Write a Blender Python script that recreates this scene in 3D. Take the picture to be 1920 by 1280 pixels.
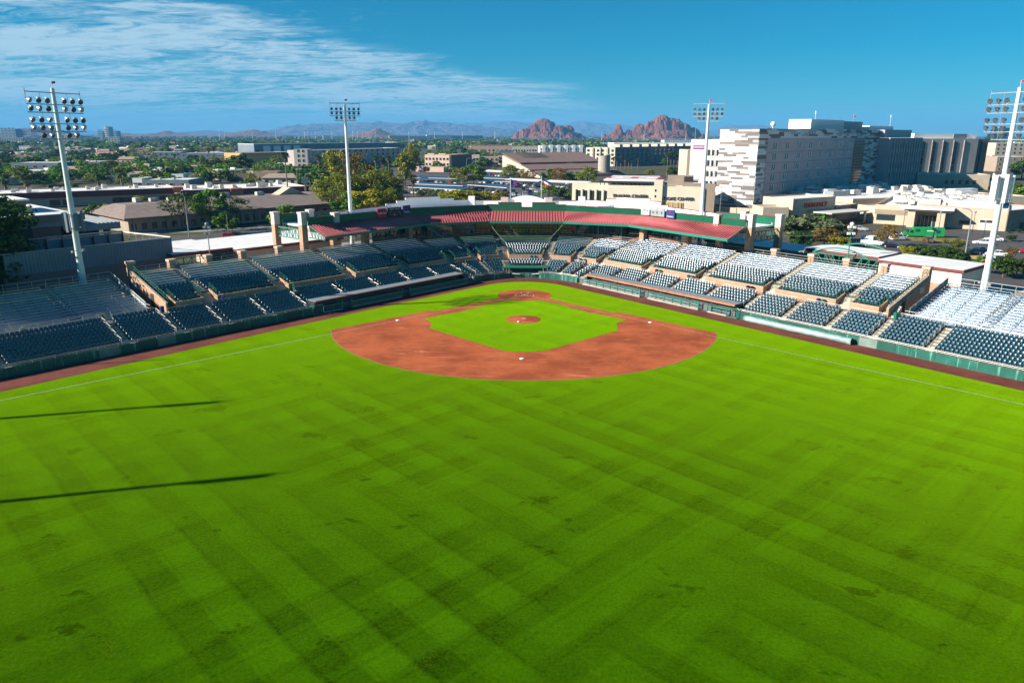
import bpy, bmesh, math, random
import numpy as np
from math import sin, cos, pi, radians, sqrt, atan2, hypot, floor
from mathutils import Vector, Matrix

for o in list(bpy.data.objects):
 bpy.data.objects.remove(o)
SC = bpy.context.scene
COL = SC.collection

# ------------------------------------------------------------------ camera
CAM = dict(loc=(0.907, -128.59, 27.634), yaw=-0.02436, pitch=0.274825, roll=0.00206, f=1378.39)
cam = bpy.data.cameras.new('camera')
cam_ob = bpy.data.objects.new('camera', cam)
COL.objects.link(cam_ob)
_F = Vector((sin(CAM['yaw']) * cos(CAM['pitch']), cos(CAM['yaw']) * cos(CAM['pitch']), -sin(CAM['pitch'])))
_R = Vector((cos(CAM['yaw']), -sin(CAM['yaw']), 0))
_U = _R.cross(_F)
_R2 = _R * cos(CAM['roll']) + _U * sin(CAM['roll'])
_U2 = _U * cos(CAM['roll']) - _R * sin(CAM['roll'])
cam_ob.matrix_world = Matrix((( _R2.x, _U2.x, -_F.x, CAM['loc'][0]), (_R2.y, _U2.y, -_F.y, CAM['loc'][1]),
       (_R2.z, _U2.z, -_F.z, CAM['loc'][2]), (0, 0, 0, 1)))
cam.sensor_width = 36.0
cam.lens = CAM['f'] / 1920 * 36
cam.clip_start = 0.5
cam.clip_end = 120000
SC.camera = cam_ob

# ------------------------------------------------------------------ light and exposure
SUN_EL = 25.5
SUN_DIR = Vector((-0.964 * cos(radians(SUN_EL)), -0.267 * cos(radians(SUN_EL)), sin(radians(SUN_EL))))
W = bpy.data.worlds.new('World')
SC.world = W
W.use_nodes = True
sun = bpy.data.lights.new('sun', 'SUN')
sun.energy = 5.0
sun.angle = radians(0.5)
sun.color = (1.0, 0.92, 0.80)
sun_ob = bpy.data.objects.new('sun', sun)
COL.objects.link(sun_ob)
sun_ob.rotation_mode = 'QUATERNION'
sun_ob.rotation_quaternion = SUN_DIR.to_track_quat('Z', 'Y')
sun_ob.location = SUN_DIR * 400
SC.view_settings.view_transform = 'Standard'
SC.view_settings.look = 'None'
SC.view_settings.gamma = 1
SC.view_settings.use_curve_mapping = False
SC.view_settings.exposure = 1.15
SC.cycles.max_bounces = 6
SC.cycles.diffuse_bounces = 3
SC.cycles.glossy_bounces = 2
SC.cycles.transmission_bounces = 3
SC.cycles.volume_bounces = 0
SC.cycles.transparent_max_bounces = 6

def world_nodes():
 nt = W.node_tree
 N, L = nt.nodes, nt.links
 N.clear()
 out = N.new('ShaderNodeOutputWorld')
 bg = N.new('ShaderNodeBackground')
 bg.inputs[1].default_value = 0.05
 L.new(bg.outputs[0], out.inputs[0])
 sky = N.new('ShaderNodeTexSky')
 sky.sky_type = 'NISHITA'
 sky.sun_disc = False
 sky.sun_elevation = radians(SUN_EL)
 sky.sun_rotation = atan2(SUN_DIR.x, SUN_DIR.y)
 sky.altitude = 380
 sky.air_density = 1.0
 sky.dust_density = 0.0
 sky.ozone_density = 2.2
 hs = N.new('ShaderNodeHueSaturation')
 hs.inputs['Hue'].default_value = 0.488
 hs.inputs['Saturation'].default_value = 1.15
 hs.inputs['Value'].default_value = 0.80
 # clean dry air: a cooler sky than the model's
 tint = N.new('ShaderNodeMixRGB')
 tint.blend_type = 'MULTIPLY'
 tint.inputs[0].default_value = 1
 tint.inputs[2].default_value = (0.22, 0.68, 0.98, 1)
 L.new(sky.outputs[0], tint.inputs[1])
 L.new(tint.outputs[0], hs.inputs['Color'])

 def m(op, a, b=None, clamp=False):
  n = N.new('ShaderNodeMath')
  n.operation = op
  n.use_clamp = clamp
  for i, v in enumerate((a, b)):
   if v is None:
    continue
   if isinstance(v, (int, float)):
    n.inputs[i].default_value = v
   else:
    L.new(v, n.inputs[i])
  return n.outputs[0]

 def ramp(x, lo, hi):
  n = N.new('ShaderNodeMapRange')
  n.interpolation_type = 'SMOOTHSTEP'
  L.new(x, n.inputs[0])
  n.inputs[1].default_value = lo
  n.inputs[2].default_value = hi
  return n.outputs[0]
 tc = N.new('ShaderNodeTexCoord')
 sep = N.new('ShaderNodeSeparateXYZ')
 L.new(tc.outputs['Generated'], sep.inputs[0])
 x, y, z = sep.outputs
 zz = m('ADD', m('MAXIMUM', z, 0.0), 0.085)
 # the cloud sheet: a plane high above, seen in perspective
 px = m('DIVIDE', x, zz)
 py = m('DIVIDE', y, zz)
 comb = N.new('ShaderNodeCombineXYZ')
 L.new(px, comb.inputs[0])
 L.new(py, comb.inputs[1])
 mp = N.new('ShaderNodeMapping')
 mp.inputs['Rotation'].default_value = (0, 0, radians(34))
 mp.inputs['Scale'].default_value = (0.85, 1.5, 1)
 L.new(comb.outputs[0], mp.inputs[0])
 n1 = N.new('ShaderNodeTexNoise')
 n1.inputs['Scale'].default_value = 0.75
 n1.inputs['Detail'].default_value = 9
 n1.inputs['Roughness'].default_value = 0.62
 n1.inputs['Distortion'].default_value = 0.6
 L.new(mp.outputs[0], n1.inputs['Vector'])
 n2 = N.new('ShaderNodeTexNoise')
 n2.inputs['Scale'].default_value = 3.4
 n2.inputs['Detail'].default_value = 10
 n2.inputs['Roughness'].default_value = 0.7
 n2.inputs['Distortion'].default_value = 1.6
 L.new(mp.outputs[0], n2.inputs['Vector'])
 # the sheet ends along a line that runs down to the right
 az = m('ARCTAN2', x, y)
 hl = m('SQRT', m('ADD', m('MULTIPLY', x, x), m('MULTIPLY', y, y)))
 el = m('ARCTAN2', z, hl)
 # edge elevation falls with azimuth: clouds lie below and left of it
 edge = m('ADD', m('MULTIPLY', az, -0.235), 0.066)
 d_edge = m('SUBTRACT', edge, el)
 wob = m('MULTIPLY', m('SUBTRACT', n1.outputs[0], 0.5), 0.10)
 m_core = ramp(m('ADD', d_edge, wob), -0.006, 0.022)
 m_right = ramp(m('MULTIPLY', az, -1.0), -0.16, 0.02)
 m_low = ramp(el, 0.004, 0.05)
 m_core = m('MULTIPLY', m_core, m_right)
 body = ramp(m('ADD', m('MULTIPLY', n1.outputs[0], 0.58), m('MULTIPLY', n2.outputs[0], 0.58)), 0.455, 0.66)
 thin = ramp(n2.outputs[0], 0.52, 0.78)
 m_left = ramp(m('MULTIPLY', az, -1.0), 0.05, 0.55)
 c_core = m('MULTIPLY', m_core, body)
 c_thin = m('MULTIPLY', m('MULTIPLY', m_left, m('MULTIPLY', thin, body)), 0.8)
 c = m('MULTIPLY', m('MAXIMUM', c_core, c_thin), ramp(y, -0.35, 0.15))
 c = m('MULTIPLY', m('MULTIPLY', c, 0.92), m('ADD', m('MULTIPLY', m_low, 0.65), 0.35), clamp=True)
 mix = N.new('ShaderNodeMixRGB')
 L.new(c, mix.inputs[0])
 L.new(hs.outputs[0], mix.inputs[1])
 mix.inputs[2].default_value = (4.6, 6.4, 7.4, 1)
 L.new(mix.outputs[0], bg.inputs[0])

world_nodes()

# ------------------------------------------------------------------ helpers
RNG = random.Random(7)
PXC = Vector(CAM['loc'])

def ray(px, py):
 return _F + _R2 * ((px - 960) / CAM['f']) - _U2 * ((py - 640) / CAM['f'])

def G(px, py, z=0.0):
 """the place at height z that the photograph shows at this pixel"""
 d = ray(px, py)
 return PXC + d * ((z - PXC.z) / d.z)

def GD(px, py, y):
 d = ray(px, py)
 return PXC + d * ((y - PXC.y) / d.y)

def to_px(p):
 d = Vector(p) - PXC
 z = d.dot(_F)
 return 960 + CAM['f'] * d.dot(_R2) / z, 640 - CAM['f'] * d.dot(_U2) / z

def ZT(p, py):
 """height above z=0 at which a plumb line through p passes pixel row py"""
 lo, hi = -50.0, 3000.0
 f2 = (Vector((p[0], p[1], 0)) - PXC)
 hi = min(hi, PXC.z + 0.98 * (f2.x * _F.x + f2.y * _F.y) / -_F.z)
 for _ in range(48):
  mid = (lo + hi) / 2
  if to_px((p[0], p[1], mid))[1] > py:
   lo = mid
  else:
   hi = mid
 return lo

class MB:
 def __init__(s):
  s.v, s.f, s.m = [], [], []

 def poly(s, pts, m=0):
  b = len(s.v)
  s.v += [tuple(p) for p in pts]
  s.f.append(tuple(range(b, b + len(pts))))
  s.m.append(m)

 def _add(s, vs, fs, m):
  b = len(s.v)
  s.v += [tuple(p) for p in vs]
  for f in fs:
   s.f.append(tuple(i + b for i in f))
   s.m.append(m)

 def hexa(s, bot, top, m=0, mt=None):
  """closed body between two rings with equal counts"""
  n = len(bot)
  vs = list(bot) + list(top)
  fs = [tuple(reversed(range(n)))]
  for i in range(n):
   j = (i + 1) % n
   fs.append((i, j, n + j, n + i))
  s._add(vs, fs, m)
  b = len(s.v) - 2 * n
  s.f.append(tuple(b + n + i for i in range(n)))
  s.m.append(m if mt is None else mt)

 def prism(s, pts, z0, z1, m=0, mt=None):
  s.hexa([(p[0], p[1], z0) for p in pts], [(p[0], p[1], z1) for p in pts], m, mt)

 def box(s, c, size, rot=0.0, m=0, mt=None):
  """box standing on c (centre of its base)"""
  a, b = size[0] / 2, size[1] / 2
  ca, sa = cos(rot), sin(rot)
  pts = [(c[0] + x * ca - y * sa, c[1] + x * sa + y * ca) for x, y in ((-a, -b), (a, -b), (a, b), (-a, b))]
  s.prism(pts, c[2], c[2] + size[2], m, mt)

 def bar(s, p, q, w, h=None, m=0, up=None):
  h = w if h is None else h
  p, q = Vector(p), Vector(q)
  d = (q - p)
  if d.length < 1e-6:
   return
  d.normalize()
  u = Vector(up) if up else Vector((0, 0, 1))
  if abs(d.dot(u)) > 0.98:
   u = Vector((1, 0, 0))
  a = d.cross(u).normalized() * (w / 2)
  b = a.cross(d).normalized() * (h / 2)
  s.hexa([p - a - b, p + a - b, p + a + b, p - a + b], [q - a - b, q + a - b, q + a + b, q - a + b], m)

 def tube(s, p, q, r0, r1=None, n=8, m=0):
  r1 = r0 if r1 is None else r1
  p, q = Vector(p), Vector(q)
  d = (q - p).normalized()
  u = Vector((0, 0, 1)) if abs(d.z) < 0.95 else Vector((1, 0, 0))
  a = d.cross(u).normalized()
  b = a.cross(d)
  c0 = [p + (a * cos(t) + b * sin(t)) * r0 for t in (2 * pi * i / n for i in range(n))]
  c1 = [q + (a * cos(t) + b * sin(t)) * r1 for t in (2 * pi * i / n for i in range(n))]
  s.hexa(c0, c1, m)

 def path(s, pts, r, n=6, m=0):
  for a, b in zip(pts[:-1], pts[1:]):
   s.tube(a, b, r, r, n, m)

 def lathe(s, c, prof, n=12, m=0, axis=None):
  """prof: list of (radius, along)"""
  ax = Vector(axis).normalized() if axis else Vector((0, 0, 1))
  u = Vector((0, 0, 1)) if abs(ax.z) < 0.95 else Vector((1, 0, 0))
  a = ax.cross(u).normalized()
  b = a.cross(ax)
  c = Vector(c)
  base = len(s.v)
  for r, h in prof:
   for i in range(n):
    t = 2 * pi * i / n
    s.v.append(tuple(c + ax * h + (a * cos(t) + b * sin(t)) * r))
  for k in range(len(prof) - 1):
   for i in range(n):
    j = (i + 1) % n
    s.f.append((base + k * n + i, base + k * n + j, base + (k + 1) * n + j, base + (k + 1) * n + i))
    s.m.append(m)

 def mesh(s, name, mats, org=(0, 0, 0), rot=0.0, smooth=False):
  me = bpy.data.meshes.new(name)
  v = np.array(s.v, dtype=float).reshape(-1, 3) - np.array(org, dtype=float)
  if rot:
   ca, sa = cos(-rot), sin(-rot)
   v[:, :2] = np.stack([v[:, 0] * ca - v[:, 1] * sa, v[:, 0] * sa + v[:, 1] * ca], -1)
  me.from_pydata(v.tolist(), [], s.f)
  if not isinstance(mats, (list, tuple)):
   mats = [mats]
  for mm in mats:
   me.materials.append(mm)
  if len(mats) > 1:
   me.polygons.foreach_set('material_index', s.m)
  if smooth:
   me.polygons.foreach_set('use_smooth', [True] * len(me.polygons))
  me.update()
  return me

def link(name, data, parent=None, loc=None, rot=None):
 o = bpy.data.objects.new(name, data)
 COL.objects.link(o)
 if parent is not None:
  o.parent = parent
 if loc is not None:
  o.location = loc
 if rot is not None:
  o.rotation_euler = (0, 0, rot)
 return o

def tag(o, label=None, cat=None, group=None, kind=None):
 if label:
  o['label'] = label
 if cat:
  o['category'] = cat
 if group:
  o['group'] = group
 if kind:
  o['kind'] = kind
 return o

def thing(name, label, cat, loc=(0, 0, 0), rot=0.0, group=None):
 o = link(name, None, None, loc, rot)
 o.empty_display_size = 0.3
 return tag(o, label, cat, group)

def root_frame(o):
 """world place and turn of a root or of a part with no move of its own"""
 while o.parent is not None:
  o = o.parent
 return o.location, o.rotation_euler[2]

def part(name, mb, mats, parent, smooth=False, kind=None, label=None):
 """a mesh built in world coordinates, hung under its thing"""
 loc, rot = root_frame(parent)
 o = link(name, mb.mesh(name, mats, loc, rot, smooth), parent)
 return tag(o, label, None, None, kind)

def solo(name, mb, mats, label, cat, org, rot=0.0, group=None, smooth=False):
 o = link(name, mb.mesh(name, mats, org, rot, smooth), None, org, rot)
 return tag(o, label, cat, group)

def structure(name, mb, mats, kind='structure', smooth=False):
 o = link(name, mb.mesh(name, mats, (0, 0, 0), 0, smooth))
 return tag(o, kind=kind)

def copy_tree(o, parent=None):
 c = o.copy()
 COL.objects.link(c)
 if parent is not None:
  c.parent = parent
 for ch in o.children:
  copy_tree(ch, c)
 return c

# ------------------------------------------------------------------ materials
def nodemat(name):
 m = bpy.data.materials.new(name)
 m.use_nodes = True
 nt = m.node_tree
 b = nt.nodes['Principled BSDF']
 return m, nt.nodes, nt.links, b

def mat(name, col, rough=0.7, metal=0.0, var=0.12, scale=1.5, bump=0.0, spec=0.4, coord='Object', streak=None, stretch=(1, 1, 1), obj_var=0.0):
 """plain surface with uneven colour: two sizes of noise, optional relief"""
 m, N, L, b = nodemat(name)
 b.inputs['Roughness'].default_value = rough
 b.inputs['Metallic'].default_value = metal
 b.inputs['Specular IOR Level'].default_value = spec
 tc = N.new('ShaderNodeTexCoord')
 mp = N.new('ShaderNodeMapping')
 mp.inputs['Scale'].default_value = stretch
 L.new(tc.outputs[coord], mp.inputs[0])
 n1 = N.new('ShaderNodeTexNoise')
 n1.inputs['Scale'].default_value = scale
 n1.inputs['Detail'].default_value = 5
 n1.inputs['Roughness'].default_value = 0.65
 L.new(mp.outputs[0], n1.inputs['Vector'])
 r = N.new('ShaderNodeValToRGB')
 d = tuple(max(0, c * (1 - var * 1.6)) for c in col)
 u = tuple(min(1, c * (1 + var * 1.3)) for c in col)
 r.color_ramp.elements[0].position = 0.3
 r.color_ramp.elements[1].position = 0.72
 r.color_ramp.elements[0].color = (*d, 1)
 r.color_ramp.elements[1].color = (*u, 1)
 L.new(n1.outputs[0], r.inputs[0])
 src = r.outputs[0]
 if streak:
  w = N.new('ShaderNodeTexNoise')
  mp2 = N.new('ShaderNodeMapping')
  mp2.inputs['Scale'].default_value = streak[1]
  L.new(tc.outputs[coord], mp2.inputs[0])
  L.new(mp2.outputs[0], w.inputs['Vector'])
  w.inputs['Scale'].default_value = 1.0
  w.inputs['Detail'].default_value = 4
  rr = N.new('ShaderNodeValToRGB')
  rr.color_ramp.elements[0].position = streak[2]
  rr.color_ramp.elements[1].position = streak[3]
  L.new(w.outputs[0], rr.inputs[0])
  mx = N.new('ShaderNodeMixRGB')
  L.new(rr.outputs[0], mx.inputs[0])
  L.new(src, mx.inputs[1])
  mx.inputs[2].default_value = (*streak[0], 1)
  src = mx.outputs[0]
 if obj_var:
  oi = N.new('ShaderNodeObjectInfo')
  mr = N.new('ShaderNodeMapRange')
  mr.inputs[3].default_value = 1 - obj_var
  mr.inputs[4].default_value = 1 + obj_var
  L.new(oi.outputs['Random'], mr.inputs[0])
  hv = N.new('ShaderNodeHueSaturation')
  L.new(mr.outputs[0], hv.inputs['Value'])
  L.new(src, hv.inputs['Color'])
  src = hv.outputs[0]
 L.new(src, b.inputs['Base Color'])
 if bump:
  bp = N.new('ShaderNodeBump')
  bp.inputs['Strength'].default_value = min(1, bump)
  bp.inputs['Distance'].default_value = 0.05
  n3 = N.new('ShaderNodeTexNoise')
  n3.inputs['Scale'].default_value = scale * 7
  n3.inputs['Detail'].default_value = 4
  L.new(mp.outputs[0], n3.inputs['Vector'])
  L.new(n3.outputs[0], bp.inputs['Height'])
  L.new(bp.outputs[0], b.inputs['Normal'])
 return m

def aluminium(name, col, aniso, rough, turn):
 """brushed planks: the grooves run along the object's own x axis"""
 m, N, L, b = nodemat(name)
 tc = N.new('ShaderNodeTexCoord')
 mp = N.new('ShaderNodeMapping')
 mp.inputs['Scale'].default_value = (0.6, 9, 9)
 L.new(tc.outputs['Object'], mp.inputs[0])
 n1 = N.new('ShaderNodeTexNoise')
 n1.inputs['Scale'].default_value = 1.2
 n1.inputs['Detail'].default_value = 5
 L.new(mp.outputs[0], n1.inputs['Vector'])
 r = N.new('ShaderNodeValToRGB')
 r.color_ramp.elements[0].color = (*[c * 0.8 for c in col], 1)
 r.color_ramp.elements[1].color = (*col, 1)
 r.color_ramp.elements[0].position = 0.35
 r.color_ramp.elements[1].position = 0.6
 L.new(n1.outputs[0], r.inputs[0])
 L.new(r.outputs[0], b.inputs['Base Color'])
 b.inputs['Metallic'].default_value = 0.95
 b.inputs['Roughness'].default_value = rough
 b.inputs['Anisotropic'].default_value = aniso
 b.inputs['Anisotropic Rotation'].default_value = turn
 cx = N.new('ShaderNodeCombineXYZ')
 cx.inputs[0].default_value = 1
 vt = N.new('ShaderNodeVectorTransform')
 vt.vector_type = 'VECTOR'
 vt.convert_from = 'OBJECT'
 vt.convert_to = 'WORLD'
 L.new(cx.outputs[0], vt.inputs[0])
 L.new(vt.outputs[0], b.inputs['Tangent'])
 return m

def glass_dark(name, col=(0.02, 0.035, 0.04), rough=0.06):
 m, N, L, b = nodemat(name)
 b.inputs['Base Color'].default_value = (*col, 1)
 b.inputs['Roughness'].default_value = rough
 b.inputs['Specular IOR Level'].default_value = 0.8
 return m

def brick(name, c1, c2, mortar, scale=1.0):
 """masonry too far away to tell its courses apart: blocks of uneven tone"""
 m, N, L, b = nodemat(name)
 tc = N.new('ShaderNodeTexCoord')
 sp = N.new('ShaderNodeSeparateXYZ')
 L.new(tc.outputs['Object'], sp.inputs[0])
 ad = N.new('ShaderNodeMath')
 L.new(sp.outputs[0], ad.inputs[0])
 L.new(sp.outputs[1], ad.inputs[1])
 cb = N.new('ShaderNodeCombineXYZ')
 L.new(ad.outputs[0], cb.inputs[0])
 L.new(sp.outputs[2], cb.inputs[1])
 t = N.new('ShaderNodeTexBrick')
 t.inputs['Color1'].default_value = (*c1, 1)
 t.inputs['Color2'].default_value = (*c2, 1)
 t.inputs['Mortar'].default_value = (*mortar, 1)
 t.inputs['Scale'].default_value = scale
 t.inputs['Brick Width'].default_value = 0.42
 t.inputs['Row Height'].default_value = 0.21
 t.inputs['Mortar Size'].default_value = 0.012
 L.new(cb.outputs[0], t.inputs['Vector'])
 n = N.new('ShaderNodeTexNoise')
 n.inputs['Scale'].default_value = 0.9
 n.inputs['Detail'].default_value = 5
 L.new(tc.outputs['Object'], n.inputs['Vector'])
 hv = N.new('ShaderNodeHueSaturation')
 mr = N.new('ShaderNodeMapRange')
 mr.inputs[3].default_value = 0.75
 mr.inputs[4].default_value = 1.25
 L.new(n.outputs[0], mr.inputs[0])
 L.new(mr.outputs[0], hv.inputs['Value'])
 L.new(t.outputs[0], hv.inputs['Color'])
 L.new(hv.outputs[0], b.inputs['Base Color'])
 b.inputs['Roughness'].default_value = 0.85
 return m

M = {}
M['concrete'] = mat('concrete', (0.36, 0.33, 0.29), 0.85, var=0.14, scale=0.7, bump=0.2)
M['step_concrete'] = mat('step_concrete', (0.46, 0.41, 0.33), 0.85, var=0.16, scale=0.9)
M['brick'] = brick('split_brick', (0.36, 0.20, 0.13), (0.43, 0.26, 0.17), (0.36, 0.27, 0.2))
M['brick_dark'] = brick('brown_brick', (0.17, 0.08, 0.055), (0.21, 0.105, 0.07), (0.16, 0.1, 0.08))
M['cap'] = mat('stone_cap', (0.5, 0.38, 0.3), 0.8)
M['pier'] = mat('pier_stucco', (0.56, 0.48, 0.44), 0.85, var=0.08)
M['seat'] = mat('green_seat_plastic', (0.003, 0.050, 0.082), 0.26, var=0.3, scale=2.2, spec=1.0, obj_var=0.1)
M['tread'] = mat('stand_floor', (0.115, 0.125, 0.135), 0.85, var=0.14, scale=0.8)
M['bench'] = aluminium('bench_aluminium', (0.62, 0.69, 0.77), 0.86, 0.28, 0.0)
M['bleach'] = aluminium('bleacher_aluminium', (0.45, 0.52, 0.6), 0.85, 0.32, 0.0)
M['rail'] = mat('galvanised_rail', (0.55, 0.54, 0.5), 0.35, metal=0.35, var=0.06)
M['green_rail'] = mat('green_rail', (0.02, 0.13, 0.085), 0.45)
M['green_metal'] = mat('green_corrugated', (0.012, 0.15, 0.085), 0.45, var=0.1, scale=0.5)
M['green_steel'] = mat('green_steel', (0.015, 0.2, 0.145), 0.45, var=0.08)
M['roof_red'] = mat('red_roof_metal', (0.42, 0.105, 0.11), 0.5, var=0.08, scale=0.35, spec=0.5)
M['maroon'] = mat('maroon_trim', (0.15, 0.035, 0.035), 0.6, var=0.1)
M['pad'] = mat('green_wall_pad', (0.010, 0.11, 0.083), 0.5, var=0.2, scale=0.6, streak=((0.13, 0.36, 0.3), (2.2, 2.2, 0.25), 0.56, 0.74))
M['pad_dark'] = mat('dark_green_wall_pad', (0.008, 0.075, 0.058), 0.5, var=0.15, scale=0.6)
M['pad_grey'] = mat('grey_wall_pad', (0.17, 0.23, 0.21), 0.55, var=0.15, scale=1.0)
M['white'] = mat('white_paint', (0.8, 0.8, 0.79), 0.6, var=0.04)
M['white_roof'] = mat('white_roof_sheet', (0.74, 0.74, 0.73), 0.7, var=0.07, scale=0.35, streak=((0.5, 0.49, 0.46), (0.15, 0.8, 1), 0.55, 0.8))
M['chalk'] = mat('chalk_line', (0.5, 0.48, 0.44), 0.9, var=0.25, scale=1.5)
M['glass'] = glass_dark('dark_glass')
M['glass_teal'] = glass_dark('teal_glass', (0.02, 0.09, 0.095))
M['steel_white'] = mat('pole_steel', (0.66, 0.68, 0.7), 0.4, metal=0.1, var=0.05, scale=0.4)
M['dark'] = mat('dark_metal', (0.025, 0.028, 0.03), 0.6)
M['grey_metal'] = mat('grey_metal', (0.27, 0.3, 0.32), 0.5, metal=0.2, var=0.1)
M['hood'] = mat('lamp_hood_metal', (0.3, 0.32, 0.34), 0.35, metal=0.5, var=0.1)
M['lens'] = glass_dark('lamp_lens', (0.08, 0.09, 0.1), 0.1)
M['asphalt'] = mat('asphalt', (0.075, 0.07, 0.07), 0.9, var=0.2, scale=0.12, bump=0.2)
M['pavement'] = mat('pavement', (0.33, 0.30, 0.27), 0.9, var=0.12, scale=0.2)
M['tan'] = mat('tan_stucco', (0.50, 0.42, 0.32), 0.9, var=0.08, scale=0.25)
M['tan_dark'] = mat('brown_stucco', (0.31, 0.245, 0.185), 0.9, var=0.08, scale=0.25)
M['ochre'] = mat('ochre_stucco', (0.5, 0.34, 0.16), 0.9, var=0.08, scale=0.25)
M['cream'] = mat('cream_stucco', (0.68, 0.61, 0.48), 0.9, var=0.06, scale=0.25)
M['offwhite'] = mat('offwhite_panel', (0.56, 0.52, 0.46), 0.8, var=0.05, scale=0.25)
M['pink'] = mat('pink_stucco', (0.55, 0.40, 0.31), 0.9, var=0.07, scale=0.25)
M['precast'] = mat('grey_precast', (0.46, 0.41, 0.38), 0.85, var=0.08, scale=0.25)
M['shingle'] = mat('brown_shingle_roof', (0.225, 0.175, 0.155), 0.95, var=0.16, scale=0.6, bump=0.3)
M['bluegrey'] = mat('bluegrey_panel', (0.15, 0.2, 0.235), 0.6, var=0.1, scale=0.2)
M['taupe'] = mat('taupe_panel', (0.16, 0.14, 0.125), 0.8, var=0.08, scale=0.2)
M['brown_roof'] = mat('brown_ribbed_roof', (0.155, 0.105, 0.095), 0.75, var=0.1, scale=0.2)
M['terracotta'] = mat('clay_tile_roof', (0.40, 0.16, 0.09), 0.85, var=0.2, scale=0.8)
M['solar'] = mat('solar_panel', (0.035, 0.05, 0.085), 0.18, var=0.15, scale=0.3, spec=0.8)
M['bark'] = mat('bark', (0.115, 0.085, 0.062), 0.95, var=0.3, scale=3)
M['palm_bark'] = mat('palm_bark', (0.17, 0.125, 0.09), 0.95, var=0.25, scale=3)

def grass_mat(name, c_lo, c_hi, stripes=True, amp=0.20):
 m, N, L, b = nodemat(name)
 b.inputs['Roughness'].default_value = 0.75
 b.inputs['Specular IOR Level'].default_value = 0.0
 b.inputs['Sheen Weight'].default_value = 1.0
 b.inputs['Sheen Roughness'].default_value = 0.3
 b.inputs['Sheen Tint'].default_value = (0.55, 1.0, 0.0, 1)
 tc = N.new('ShaderNodeTexCoord')

 def math_(op, a, c=None, clamp=False):
  n = N.new('ShaderNodeMath')
  n.operation = op
  n.use_clamp = clamp
  for i, v in enumerate((a, c)):
   if v is None:
    continue
   if isinstance(v, (int, float)):
    n.inputs[i].default_value = v
   else:
    L.new(v, n.inputs[i])
  return n.outputs[0]

 def noise(scale, detail=4, stretch=None, rough=0.6, rotz=0):
  n = N.new('ShaderNodeTexNoise')
  n.inputs['Scale'].default_value = scale
  n.inputs['Detail'].default_value = detail
  n.inputs['Roughness'].default_value = rough
  if stretch or rotz:
   mp = N.new('ShaderNodeMapping')
   mp.inputs['Rotation'].default_value = (0, 0, rotz)
   mp.inputs['Scale'].default_value = stretch or (1, 1, 1)
   L.new(tc.outputs['Object'], mp.inputs[0])
   L.new(mp.outputs[0], n.inputs['Vector'])
  else:
   L.new(tc.outputs['Object'], n.inputs['Vector'])
  return n.outputs[0]

 def sst(x, lo, hi):
  n = N.new('ShaderNodeMapRange')
  n.interpolation_type = 'SMOOTHSTEP'
  L.new(x, n.inputs[0])
  n.inputs[1].default_value = lo
  n.inputs[2].default_value = hi
  return n.outputs[0]
 sep = N.new('ShaderNodeSeparateXYZ')
 L.new(tc.outputs['Object'], sep.inputs[0])
 x, y, z = sep.outputs
 warp = math_('ADD', math_('MULTIPLY', math_('SUBTRACT', noise(0.05, 3), 0.5), 1.1), math_('MULTIPLY', math_('SUBTRACT', noise(0.8, 3), 0.5), 0.3))
 u = math_('ADD', math_('MULTIPLY', math_('ADD', x, y), 0.7071), warp)
 v = math_('ADD', math_('MULTIPLY', math_('SUBTRACT', x, y), 0.7071), warp)
 val = None
 if stripes:
  su = sst(math_('SINE', math_('MULTIPLY', u, 2 * pi / 4.3)), -0.3, 0.3)
  sv = sst(math_('SINE', math_('MULTIPLY', v, 2 * pi / 4.7)), -0.3, 0.3)
  # narrow wheel lines between the mown lanes
  wu = sst(math_('SINE', math_('MULTIPLY', v, 2 * pi / 2.35)), 0.90, 1.0)
  wv = sst(math_('SINE', math_('ADD', math_('MULTIPLY', u, 2 * pi / 2.15), 0.7)), 0.90, 1.0)
  fade_u = sst(noise(0.06, 4, (1, 1, 1)), 0.36, 0.62)
  fade_v = sst(noise(0.075, 4, (1, 1, 1), rotz=1.0), 0.36, 0.62)
  a = math_('MULTIPLY', math_('MULTIPLY', math_('SUBTRACT', su, 0.5), amp * 1.5), fade_u)
  c = math_('MULTIPLY', math_('MULTIPLY', math_('SUBTRACT', sv, 0.5), amp * 1.15), fade_v)
  w = math_('MULTIPLY', math_('ADD', math_('MULTIPLY', wu, fade_v), math_('MULTIPLY', wv, fade_u)), -0.13)
  val = math_('ADD', math_('ADD', a, c), w)
 big = math_('MULTIPLY', math_('SUBTRACT', noise(0.045, 4), 0.5), 0.55)
 mid = math_('MULTIPLY', math_('SUBTRACT', noise(0.5, 5, rough=0.7), 0.5), 0.42)
 fine = math_('MULTIPLY', math_('SUBTRACT', noise(4.5, 5, rough=0.85), 0.5), 1.7)
 drag = math_('MULTIPLY', math_('SUBTRACT', noise(1.0, 3, (0.16, 2.6, 1), rotz=radians(45)), 0.5), 0.22)
 s = math_('ADD', math_('ADD', big, mid), math_('ADD', fine, drag))
 if val is not None:
  s = math_('ADD', s, val)
 # wet dark patches
 blot = math_('MAXIMUM', sst(noise(0.17, 5, (1, 1.5, 1), rough=0.66), 0.605, 0.66), math_('MULTIPLY', sst(noise(0.4, 4, (1, 1.6, 1), rough=0.7), 0.66, 0.72), 0.8))
 s = math_('SUBTRACT', s, math_('MULTIPLY', blot, 0.46))
 f = math_('ADD', s, 0.5, clamp=True)
 mix = N.new('ShaderNodeMixRGB')
 L.new(f, mix.inputs[0])
 mix.inputs[1].default_value = (*c_lo, 1)
 mix.inputs[2].default_value = (*c_hi, 1)
 # dry straw flecks
 dry = math_('MULTIPLY', sst(noise(0.28, 4), 0.60, 0.75), sst(noise(9.0, 3), 0.50, 0.68))
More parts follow.
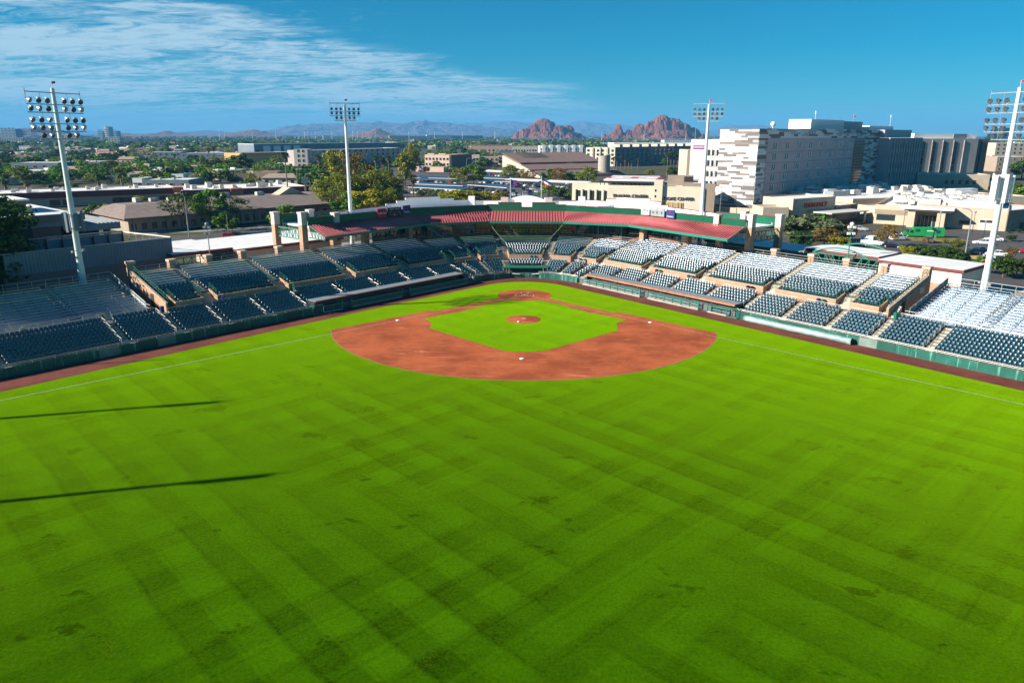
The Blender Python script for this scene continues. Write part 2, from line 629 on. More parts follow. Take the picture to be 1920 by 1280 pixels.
 mx2 = N.new('ShaderNodeMixRGB')
 L.new(math_('MULTIPLY', dry, 0.3), mx2.inputs[0])
 L.new(mix.outputs[0], mx2.inputs[1])
 mx2.inputs[2].default_value = (0.24, 0.235, 0.012, 1)
 L.new(mx2.outputs[0], b.inputs['Base Color'])
 bp = N.new('ShaderNodeBump')
 bp.inputs['Strength'].default_value = 0.55
 bp.inputs['Distance'].default_value = 0.06
 L.new(noise(4.0, 5, rough=0.8), bp.inputs['Height'])
 L.new(bp.outputs[0], b.inputs['Normal'])
 return m

def clay_mat(name, c1, c2, pale):
 m, N, L, b = nodemat(name)
 b.inputs['Roughness'].default_value = 0.92
 b.inputs['Specular IOR Level'].default_value = 0.15
 tc = N.new('ShaderNodeTexCoord')

 def noise(scale, det, stretch=(1, 1, 1), rotz=0.0, rough=0.6, dist=0.0):
  mp = N.new('ShaderNodeMapping')
  mp.inputs['Scale'].default_value = stretch
  mp.inputs['Rotation'].default_value = (0, 0, rotz)
  L.new(tc.outputs['Object'], mp.inputs[0])
  n = N.new('ShaderNodeTexNoise')
  n.inputs['Scale'].default_value = scale
  n.inputs['Detail'].default_value = det
  n.inputs['Roughness'].default_value = rough
  n.inputs['Distortion'].default_value = dist
  L.new(mp.outputs[0], n.inputs['Vector'])
  return n.outputs[0]

 def ramp(x, a, c):
  r = N.new('ShaderNodeMapRange')
  r.interpolation_type = 'SMOOTHSTEP'
  r.inputs[1].default_value = a
  r.inputs[2].default_value = c
  L.new(x, r.inputs[0])
  return r.outputs[0]

 def mix(f, a, c):
  x = N.new('ShaderNodeMixRGB')
  L.new(f, x.inputs[0])
  for i, k in ((1, a), (2, c)):
   if isinstance(k, tuple):
    x.inputs[i].default_value = (*k, 1)
   else:
    L.new(k, x.inputs[i])
  return x.outputs[0]
 base = mix(ramp(noise(0.16, 6, rough=0.7), 0.34, 0.64), c1, c2)
 # sweeps left by the drag mat, dry and pale
 sweep = ramp(noise(0.55, 5, (0.3, 2.6, 1), 0.25, dist=1.4), 0.56, 0.74)
 base = mix(sweep, base, pale)
 grain = ramp(noise(14, 4, rough=0.8), 0.2, 0.8)
 dark = N.new('ShaderNodeMixRGB')
 dark.blend_type = 'MULTIPLY'
 dark.inputs[0].default_value = 1
 L.new(base, dark.inputs[1])
 cr = N.new('ShaderNodeValToRGB')
 cr.color_ramp.elements[0].color = (0.7, 0.7, 0.7, 1)
 cr.color_ramp.elements[1].color = (1.15, 1.15, 1.15, 1)
 L.new(grain, cr.inputs[0])
 L.new(cr.outputs[0], dark.inputs[2])
 L.new(dark.outputs[0], b.inputs['Base Color'])
 bp = N.new('ShaderNodeBump')
 bp.inputs['Strength'].default_value = 0.4
 bp.inputs['Distance'].default_value = 0.03
 L.new(noise(3.0, 5, (0.5, 2.2, 1), 0.2, rough=0.75), bp.inputs['Height'])
 L.new(bp.outputs[0], b.inputs['Normal'])
 return m

def city_ground_mat():
 """desert town ground: pale dust, gravel yards and tarmac in patches"""
 m, N, L, b = nodemat('town_ground')
 b.inputs['Roughness'].default_value = 0.95
 b.inputs['Specular IOR Level'].default_value = 0.1
 tc = N.new('ShaderNodeTexCoord')
 n = N.new('ShaderNodeTexNoise')
 n.inputs['Scale'].default_value = 0.02
 n.inputs['Detail'].default_value = 8
 n.inputs['Roughness'].default_value = 0.7
 L.new(tc.outputs['Object'], n.inputs['Vector'])
 r = N.new('ShaderNodeValToRGB')
 e = r.color_ramp.elements
 e[0].position, e[0].color = 0.36, (0.045, 0.045, 0.04, 1)
 e[1].position, e[1].color = 0.66, (0.15, 0.12, 0.085, 1)
 k = e.new(0.48)
 k.color = (0.09, 0.085, 0.06, 1)
 k = e.new(0.56)
 k.color = (0.06, 0.075, 0.03, 1)
 L.new(n.outputs[0], r.inputs[0])
 L.new(r.outputs[0], b.inputs['Base Color'])
 return m

M['grass'] = grass_mat('outfield_turf', (0.003, 0.019, 0.0001), (0.045, 0.142, 0.0002))
M['grass_in'] = grass_mat('infield_turf', (0.010, 0.048, 0.0002), (0.072, 0.215, 0.0003), True, 0.15)
M['clay'] = clay_mat('infield_clay', (0.29, 0.066, 0.023), (0.48, 0.120, 0.043), (0.62, 0.225, 0.11))
M['track'] = clay_mat('track_clay', (0.12, 0.036, 0.026), (0.19, 0.058, 0.042), (0.25, 0.085, 0.06))
M['clay_edge'] = clay_mat('clay_lip', (0.36, 0.13, 0.07), (0.4, 0.16, 0.09), (0.45, 0.2, 0.12))

# ------------------------------------------------------------------ the bowl: a line of seats bent round home plate
TT = Vector((0.6465, -0.7629, 0))
NN = Vector((0.7629, 0.6465, 0))
CEN = Vector((0, 2.6, 0))
A0 = 40.28
S0 = -1.98

def bowl(q, n):
 """q>0: metres along the third-base side, -99.44..0: degrees round home, below: the first-base side (mirror)"""
 mir = False
 if q < -49.72:
  q = -99.44 - q
  mir = True
 if q >= 0:
  p = NN * n + TT * (q + S0)
 else:
  t = radians(A0 - q)
  p = CEN + Vector((cos(t), sin(t), 0)) * (n - 1.68)
 if mir:
  p = Vector((-p.x, p.y, 0))
 return p

def mirq(q):
 return -99.44 - q

def walk_z(q):
 """height of the cross aisle: lower behind home plate"""
 if q < -49.72:
  q = mirq(q)
 if q < 0:
  return 2.45
 return 2.45 + 0.4 * min(1, q / 9.0)

def V3(p, z):
 return Vector((p[0], p[1], z))

# ------------------------------------------------------------------ ground and field
g = MB()
R0 = 20000
g.poly([(-16500, -600, -0.06), (16500, -600, -0.06), (16500, 20200, -0.06), (-16500, 20200, -0.06)])
structure('ground', g, city_ground_mat())

g = MB()
g.poly([(-130, -175, 0), (130, -175, 0), (130, -30, 0), (70, 14, 0), (-70, 14, 0), (-130, -30, 0)])
structure('field_grass', g, M['grass'])

def bowl_strip(mb, q0, q1, n0, n1, z0, z1, steps, m=0):
 """ribbon between two offsets of the bowl line"""
 qs = [q0 + (q1 - q0) * i / steps for i in range(steps + 1)]
 for a, b in zip(qs[:-1], qs[1:]):
  mb.poly([V3(bowl(a, n0), z0), V3(bowl(b, n0), z0), V3(bowl(b, n1), z1), V3(bowl(a, n1), z1)], m)

g = MB()
for a, b, s in ((110, 0, 6), (0, -99.44, 48)):
 bowl_strip(g, a, b, 11.2, 14.96, 0.004, 0.004, s)
tap = [(0, 11.2), (28, 11.3), (60, 10.35), (80, 9.6), (110, 8.6)]
for (a, na), (b, nb_) in zip(tap[:-1], tap[1:]):
 a, b = mirq(a), mirq(b)
 g.poly([V3(bowl(a, na), .004), V3(bowl(b, nb_), .004), V3(bowl(b, 14.96), .004), V3(bowl(a, 14.96), .004)][::-1])
structure('warning_track', g, M['track'])

RUB = Vector((0, -18.44, 0))

def foul(side, a, o):
 """a metres out along a foul line, o metres outward of it"""
 return Vector((side * (a + o) * 0.70711, -(a - o) * 0.70711, 0))

def arc_hit(side, o):
 a = 20.0
 while (foul(side, a, o) - RUB).length < 28.9:
  a += 0.02
 return a

g = MB()
al = arc_hit(1, 2.05)
pr_, pl_ = foul(1, al, 2.05), foul(-1, al, 2.05)
t0 = atan2(pr_.y - RUB.y, pr_.x - RUB.x)
t1 = atan2(pl_.y - RUB.y, pl_.x - RUB.x)
if t1 > t0:
 t1 -= 2 * pi
arc = [RUB + Vector((cos(t), sin(t), 0)) * (28.9 + RNG.uniform(-.09, .07)) for t in (t0 + (t1 - t0) * i / 72 for i in range(73))]
g.poly([V3(p, 0.006) for p in [foul(-1, 19.6, 2.05), foul(-1, 19.6, -0.0), Vector((0, -6, 0)), foul(1, 19.6, 0.0), foul(1, 19.6, 2.05)]
  + arc])
for s in (-1, 1):
 q = [foul(s, 2.5, 0.95), foul(s, 19.7, 0.95), foul(s, 19.7, -1.0), foul(s, 2.5, -1.0)]
 g.poly([V3(p, 0.010) for p in (q if s > 0 else reversed(q))])
g.poly([(4.85 * cos(t), -0.15 + 4.75 * sin(t), 0.014) for t in (2 * pi * i / 48 for i in range(48))])
structure('infield_dirt', g, M['clay'])

# a paler worn lip where the clay meets the turf
g = MB()
for i in range(72):
 a, b = arc[i], arc[i + 1]
 u, v = (a - RUB).normalized(), (b - RUB).normalized()
 g.poly([V3(a - u * 0.12, 0.010), V3(b - v * 0.12, 0.010), V3(b + v * 0.1, 0.010), V3(a + u * 0.1, 0.010)])
structure('dirt_edge', g, M['clay_edge'])

g = MB()
INF = [(1000.5, 566.0), (1175, 599), (1155, 606), (1160, 619), (1021, 657.5), (1002, 659), (958, 659), (943, 657), (805, 615), (810, 604), (795, 597), (962, 566.0)]
pts = [G(x, y, 0.018) for x, y in INF]
pts += [Vector((4.9 * cos(t), -0.15 + 4.8 * sin(t), 0.018)) for t in (radians(-118 + 56 * i / 10) for i in range(11))]
g.poly(pts[::-1])
structure('infield_grass', g, M['grass_in'])

g = MB()
prof = [(2.75, 0.015), (2.2, 0.09), (1.5, 0.2), (0.9, 0.26), (0.0, 0.27)]
g.lathe((0, -18.05, 0), prof, 36)
structure('pitchers_mound', g, M['clay'], smooth=True)

g = MB()
for s in (-1, 1):
 a, b = foul(s, 1.0, 0.038), foul(s, 118, 0.038)
 c, d = foul(s, 118, -0.038), foul(s, 1.0, -0.038)
 g.poly([V3(p, 0.024) for p in ((a, b, c, d) if s > 0 else (d, c, b, a))])
structure('foul_line', g, M['chalk'])

def chalk_rect(mb, x0, y0, x1, y1, w=0.1, z=0.024):
 for a, b, c, d in ((x0, y0, x1, y0 + w), (x0, y1 - w, x1, y1), (x0, y0 + w, x0 + w, y1 - w), (x1 - w, y0 + w, x1, y1 - w)):
  mb.poly([(a, b, z), (c, b, z), (c, d, z), (a, d, z)])

g = MB()
for s in (-1, 1):
 xa, xb = sorted((s * 0.38, s * 1.62))
 chalk_rect(g, xa, -1.05, xb, 0.8)
 g.poly([(s * 0.62 - 0.05, 0.8, 0.024), (s * 0.62 + 0.05, 0.8, 0.024), (s * 0.62 + 0.05, 2.5, 0.024), (s * 0.62 - 0.05, 2.5, 0.024)])
structure('batters_box', g, M['chalk'])

def base_bag(p, rot, label):
 mb = MB()
 mb.hexa([(p[0] + x * cos(rot) - y * sin(rot), p[1] + x * sin(rot) + y * cos(rot), 0.016) for x, y in ((-.24, -.24), (.24, -.24), (.24, .24), (-.24, .24))],
   [(p[0] + x * cos(rot) - y * sin(rot), p[1] + x * sin(rot) + y * cos(rot), 0.1) for x, y in ((-.21, -.21), (.21, -.21), (.21, .21), (-.21, .21))])
 solo('base', mb, M['white'], label, 'base', (p[0], p[1], 0.016), 0, 'bases of the infield')

base_bag((-19.35, -19.3), pi / 4, 'white base on the foul line in front of the shaded seats')
base_bag((19.35, -19.3), pi / 4, 'white base on the foul line in front of the sunlit seats')
base_bag((0, -38.8), pi / 4, 'white base alone in the middle of the wide clay arc')
mb = MB()
mb.prism([(-.216, 0.216), (-.216, 0), (0, -.216), (.216, 0), (.216, .216)][::-1], 0.026, 0.05)
solo('home_plate', mb, M['white'], 'white five sided home plate between the chalk boxes', 'home plate', (0, 0, 0.026))
mb = MB()
mb.box((0, -18.44, 0.255), (0.62, 0.16, 0.04))
solo('pitching_rubber', mb, M['white'], 'small white rubber slab on top of the mound', 'pitching rubber', (0, -18.44, 0.255))
mb = MB()
mb.lathe((-0.75, -20.1, 0.1), [(0, 0), (0.2, 0), (0.2, 0.12), (0.12, 0.16), (0, 0.17)], 10)
solo('rosin_bag', mb, M['white'], 'small white bag lying on the front of the mound', 'bag', (-0.75, -20.1, 0.1))

# ------------------------------------------------------------------ seats
def seat_shape():
 """one folding stadium seat: arched back, tipped pan, two standards.  x along the row, y away from the field"""
 mb = MB()
 xs = [-0.225, -0.12, 0.0, 0.12, 0.225]
 zt = [0.80, 0.855, 0.87, 0.855, 0.80]
 yb = [-0.035, 0.04, 0.06, 0.04, -0.035]

 def sheet(levels, th):
  F, B = [], []
  for lv in levels:
   F.append([(x, lv(i)[0], lv(i)[1]) for i, x in enumerate(xs)])
   B.append([(x, lv(i)[0] + th, lv(i)[1] - th * 0.3) for i, x in enumerate(xs)])
  for k in range(len(levels) - 1):
   for i in range(4):
    mb.poly([F[k][i], F[k][i + 1], F[k + 1][i + 1], F[k + 1][i]])
    mb.poly([B[k][i + 1], B[k][i], B[k + 1][i], B[k + 1][i + 1]])
  for i in range(4):
   mb.poly([F[-1][i], F[-1][i + 1], B[-1][i + 1], B[-1][i]])
   mb.poly([F[0][i + 1], F[0][i], B[0][i], B[0][i + 1]])
  for k in range(len(levels) - 1):
   mb.poly([B[k][0], F[k][0], F[k + 1][0], B[k + 1][0]])
   mb.poly([F[k][4], B[k][4], B[k + 1][4], F[k + 1][4]])
 sheet([lambda i: (yb[i], 0.42), lambda i: (yb[i] + 0.03, 0.66), lambda i: (yb[i] + 0.085, zt[i] - 0.02), lambda i: (yb[i] + 0.12, zt[i])], 0.045)
 # pan, half folded, rounded front lip
 mb.hexa([(-.2, -.30, .50), (.2, -.30, .50), (.2, .03, .40), (-.2, .03, .40)],
   [(-.19, -.28, .56), (.19, -.28, .56), (.2, .05, .455), (-.2, .05, .455)])
 mb.hexa([(-.17, -.36, .485), (.17, -.36, .485), (.2, -.30, .50), (-.2, -.30, .50)],
   [(-.15, -.35, .525), (.15, -.35, .525), (.19, -.28, .56), (-.19, -.28, .56)])
 for s in (-1, 1):
  mb.hexa([(s * .255 - .015, -.2, 0), (s * .255 + .015, -.2, 0), (s * .255 + .015, .08, 0), (s * .255 - .015, .08, 0)],
    [(s * .255 - .02, -.26, .60), (s * .255 + .02, -.26, .60), (s * .255 + .02, .1, .62), (s * .255 - .02, .1, .62)])
 return mb

SEAT = seat_shape()
SEAT_ME = SEAT.mesh('seat', M['seat'], smooth=True)
SEAT_V = np.array(SEAT.v, dtype=float)
SEAT_F = [np.array(f) for f in SEAT.f]
ALL_SEATS = []          # (section, world place, turn, size in the picture)

def add_seat(sec, p, rot):
 d = Vector(p) - PXC
 x, y = to_px(p)
 seen = -10 < x < 1930
 ALL_SEATS.append((sec, Vector(p), rot, d.length if seen else d.length + 1e4))

def place_seats():
 order = sorted(range(len(ALL_SEATS)), key=lambda i: ALL_SEATS[i][3])
 single = set(order[:300])
 rest = {}
 for i, (sec, p, rot, _) in enumerate(ALL_SEATS):
  loc, r0 = sec.location, sec.rotation_euler[2]
  lp = Matrix.Rotation(-r0, 3, 'Z') @ (p - loc)
  if i in single:
   o = link('seat', SEAT_ME, sec, lp, rot - r0)
  else:
   rest.setdefault(sec.name, []).append((lp, rot - r0))
 nv = len(SEAT_V)
 for nm, items in rest.items():
  sec = bpy.data.objects[nm]
  vs = np.empty((len(items) * nv, 3))
  fs = []
  for k, (lp, r) in enumerate(items):
   c, s = cos(r), sin(r)
   j = RNG.uniform(-0.012, 0.012)
   vs[k * nv:(k + 1) * nv, 0] = SEAT_V[:, 0] * c - SEAT_V[:, 1] * s + lp.x
   vs[k * nv:(k + 1) * nv, 1] = SEAT_V[:, 0] * s + SEAT_V[:, 1] * c + lp.y
   vs[k * nv:(k + 1) * nv, 2] = SEAT_V[:, 2] + lp.z + j
   fs += [tuple((f + k * nv).tolist()) for f in SEAT_F]
  me = bpy.data.meshes.new('seat_rows')
  me.from_pydata(vs.tolist(), [], fs)
  me.materials.append(M['seat'])
  me.polygons.foreach_set('use_smooth', [True] * len(me.polygons))
  tag(link('seat_rows', me, sec), kind='stuff')

def section_frame(q0, q1):
 qm = (q0 + q1) / 2
 a, b = bowl(q0, 25), bowl(q1, 25)
 n = (bowl(qm, 30) - bowl(qm, 15)).normalized()
 x = Vector((n.y, -n.x, 0))
 if (b - a).dot(x) < 0:
  q0, q1 = q1, q0
 return q0, q1, n, x, atan2(x.y, x.x)

def chord(q0, q1, n, t):
 return bowl(q0, n).lerp(bowl(q1, n), t)

def chord_m(q0, q1, n, d):
 """d metres from the q0 end (from the q1 end when negative)"""
 a, b = bowl(q0, n), bowl(q1, n)
 u = (b - a)
 l = u.length
 u.normalize()
 return a + u * d if d >= 0 else b + u * d

def stepped(mb, q0, q1, n0, pitch, zs, zbase, m=0):
 """a flight of broad treads between two radial lines, closed below"""
 for i, z in enumerate(zs):
  a, b = n0 + i * pitch, n0 + (i + 1) * pitch
  pts = [bowl(q0, a), bowl(q1, a), bowl(q1, b), bowl(q0, b)]
  if (pts[1] - pts[0]).cross(pts[3] - pts[0]).z < 0:
   pts = [pts[1], pts[0], pts[3], pts[2]]
  mb.prism(pts, zbase, z, m)

def hoop_rail(mb, p, d, l=1.3, h=0.95):
 """bent tube handrail: two feet, level top and a mid bar"""
 p = Vector(p)
 a, b = p, p + d * l
 dz = b.z - a.z
 t = 0.032
 mb.tube(a, a + Vector((0, 0, h)), t, n=6)
 mb.tube(b, b + Vector((0, 0, h)), t, n=6)
 mb.tube(a + Vector((0, 0, h)), b + Vector((0, 0, h)), t, n=6)
 mb.tube(a + Vector((0, 0, h * .55)), b + Vector((0, 0, h * .55)), t * .8, n=6)

LOW_N0, LOW_P = 15.5, 0.78

def low_z(i, q):
 w = walk_z(q)
 return 1.0 + (w - 0.23 - 1.0) * i / 6.0

def lower_section(q0, q1, label, group, rows=7, first=0, aisle_end=True, over_bleachers=False):
 qm = (q0 + q1) / 2
 q0, q1, n, x, rot = section_frame(q0, q1)
 org = chord(q0, q1, LOW_N0, 0.5)
 sec = thing('seating_section', label, 'seating', (org.x, org.y, 0), rot, group)
 zs = [low_z(i, qm) for i in range(rows)]
 mb = MB()
 stepped(mb, q0, q1, LOW_N0, LOW_P, zs, -0.05)
 part('tread', mb, M['tread'], sec)
 for i in range(first, rows):
  nn = LOW_N0 + i * LOW_P + 0.50
  a, b = chord_m(q0, q1, nn, 0.72), chord_m(q0, q1, nn, -0.72)
  k = max(1, int((b - a).length / 0.53))
  off = 0.26 if i % 2 else 0.0
  for j in range(k):
   t = (j + 0.5) / k
   p = a.lerp(b, t)
   add_seat(sec, (p.x, p.y, zs[i]), rot)
 # aisle: pale half steps at one end and bent handrails on them
 mb = MB()
 for i in range(first, rows):
  for h in (0, 1):
   nn = LOW_N0 + (i + h * 0.5) * LOW_P
   c = bowl(q1, nn + 0.2)
   mb.box((c.x, c.y, zs[i] + 0.005), (1.1, 0.38, 0.02 + h * 0.12 + 0.01), rot)
 part('aisle_steps', mb, M['step_concrete'], sec)
 for k, i in enumerate(range(first, rows - 1, 2)):
  mb = MB()
  c = chord_m(q0, q1, LOW_N0 + i * LOW_P + 0.1, -0.62)
  c2 = chord_m(q0, q1, LOW_N0 + i * LOW_P + 1.4, -0.62)
  p, p2 = V3(c, zs[i]), V3(c2, zs[min(rows - 1, i + 1)])
  hoop_rail(mb, p, (p2 - p).normalized(), 1.25, 0.9)
  part('handrail', mb, M['rail'], sec)
 # rail behind the last row
 mb = MB()
 nb = LOW_N0 + rows * LOW_P - 0.05
 zt = zs[-1]
 a, b = chord_m(q0, q1, nb, 0.8), chord_m(q0, q1, nb, -0.8)
 k = max(2, int((b - a).length / 1.8))
 for h in (0.55, 1.0):
  mb.tube(V3(a, zt + h), V3(b, zt + h), 0.032, n=6)
 for j in range(k + 1):
  p = a.lerp(b, j / k)
  mb.tube(V3(p, zt), V3(p, zt + 1.0), 0.03, n=6)
 part('back_rail', mb, M['rail'], sec)
 return sec

UP_N0, UP_P = 22.25, 0.80

def upper_section(q0, q1, label, group, green=6, silver=8, end_wall=None):
 qm = (q0 + q1) / 2
 w = walk_z(qm)
 q0, q1, n, x, rot = section_frame(q0, q1)
 org = chord(q0, q1, UP_N0, 0.5)
 sec = thing('grandstand_section', label, 'grandstand', (org.x, org.y, 0), rot, group)
 rows = green + silver
 zs = [w + 1.0 + 0.225 * i for i in range(rows)]
 mb = MB()
 # the portal stairs bite into the first three treads at both ends
 for i, z in enumerate(zs):
  a, b = UP_N0 + i * UP_P, UP_N0 + (i + 1) * UP_P
  ins = 1.15 if i < 3 else 0.0
  pts = [chord_m(q0, q1, a, ins), chord_m(q0, q1, a, -ins) if ins else bowl(q1, a),
   chord_m(q0, q1, b, -ins) if ins else bowl(q1, b), chord_m(q0, q1, b, ins)]
  mb.prism(pts, w - 0.05 if i < 3 else w - 0.02, z)
 part('deck', mb, M['tread'], sec)
 # brick front with a pale sill, and brick cheeks along the stairs
 mb = MB()
 fa, fb = chord_m(q0, q1, 22.0, 1.05), chord_m(q0, q1, 22.0, -1.05)
 ga, gb = chord_m(q0, q1, 22.24, 1.05), chord_m(q0, q1, 22.24, -1.05)
 mb.prism([fa, fb, gb, ga], w - 0.05, w + 1.18)
 for s in (1, -1):
  a, b = chord_m(q0, q1, 22.242, s * 1.05), chord_m(q0, q1, 24.7, s * 1.05)
  c, d = chord_m(q0, q1, 24.7, s * 1.25), chord_m(q0, q1, 22.242, s * 1.25)
  lo = [a, b, c, d] if s < 0 else [a, d, c, b]
  if (lo[1] - lo[0]).cross(lo[3] - lo[0]).z < 0:
   lo = lo[::-1]
  tops = {0: w + 1.18, 1: w + 1.95}
  mb.hexa([V3(p, w - 0.05) for p in lo], [V3(p, w + 1.18 + (0.75 if (p in (b, c)) else 0)) for p in lo])
 part('brick_front', mb, M['brick'], sec)
 mb = MB()
 mb.prism([fa - n * 0.04, fb - n * 0.04, gb, ga], w + 1.183, w + 1.25)
 part('sill', mb, M['cap'], sec)
 # green guard rail on the sill and along the cheeks
 mb = MB()
 m_ = fa.lerp(ga, .5), fb.lerp(gb, .5)
 for h in (0.32, 0.62):
  mb.tube(V3(m_[0], w + 1.25 + h - .02), V3(m_[1], w + 1.25 + h - .02), 0.03, n=5)
 k = max(2, int((m_[1] - m_[0]).length / 1.6))
 for j in range(k + 1):
  p = m_[0].lerp(m_[1], j / k)
  mb.tube(V3(p, w + 1.25), V3(p, w + 1.86), 0.03, n=5)
 for s in (1, -1):
  a, b = chord_m(q0, q1, 22.3, s * 1.15), chord_m(q0, q1, 24.6, s * 1.15)
  for h in (0.5, 0.9):
   mb.tube(V3(a, w + 1.2 + h), V3(b, w + 1.92 + h), 0.035, n=5)
  for t in (0, .5, 1):
   p = a.lerp(b, t)
   mb.tube(V3(p, w + 1.2 + .72 * t), V3(p, w + 2.1 + .72 * t), 0.035, n=5)
 part('guard_rail', mb, M['green_rail'], sec)
 # stairs in the portal at the q1 end
 mb = MB()
 for i in range(7):
  nn = 22.3 + i * 0.34
  c = bowl(q1, nn)
  mb.box((c.x, c.y, w), (2.06, 0.34, 0.02 + i * 0.225), rot)
 for i in range(3, rows):
  for h in (0, 1):
   c = bowl(q1, UP_N0 + (i + .5 * h) * UP_P + 0.2)
   mb.box((c.x, c.y, zs[i] + 0.004), (1.15, 0.38, 0.02 + 0.11 * h), rot)
 part('aisle_steps', mb, M['step_concrete'], sec)
 for i in range(green):
  nn = UP_N0 + i * UP_P + 0.5
  ins = 1.7 if i < 3 else 0.85
  a, b = chord_m(q0, q1, nn, ins), chord_m(q0, q1, nn, -ins)
  k = max(1, int((b - a).length / 0.53))
  for j in range(k):
   p = a.lerp(b, (j + .5) / k)
   add_seat(sec, (p.x, p.y, zs[i]), rot)
 for i in range(green, rows):
  nn = UP_N0 + i * UP_P + 0.42
  a, b = chord_m(q0, q1, nn, 0.72), chord_m(q0, q1, nn, -0.72)
  mb = MB()
  z = zs[i]
  u = (b - a).normalized()
  L_ = (b - a).length
  for dn, w2, h0 in ((-0.10, 0.18, .43), (0.10, 0.18, .43)):
   pa, pb = a + n * dn, b + n * dn
   mb.bar(V3(pa, z + h0 - .03), V3(pb, z + h0 - .03), w2, 0.14, 0)
  pa, pb = a - n * 0.34, b - n * 0.34
  mb.bar(V3(pa, z + 0.035), V3(pb, z + 0.035), 0.46, 0.05, 0)
  k = max(1, round(L_ / 2.1))
  for j in range(k + 1):
   p = a + u * (0.1 + (L_ - 0.2) * j / k)
   mb.box((p.x, p.y, z), (0.06, 0.2, 0.329), rot, 1)
  part('bench', mb, [M['bench'], M['rail']], sec)
 # back wall below the last row, rail above it
 mb = MB()
 nb = UP_N0 + rows * UP_P
 pts = [bowl(q0, nb + .003), bowl(q1, nb + .003), bowl(q1, nb + .25), bowl(q0, nb + .25)]
 mb.prism(pts, 0, zs[-1] + 0.12)
 part('back_wall', mb, M['brick'], sec)
 mb = MB()
 for h in (0.55, 1.0):
  mb.tube(V3(bowl(q0, nb + .12), zs[-1] + .12 + h), V3(bowl(q1, nb + .12), zs[-1] + .12 + h), 0.03, n=5)
 for j in range(4):
  p = bowl(q0, nb + .12).lerp(bowl(q1, nb + .12), j / 3)
  mb.tube(V3(p, zs[-1] + .1), V3(p, zs[-1] + 1.12), 0.03, n=5)
 part('back_rail', mb, M['rail'], sec)
 if end_wall is not None:
  qe = end_wall
  mb = MB()
  sgn = 1 if (qe == q1) else -1
  o0, o1 = x * (sgn * 0.02), x * (sgn * 0.34)
  A, B = bowl(qe, 21.98), bowl(qe, nb + 0.6)
  lo = [A + o0, B + o0, B + o1, A + o1]
  if (lo[1] - lo[0]).cross(lo[3] - lo[0]).z < 0:
   lo = lo[::-1]
  up = []
  for p in lo:
   up.append(V3(p, w + 1.22 if (p - A).length < 1 else zs[-1] + 0.75))
  mb.hexa([V3(p, 0) for p in lo], up)
  part('side_wall', mb, M['brick'], sec)
  mb = MB()
  mb.hexa([p + Vector((0, 0, .003)) for p in up], [p + Vector((0, 0, .12)) for p in up])
  part('side_coping', mb, M['cap'], sec)
  mb = MB()
  for h in (0.5, 0.95):
   mb.tube(V3(A + x * (sgn * -.1), w + 1.25 + h), V3(B + x * (sgn * -.1), zs[-1] + .8 + h), 0.04, n=5)
  for t in range(9):
   p = A.lerp(B, t / 8) + x * (sgn * -.1)
   mb.tube(V3(p, w + 1.2 + (zs[-1] - w - .5) * t / 8), V3(p, w + 2.2 + (zs[-1] - w - .5) * t / 8), 0.03, n=5)
  part('side_rail', mb, M['green_rail'], sec)
  # door and sign on the brick flank
  mb = MB()
  p = A.lerp(B, 0.36) + x * (sgn * 0.36)
  mb.box((p.x, p.y, 2.8), (0.06, 1.1, 2.1), rot)
  part('side_door', mb, M['dark'], sec)
  mb = MB()
  p = A.lerp(B, 0.83) + x * (sgn * 0.36)
  mb.box((p.x, p.y, 5.0), (0.05, 1.5, 0.9), rot)
  part('notice_board', mb, M['offwhite'], sec)
 return sec

def ordinal(i):
 return ['first', 'second', 'third', 'fourth', 'fifth', 'sixth', 'seventh', 'eighth', 'ninth', 'tenth', 'eleventh', 'twelfth'][i]

# lower bowl
LOWQ = [0.4, 6.6, 13.4, 20.4, 28.0, 36.0, 43.0, 50.0, 56.6, 63.8, 78.0, 90.0]
GL = 'blocks of green seats along the field wall'
for side in (0, 1):
 lit = 'sunlit' if side == 0 else 'shaded'
 for i in range(len(LOWQ) - 1):
  a, b = LOWQ[i], LOWQ[i + 1]
  far = a > 56
  rows = 8 if far else 7
  first = 2 if 3.0 < a < 35 else 0
  if 6 < b < 36.5 and i < 5:
   first = 2
  where = 'above the dugout roof' if first else ('before the silver bleachers' if far else 'before the brick walls')
  lab = f'{ordinal(i)} low green block from home plate, {lit} side, {where}'
  if side == 1:
   a, b = mirq(a), mirq(b)
  lower_section(a, b, lab, GL, rows, first)
ARCL = [(-0.4, -8.6, 'sunlit block of low green seats where the wall bends, nearest the sunlit dugout', 7, 0),
  (-8.6, -33.2, None, 7, 0)]
lower_section(0.4, -8.4, 'narrow block of low green seats at the bend beside the sunlit dugout', GL, 7, 0)
lower_section(-8.4, -21.0, 'sunlit low block of green seats just right of the backstop pit', GL, 7, 0)
lower_section(-21.0, -36.5, 'low block of green seats touching the right end of the backstop pit', GL, 7, 0)
lower_section(-36.5, -62.9, 'two short rows of green seats right behind the backstop pit', GL, 7, 4)
lower_section(-62.9, mirq(-21.0), 'low block of green seats touching the left end of the backstop pit', GL, 7, 0)
lower_section(mirq(-21.0), mirq(-8.4), 'shaded low block of green seats just left of the backstop pit', GL, 7, 0)
lower_section(mirq(-8.4), mirq(0.4), 'narrow block of low green seats at the bend beside the shaded dugout', GL, 7, 0)

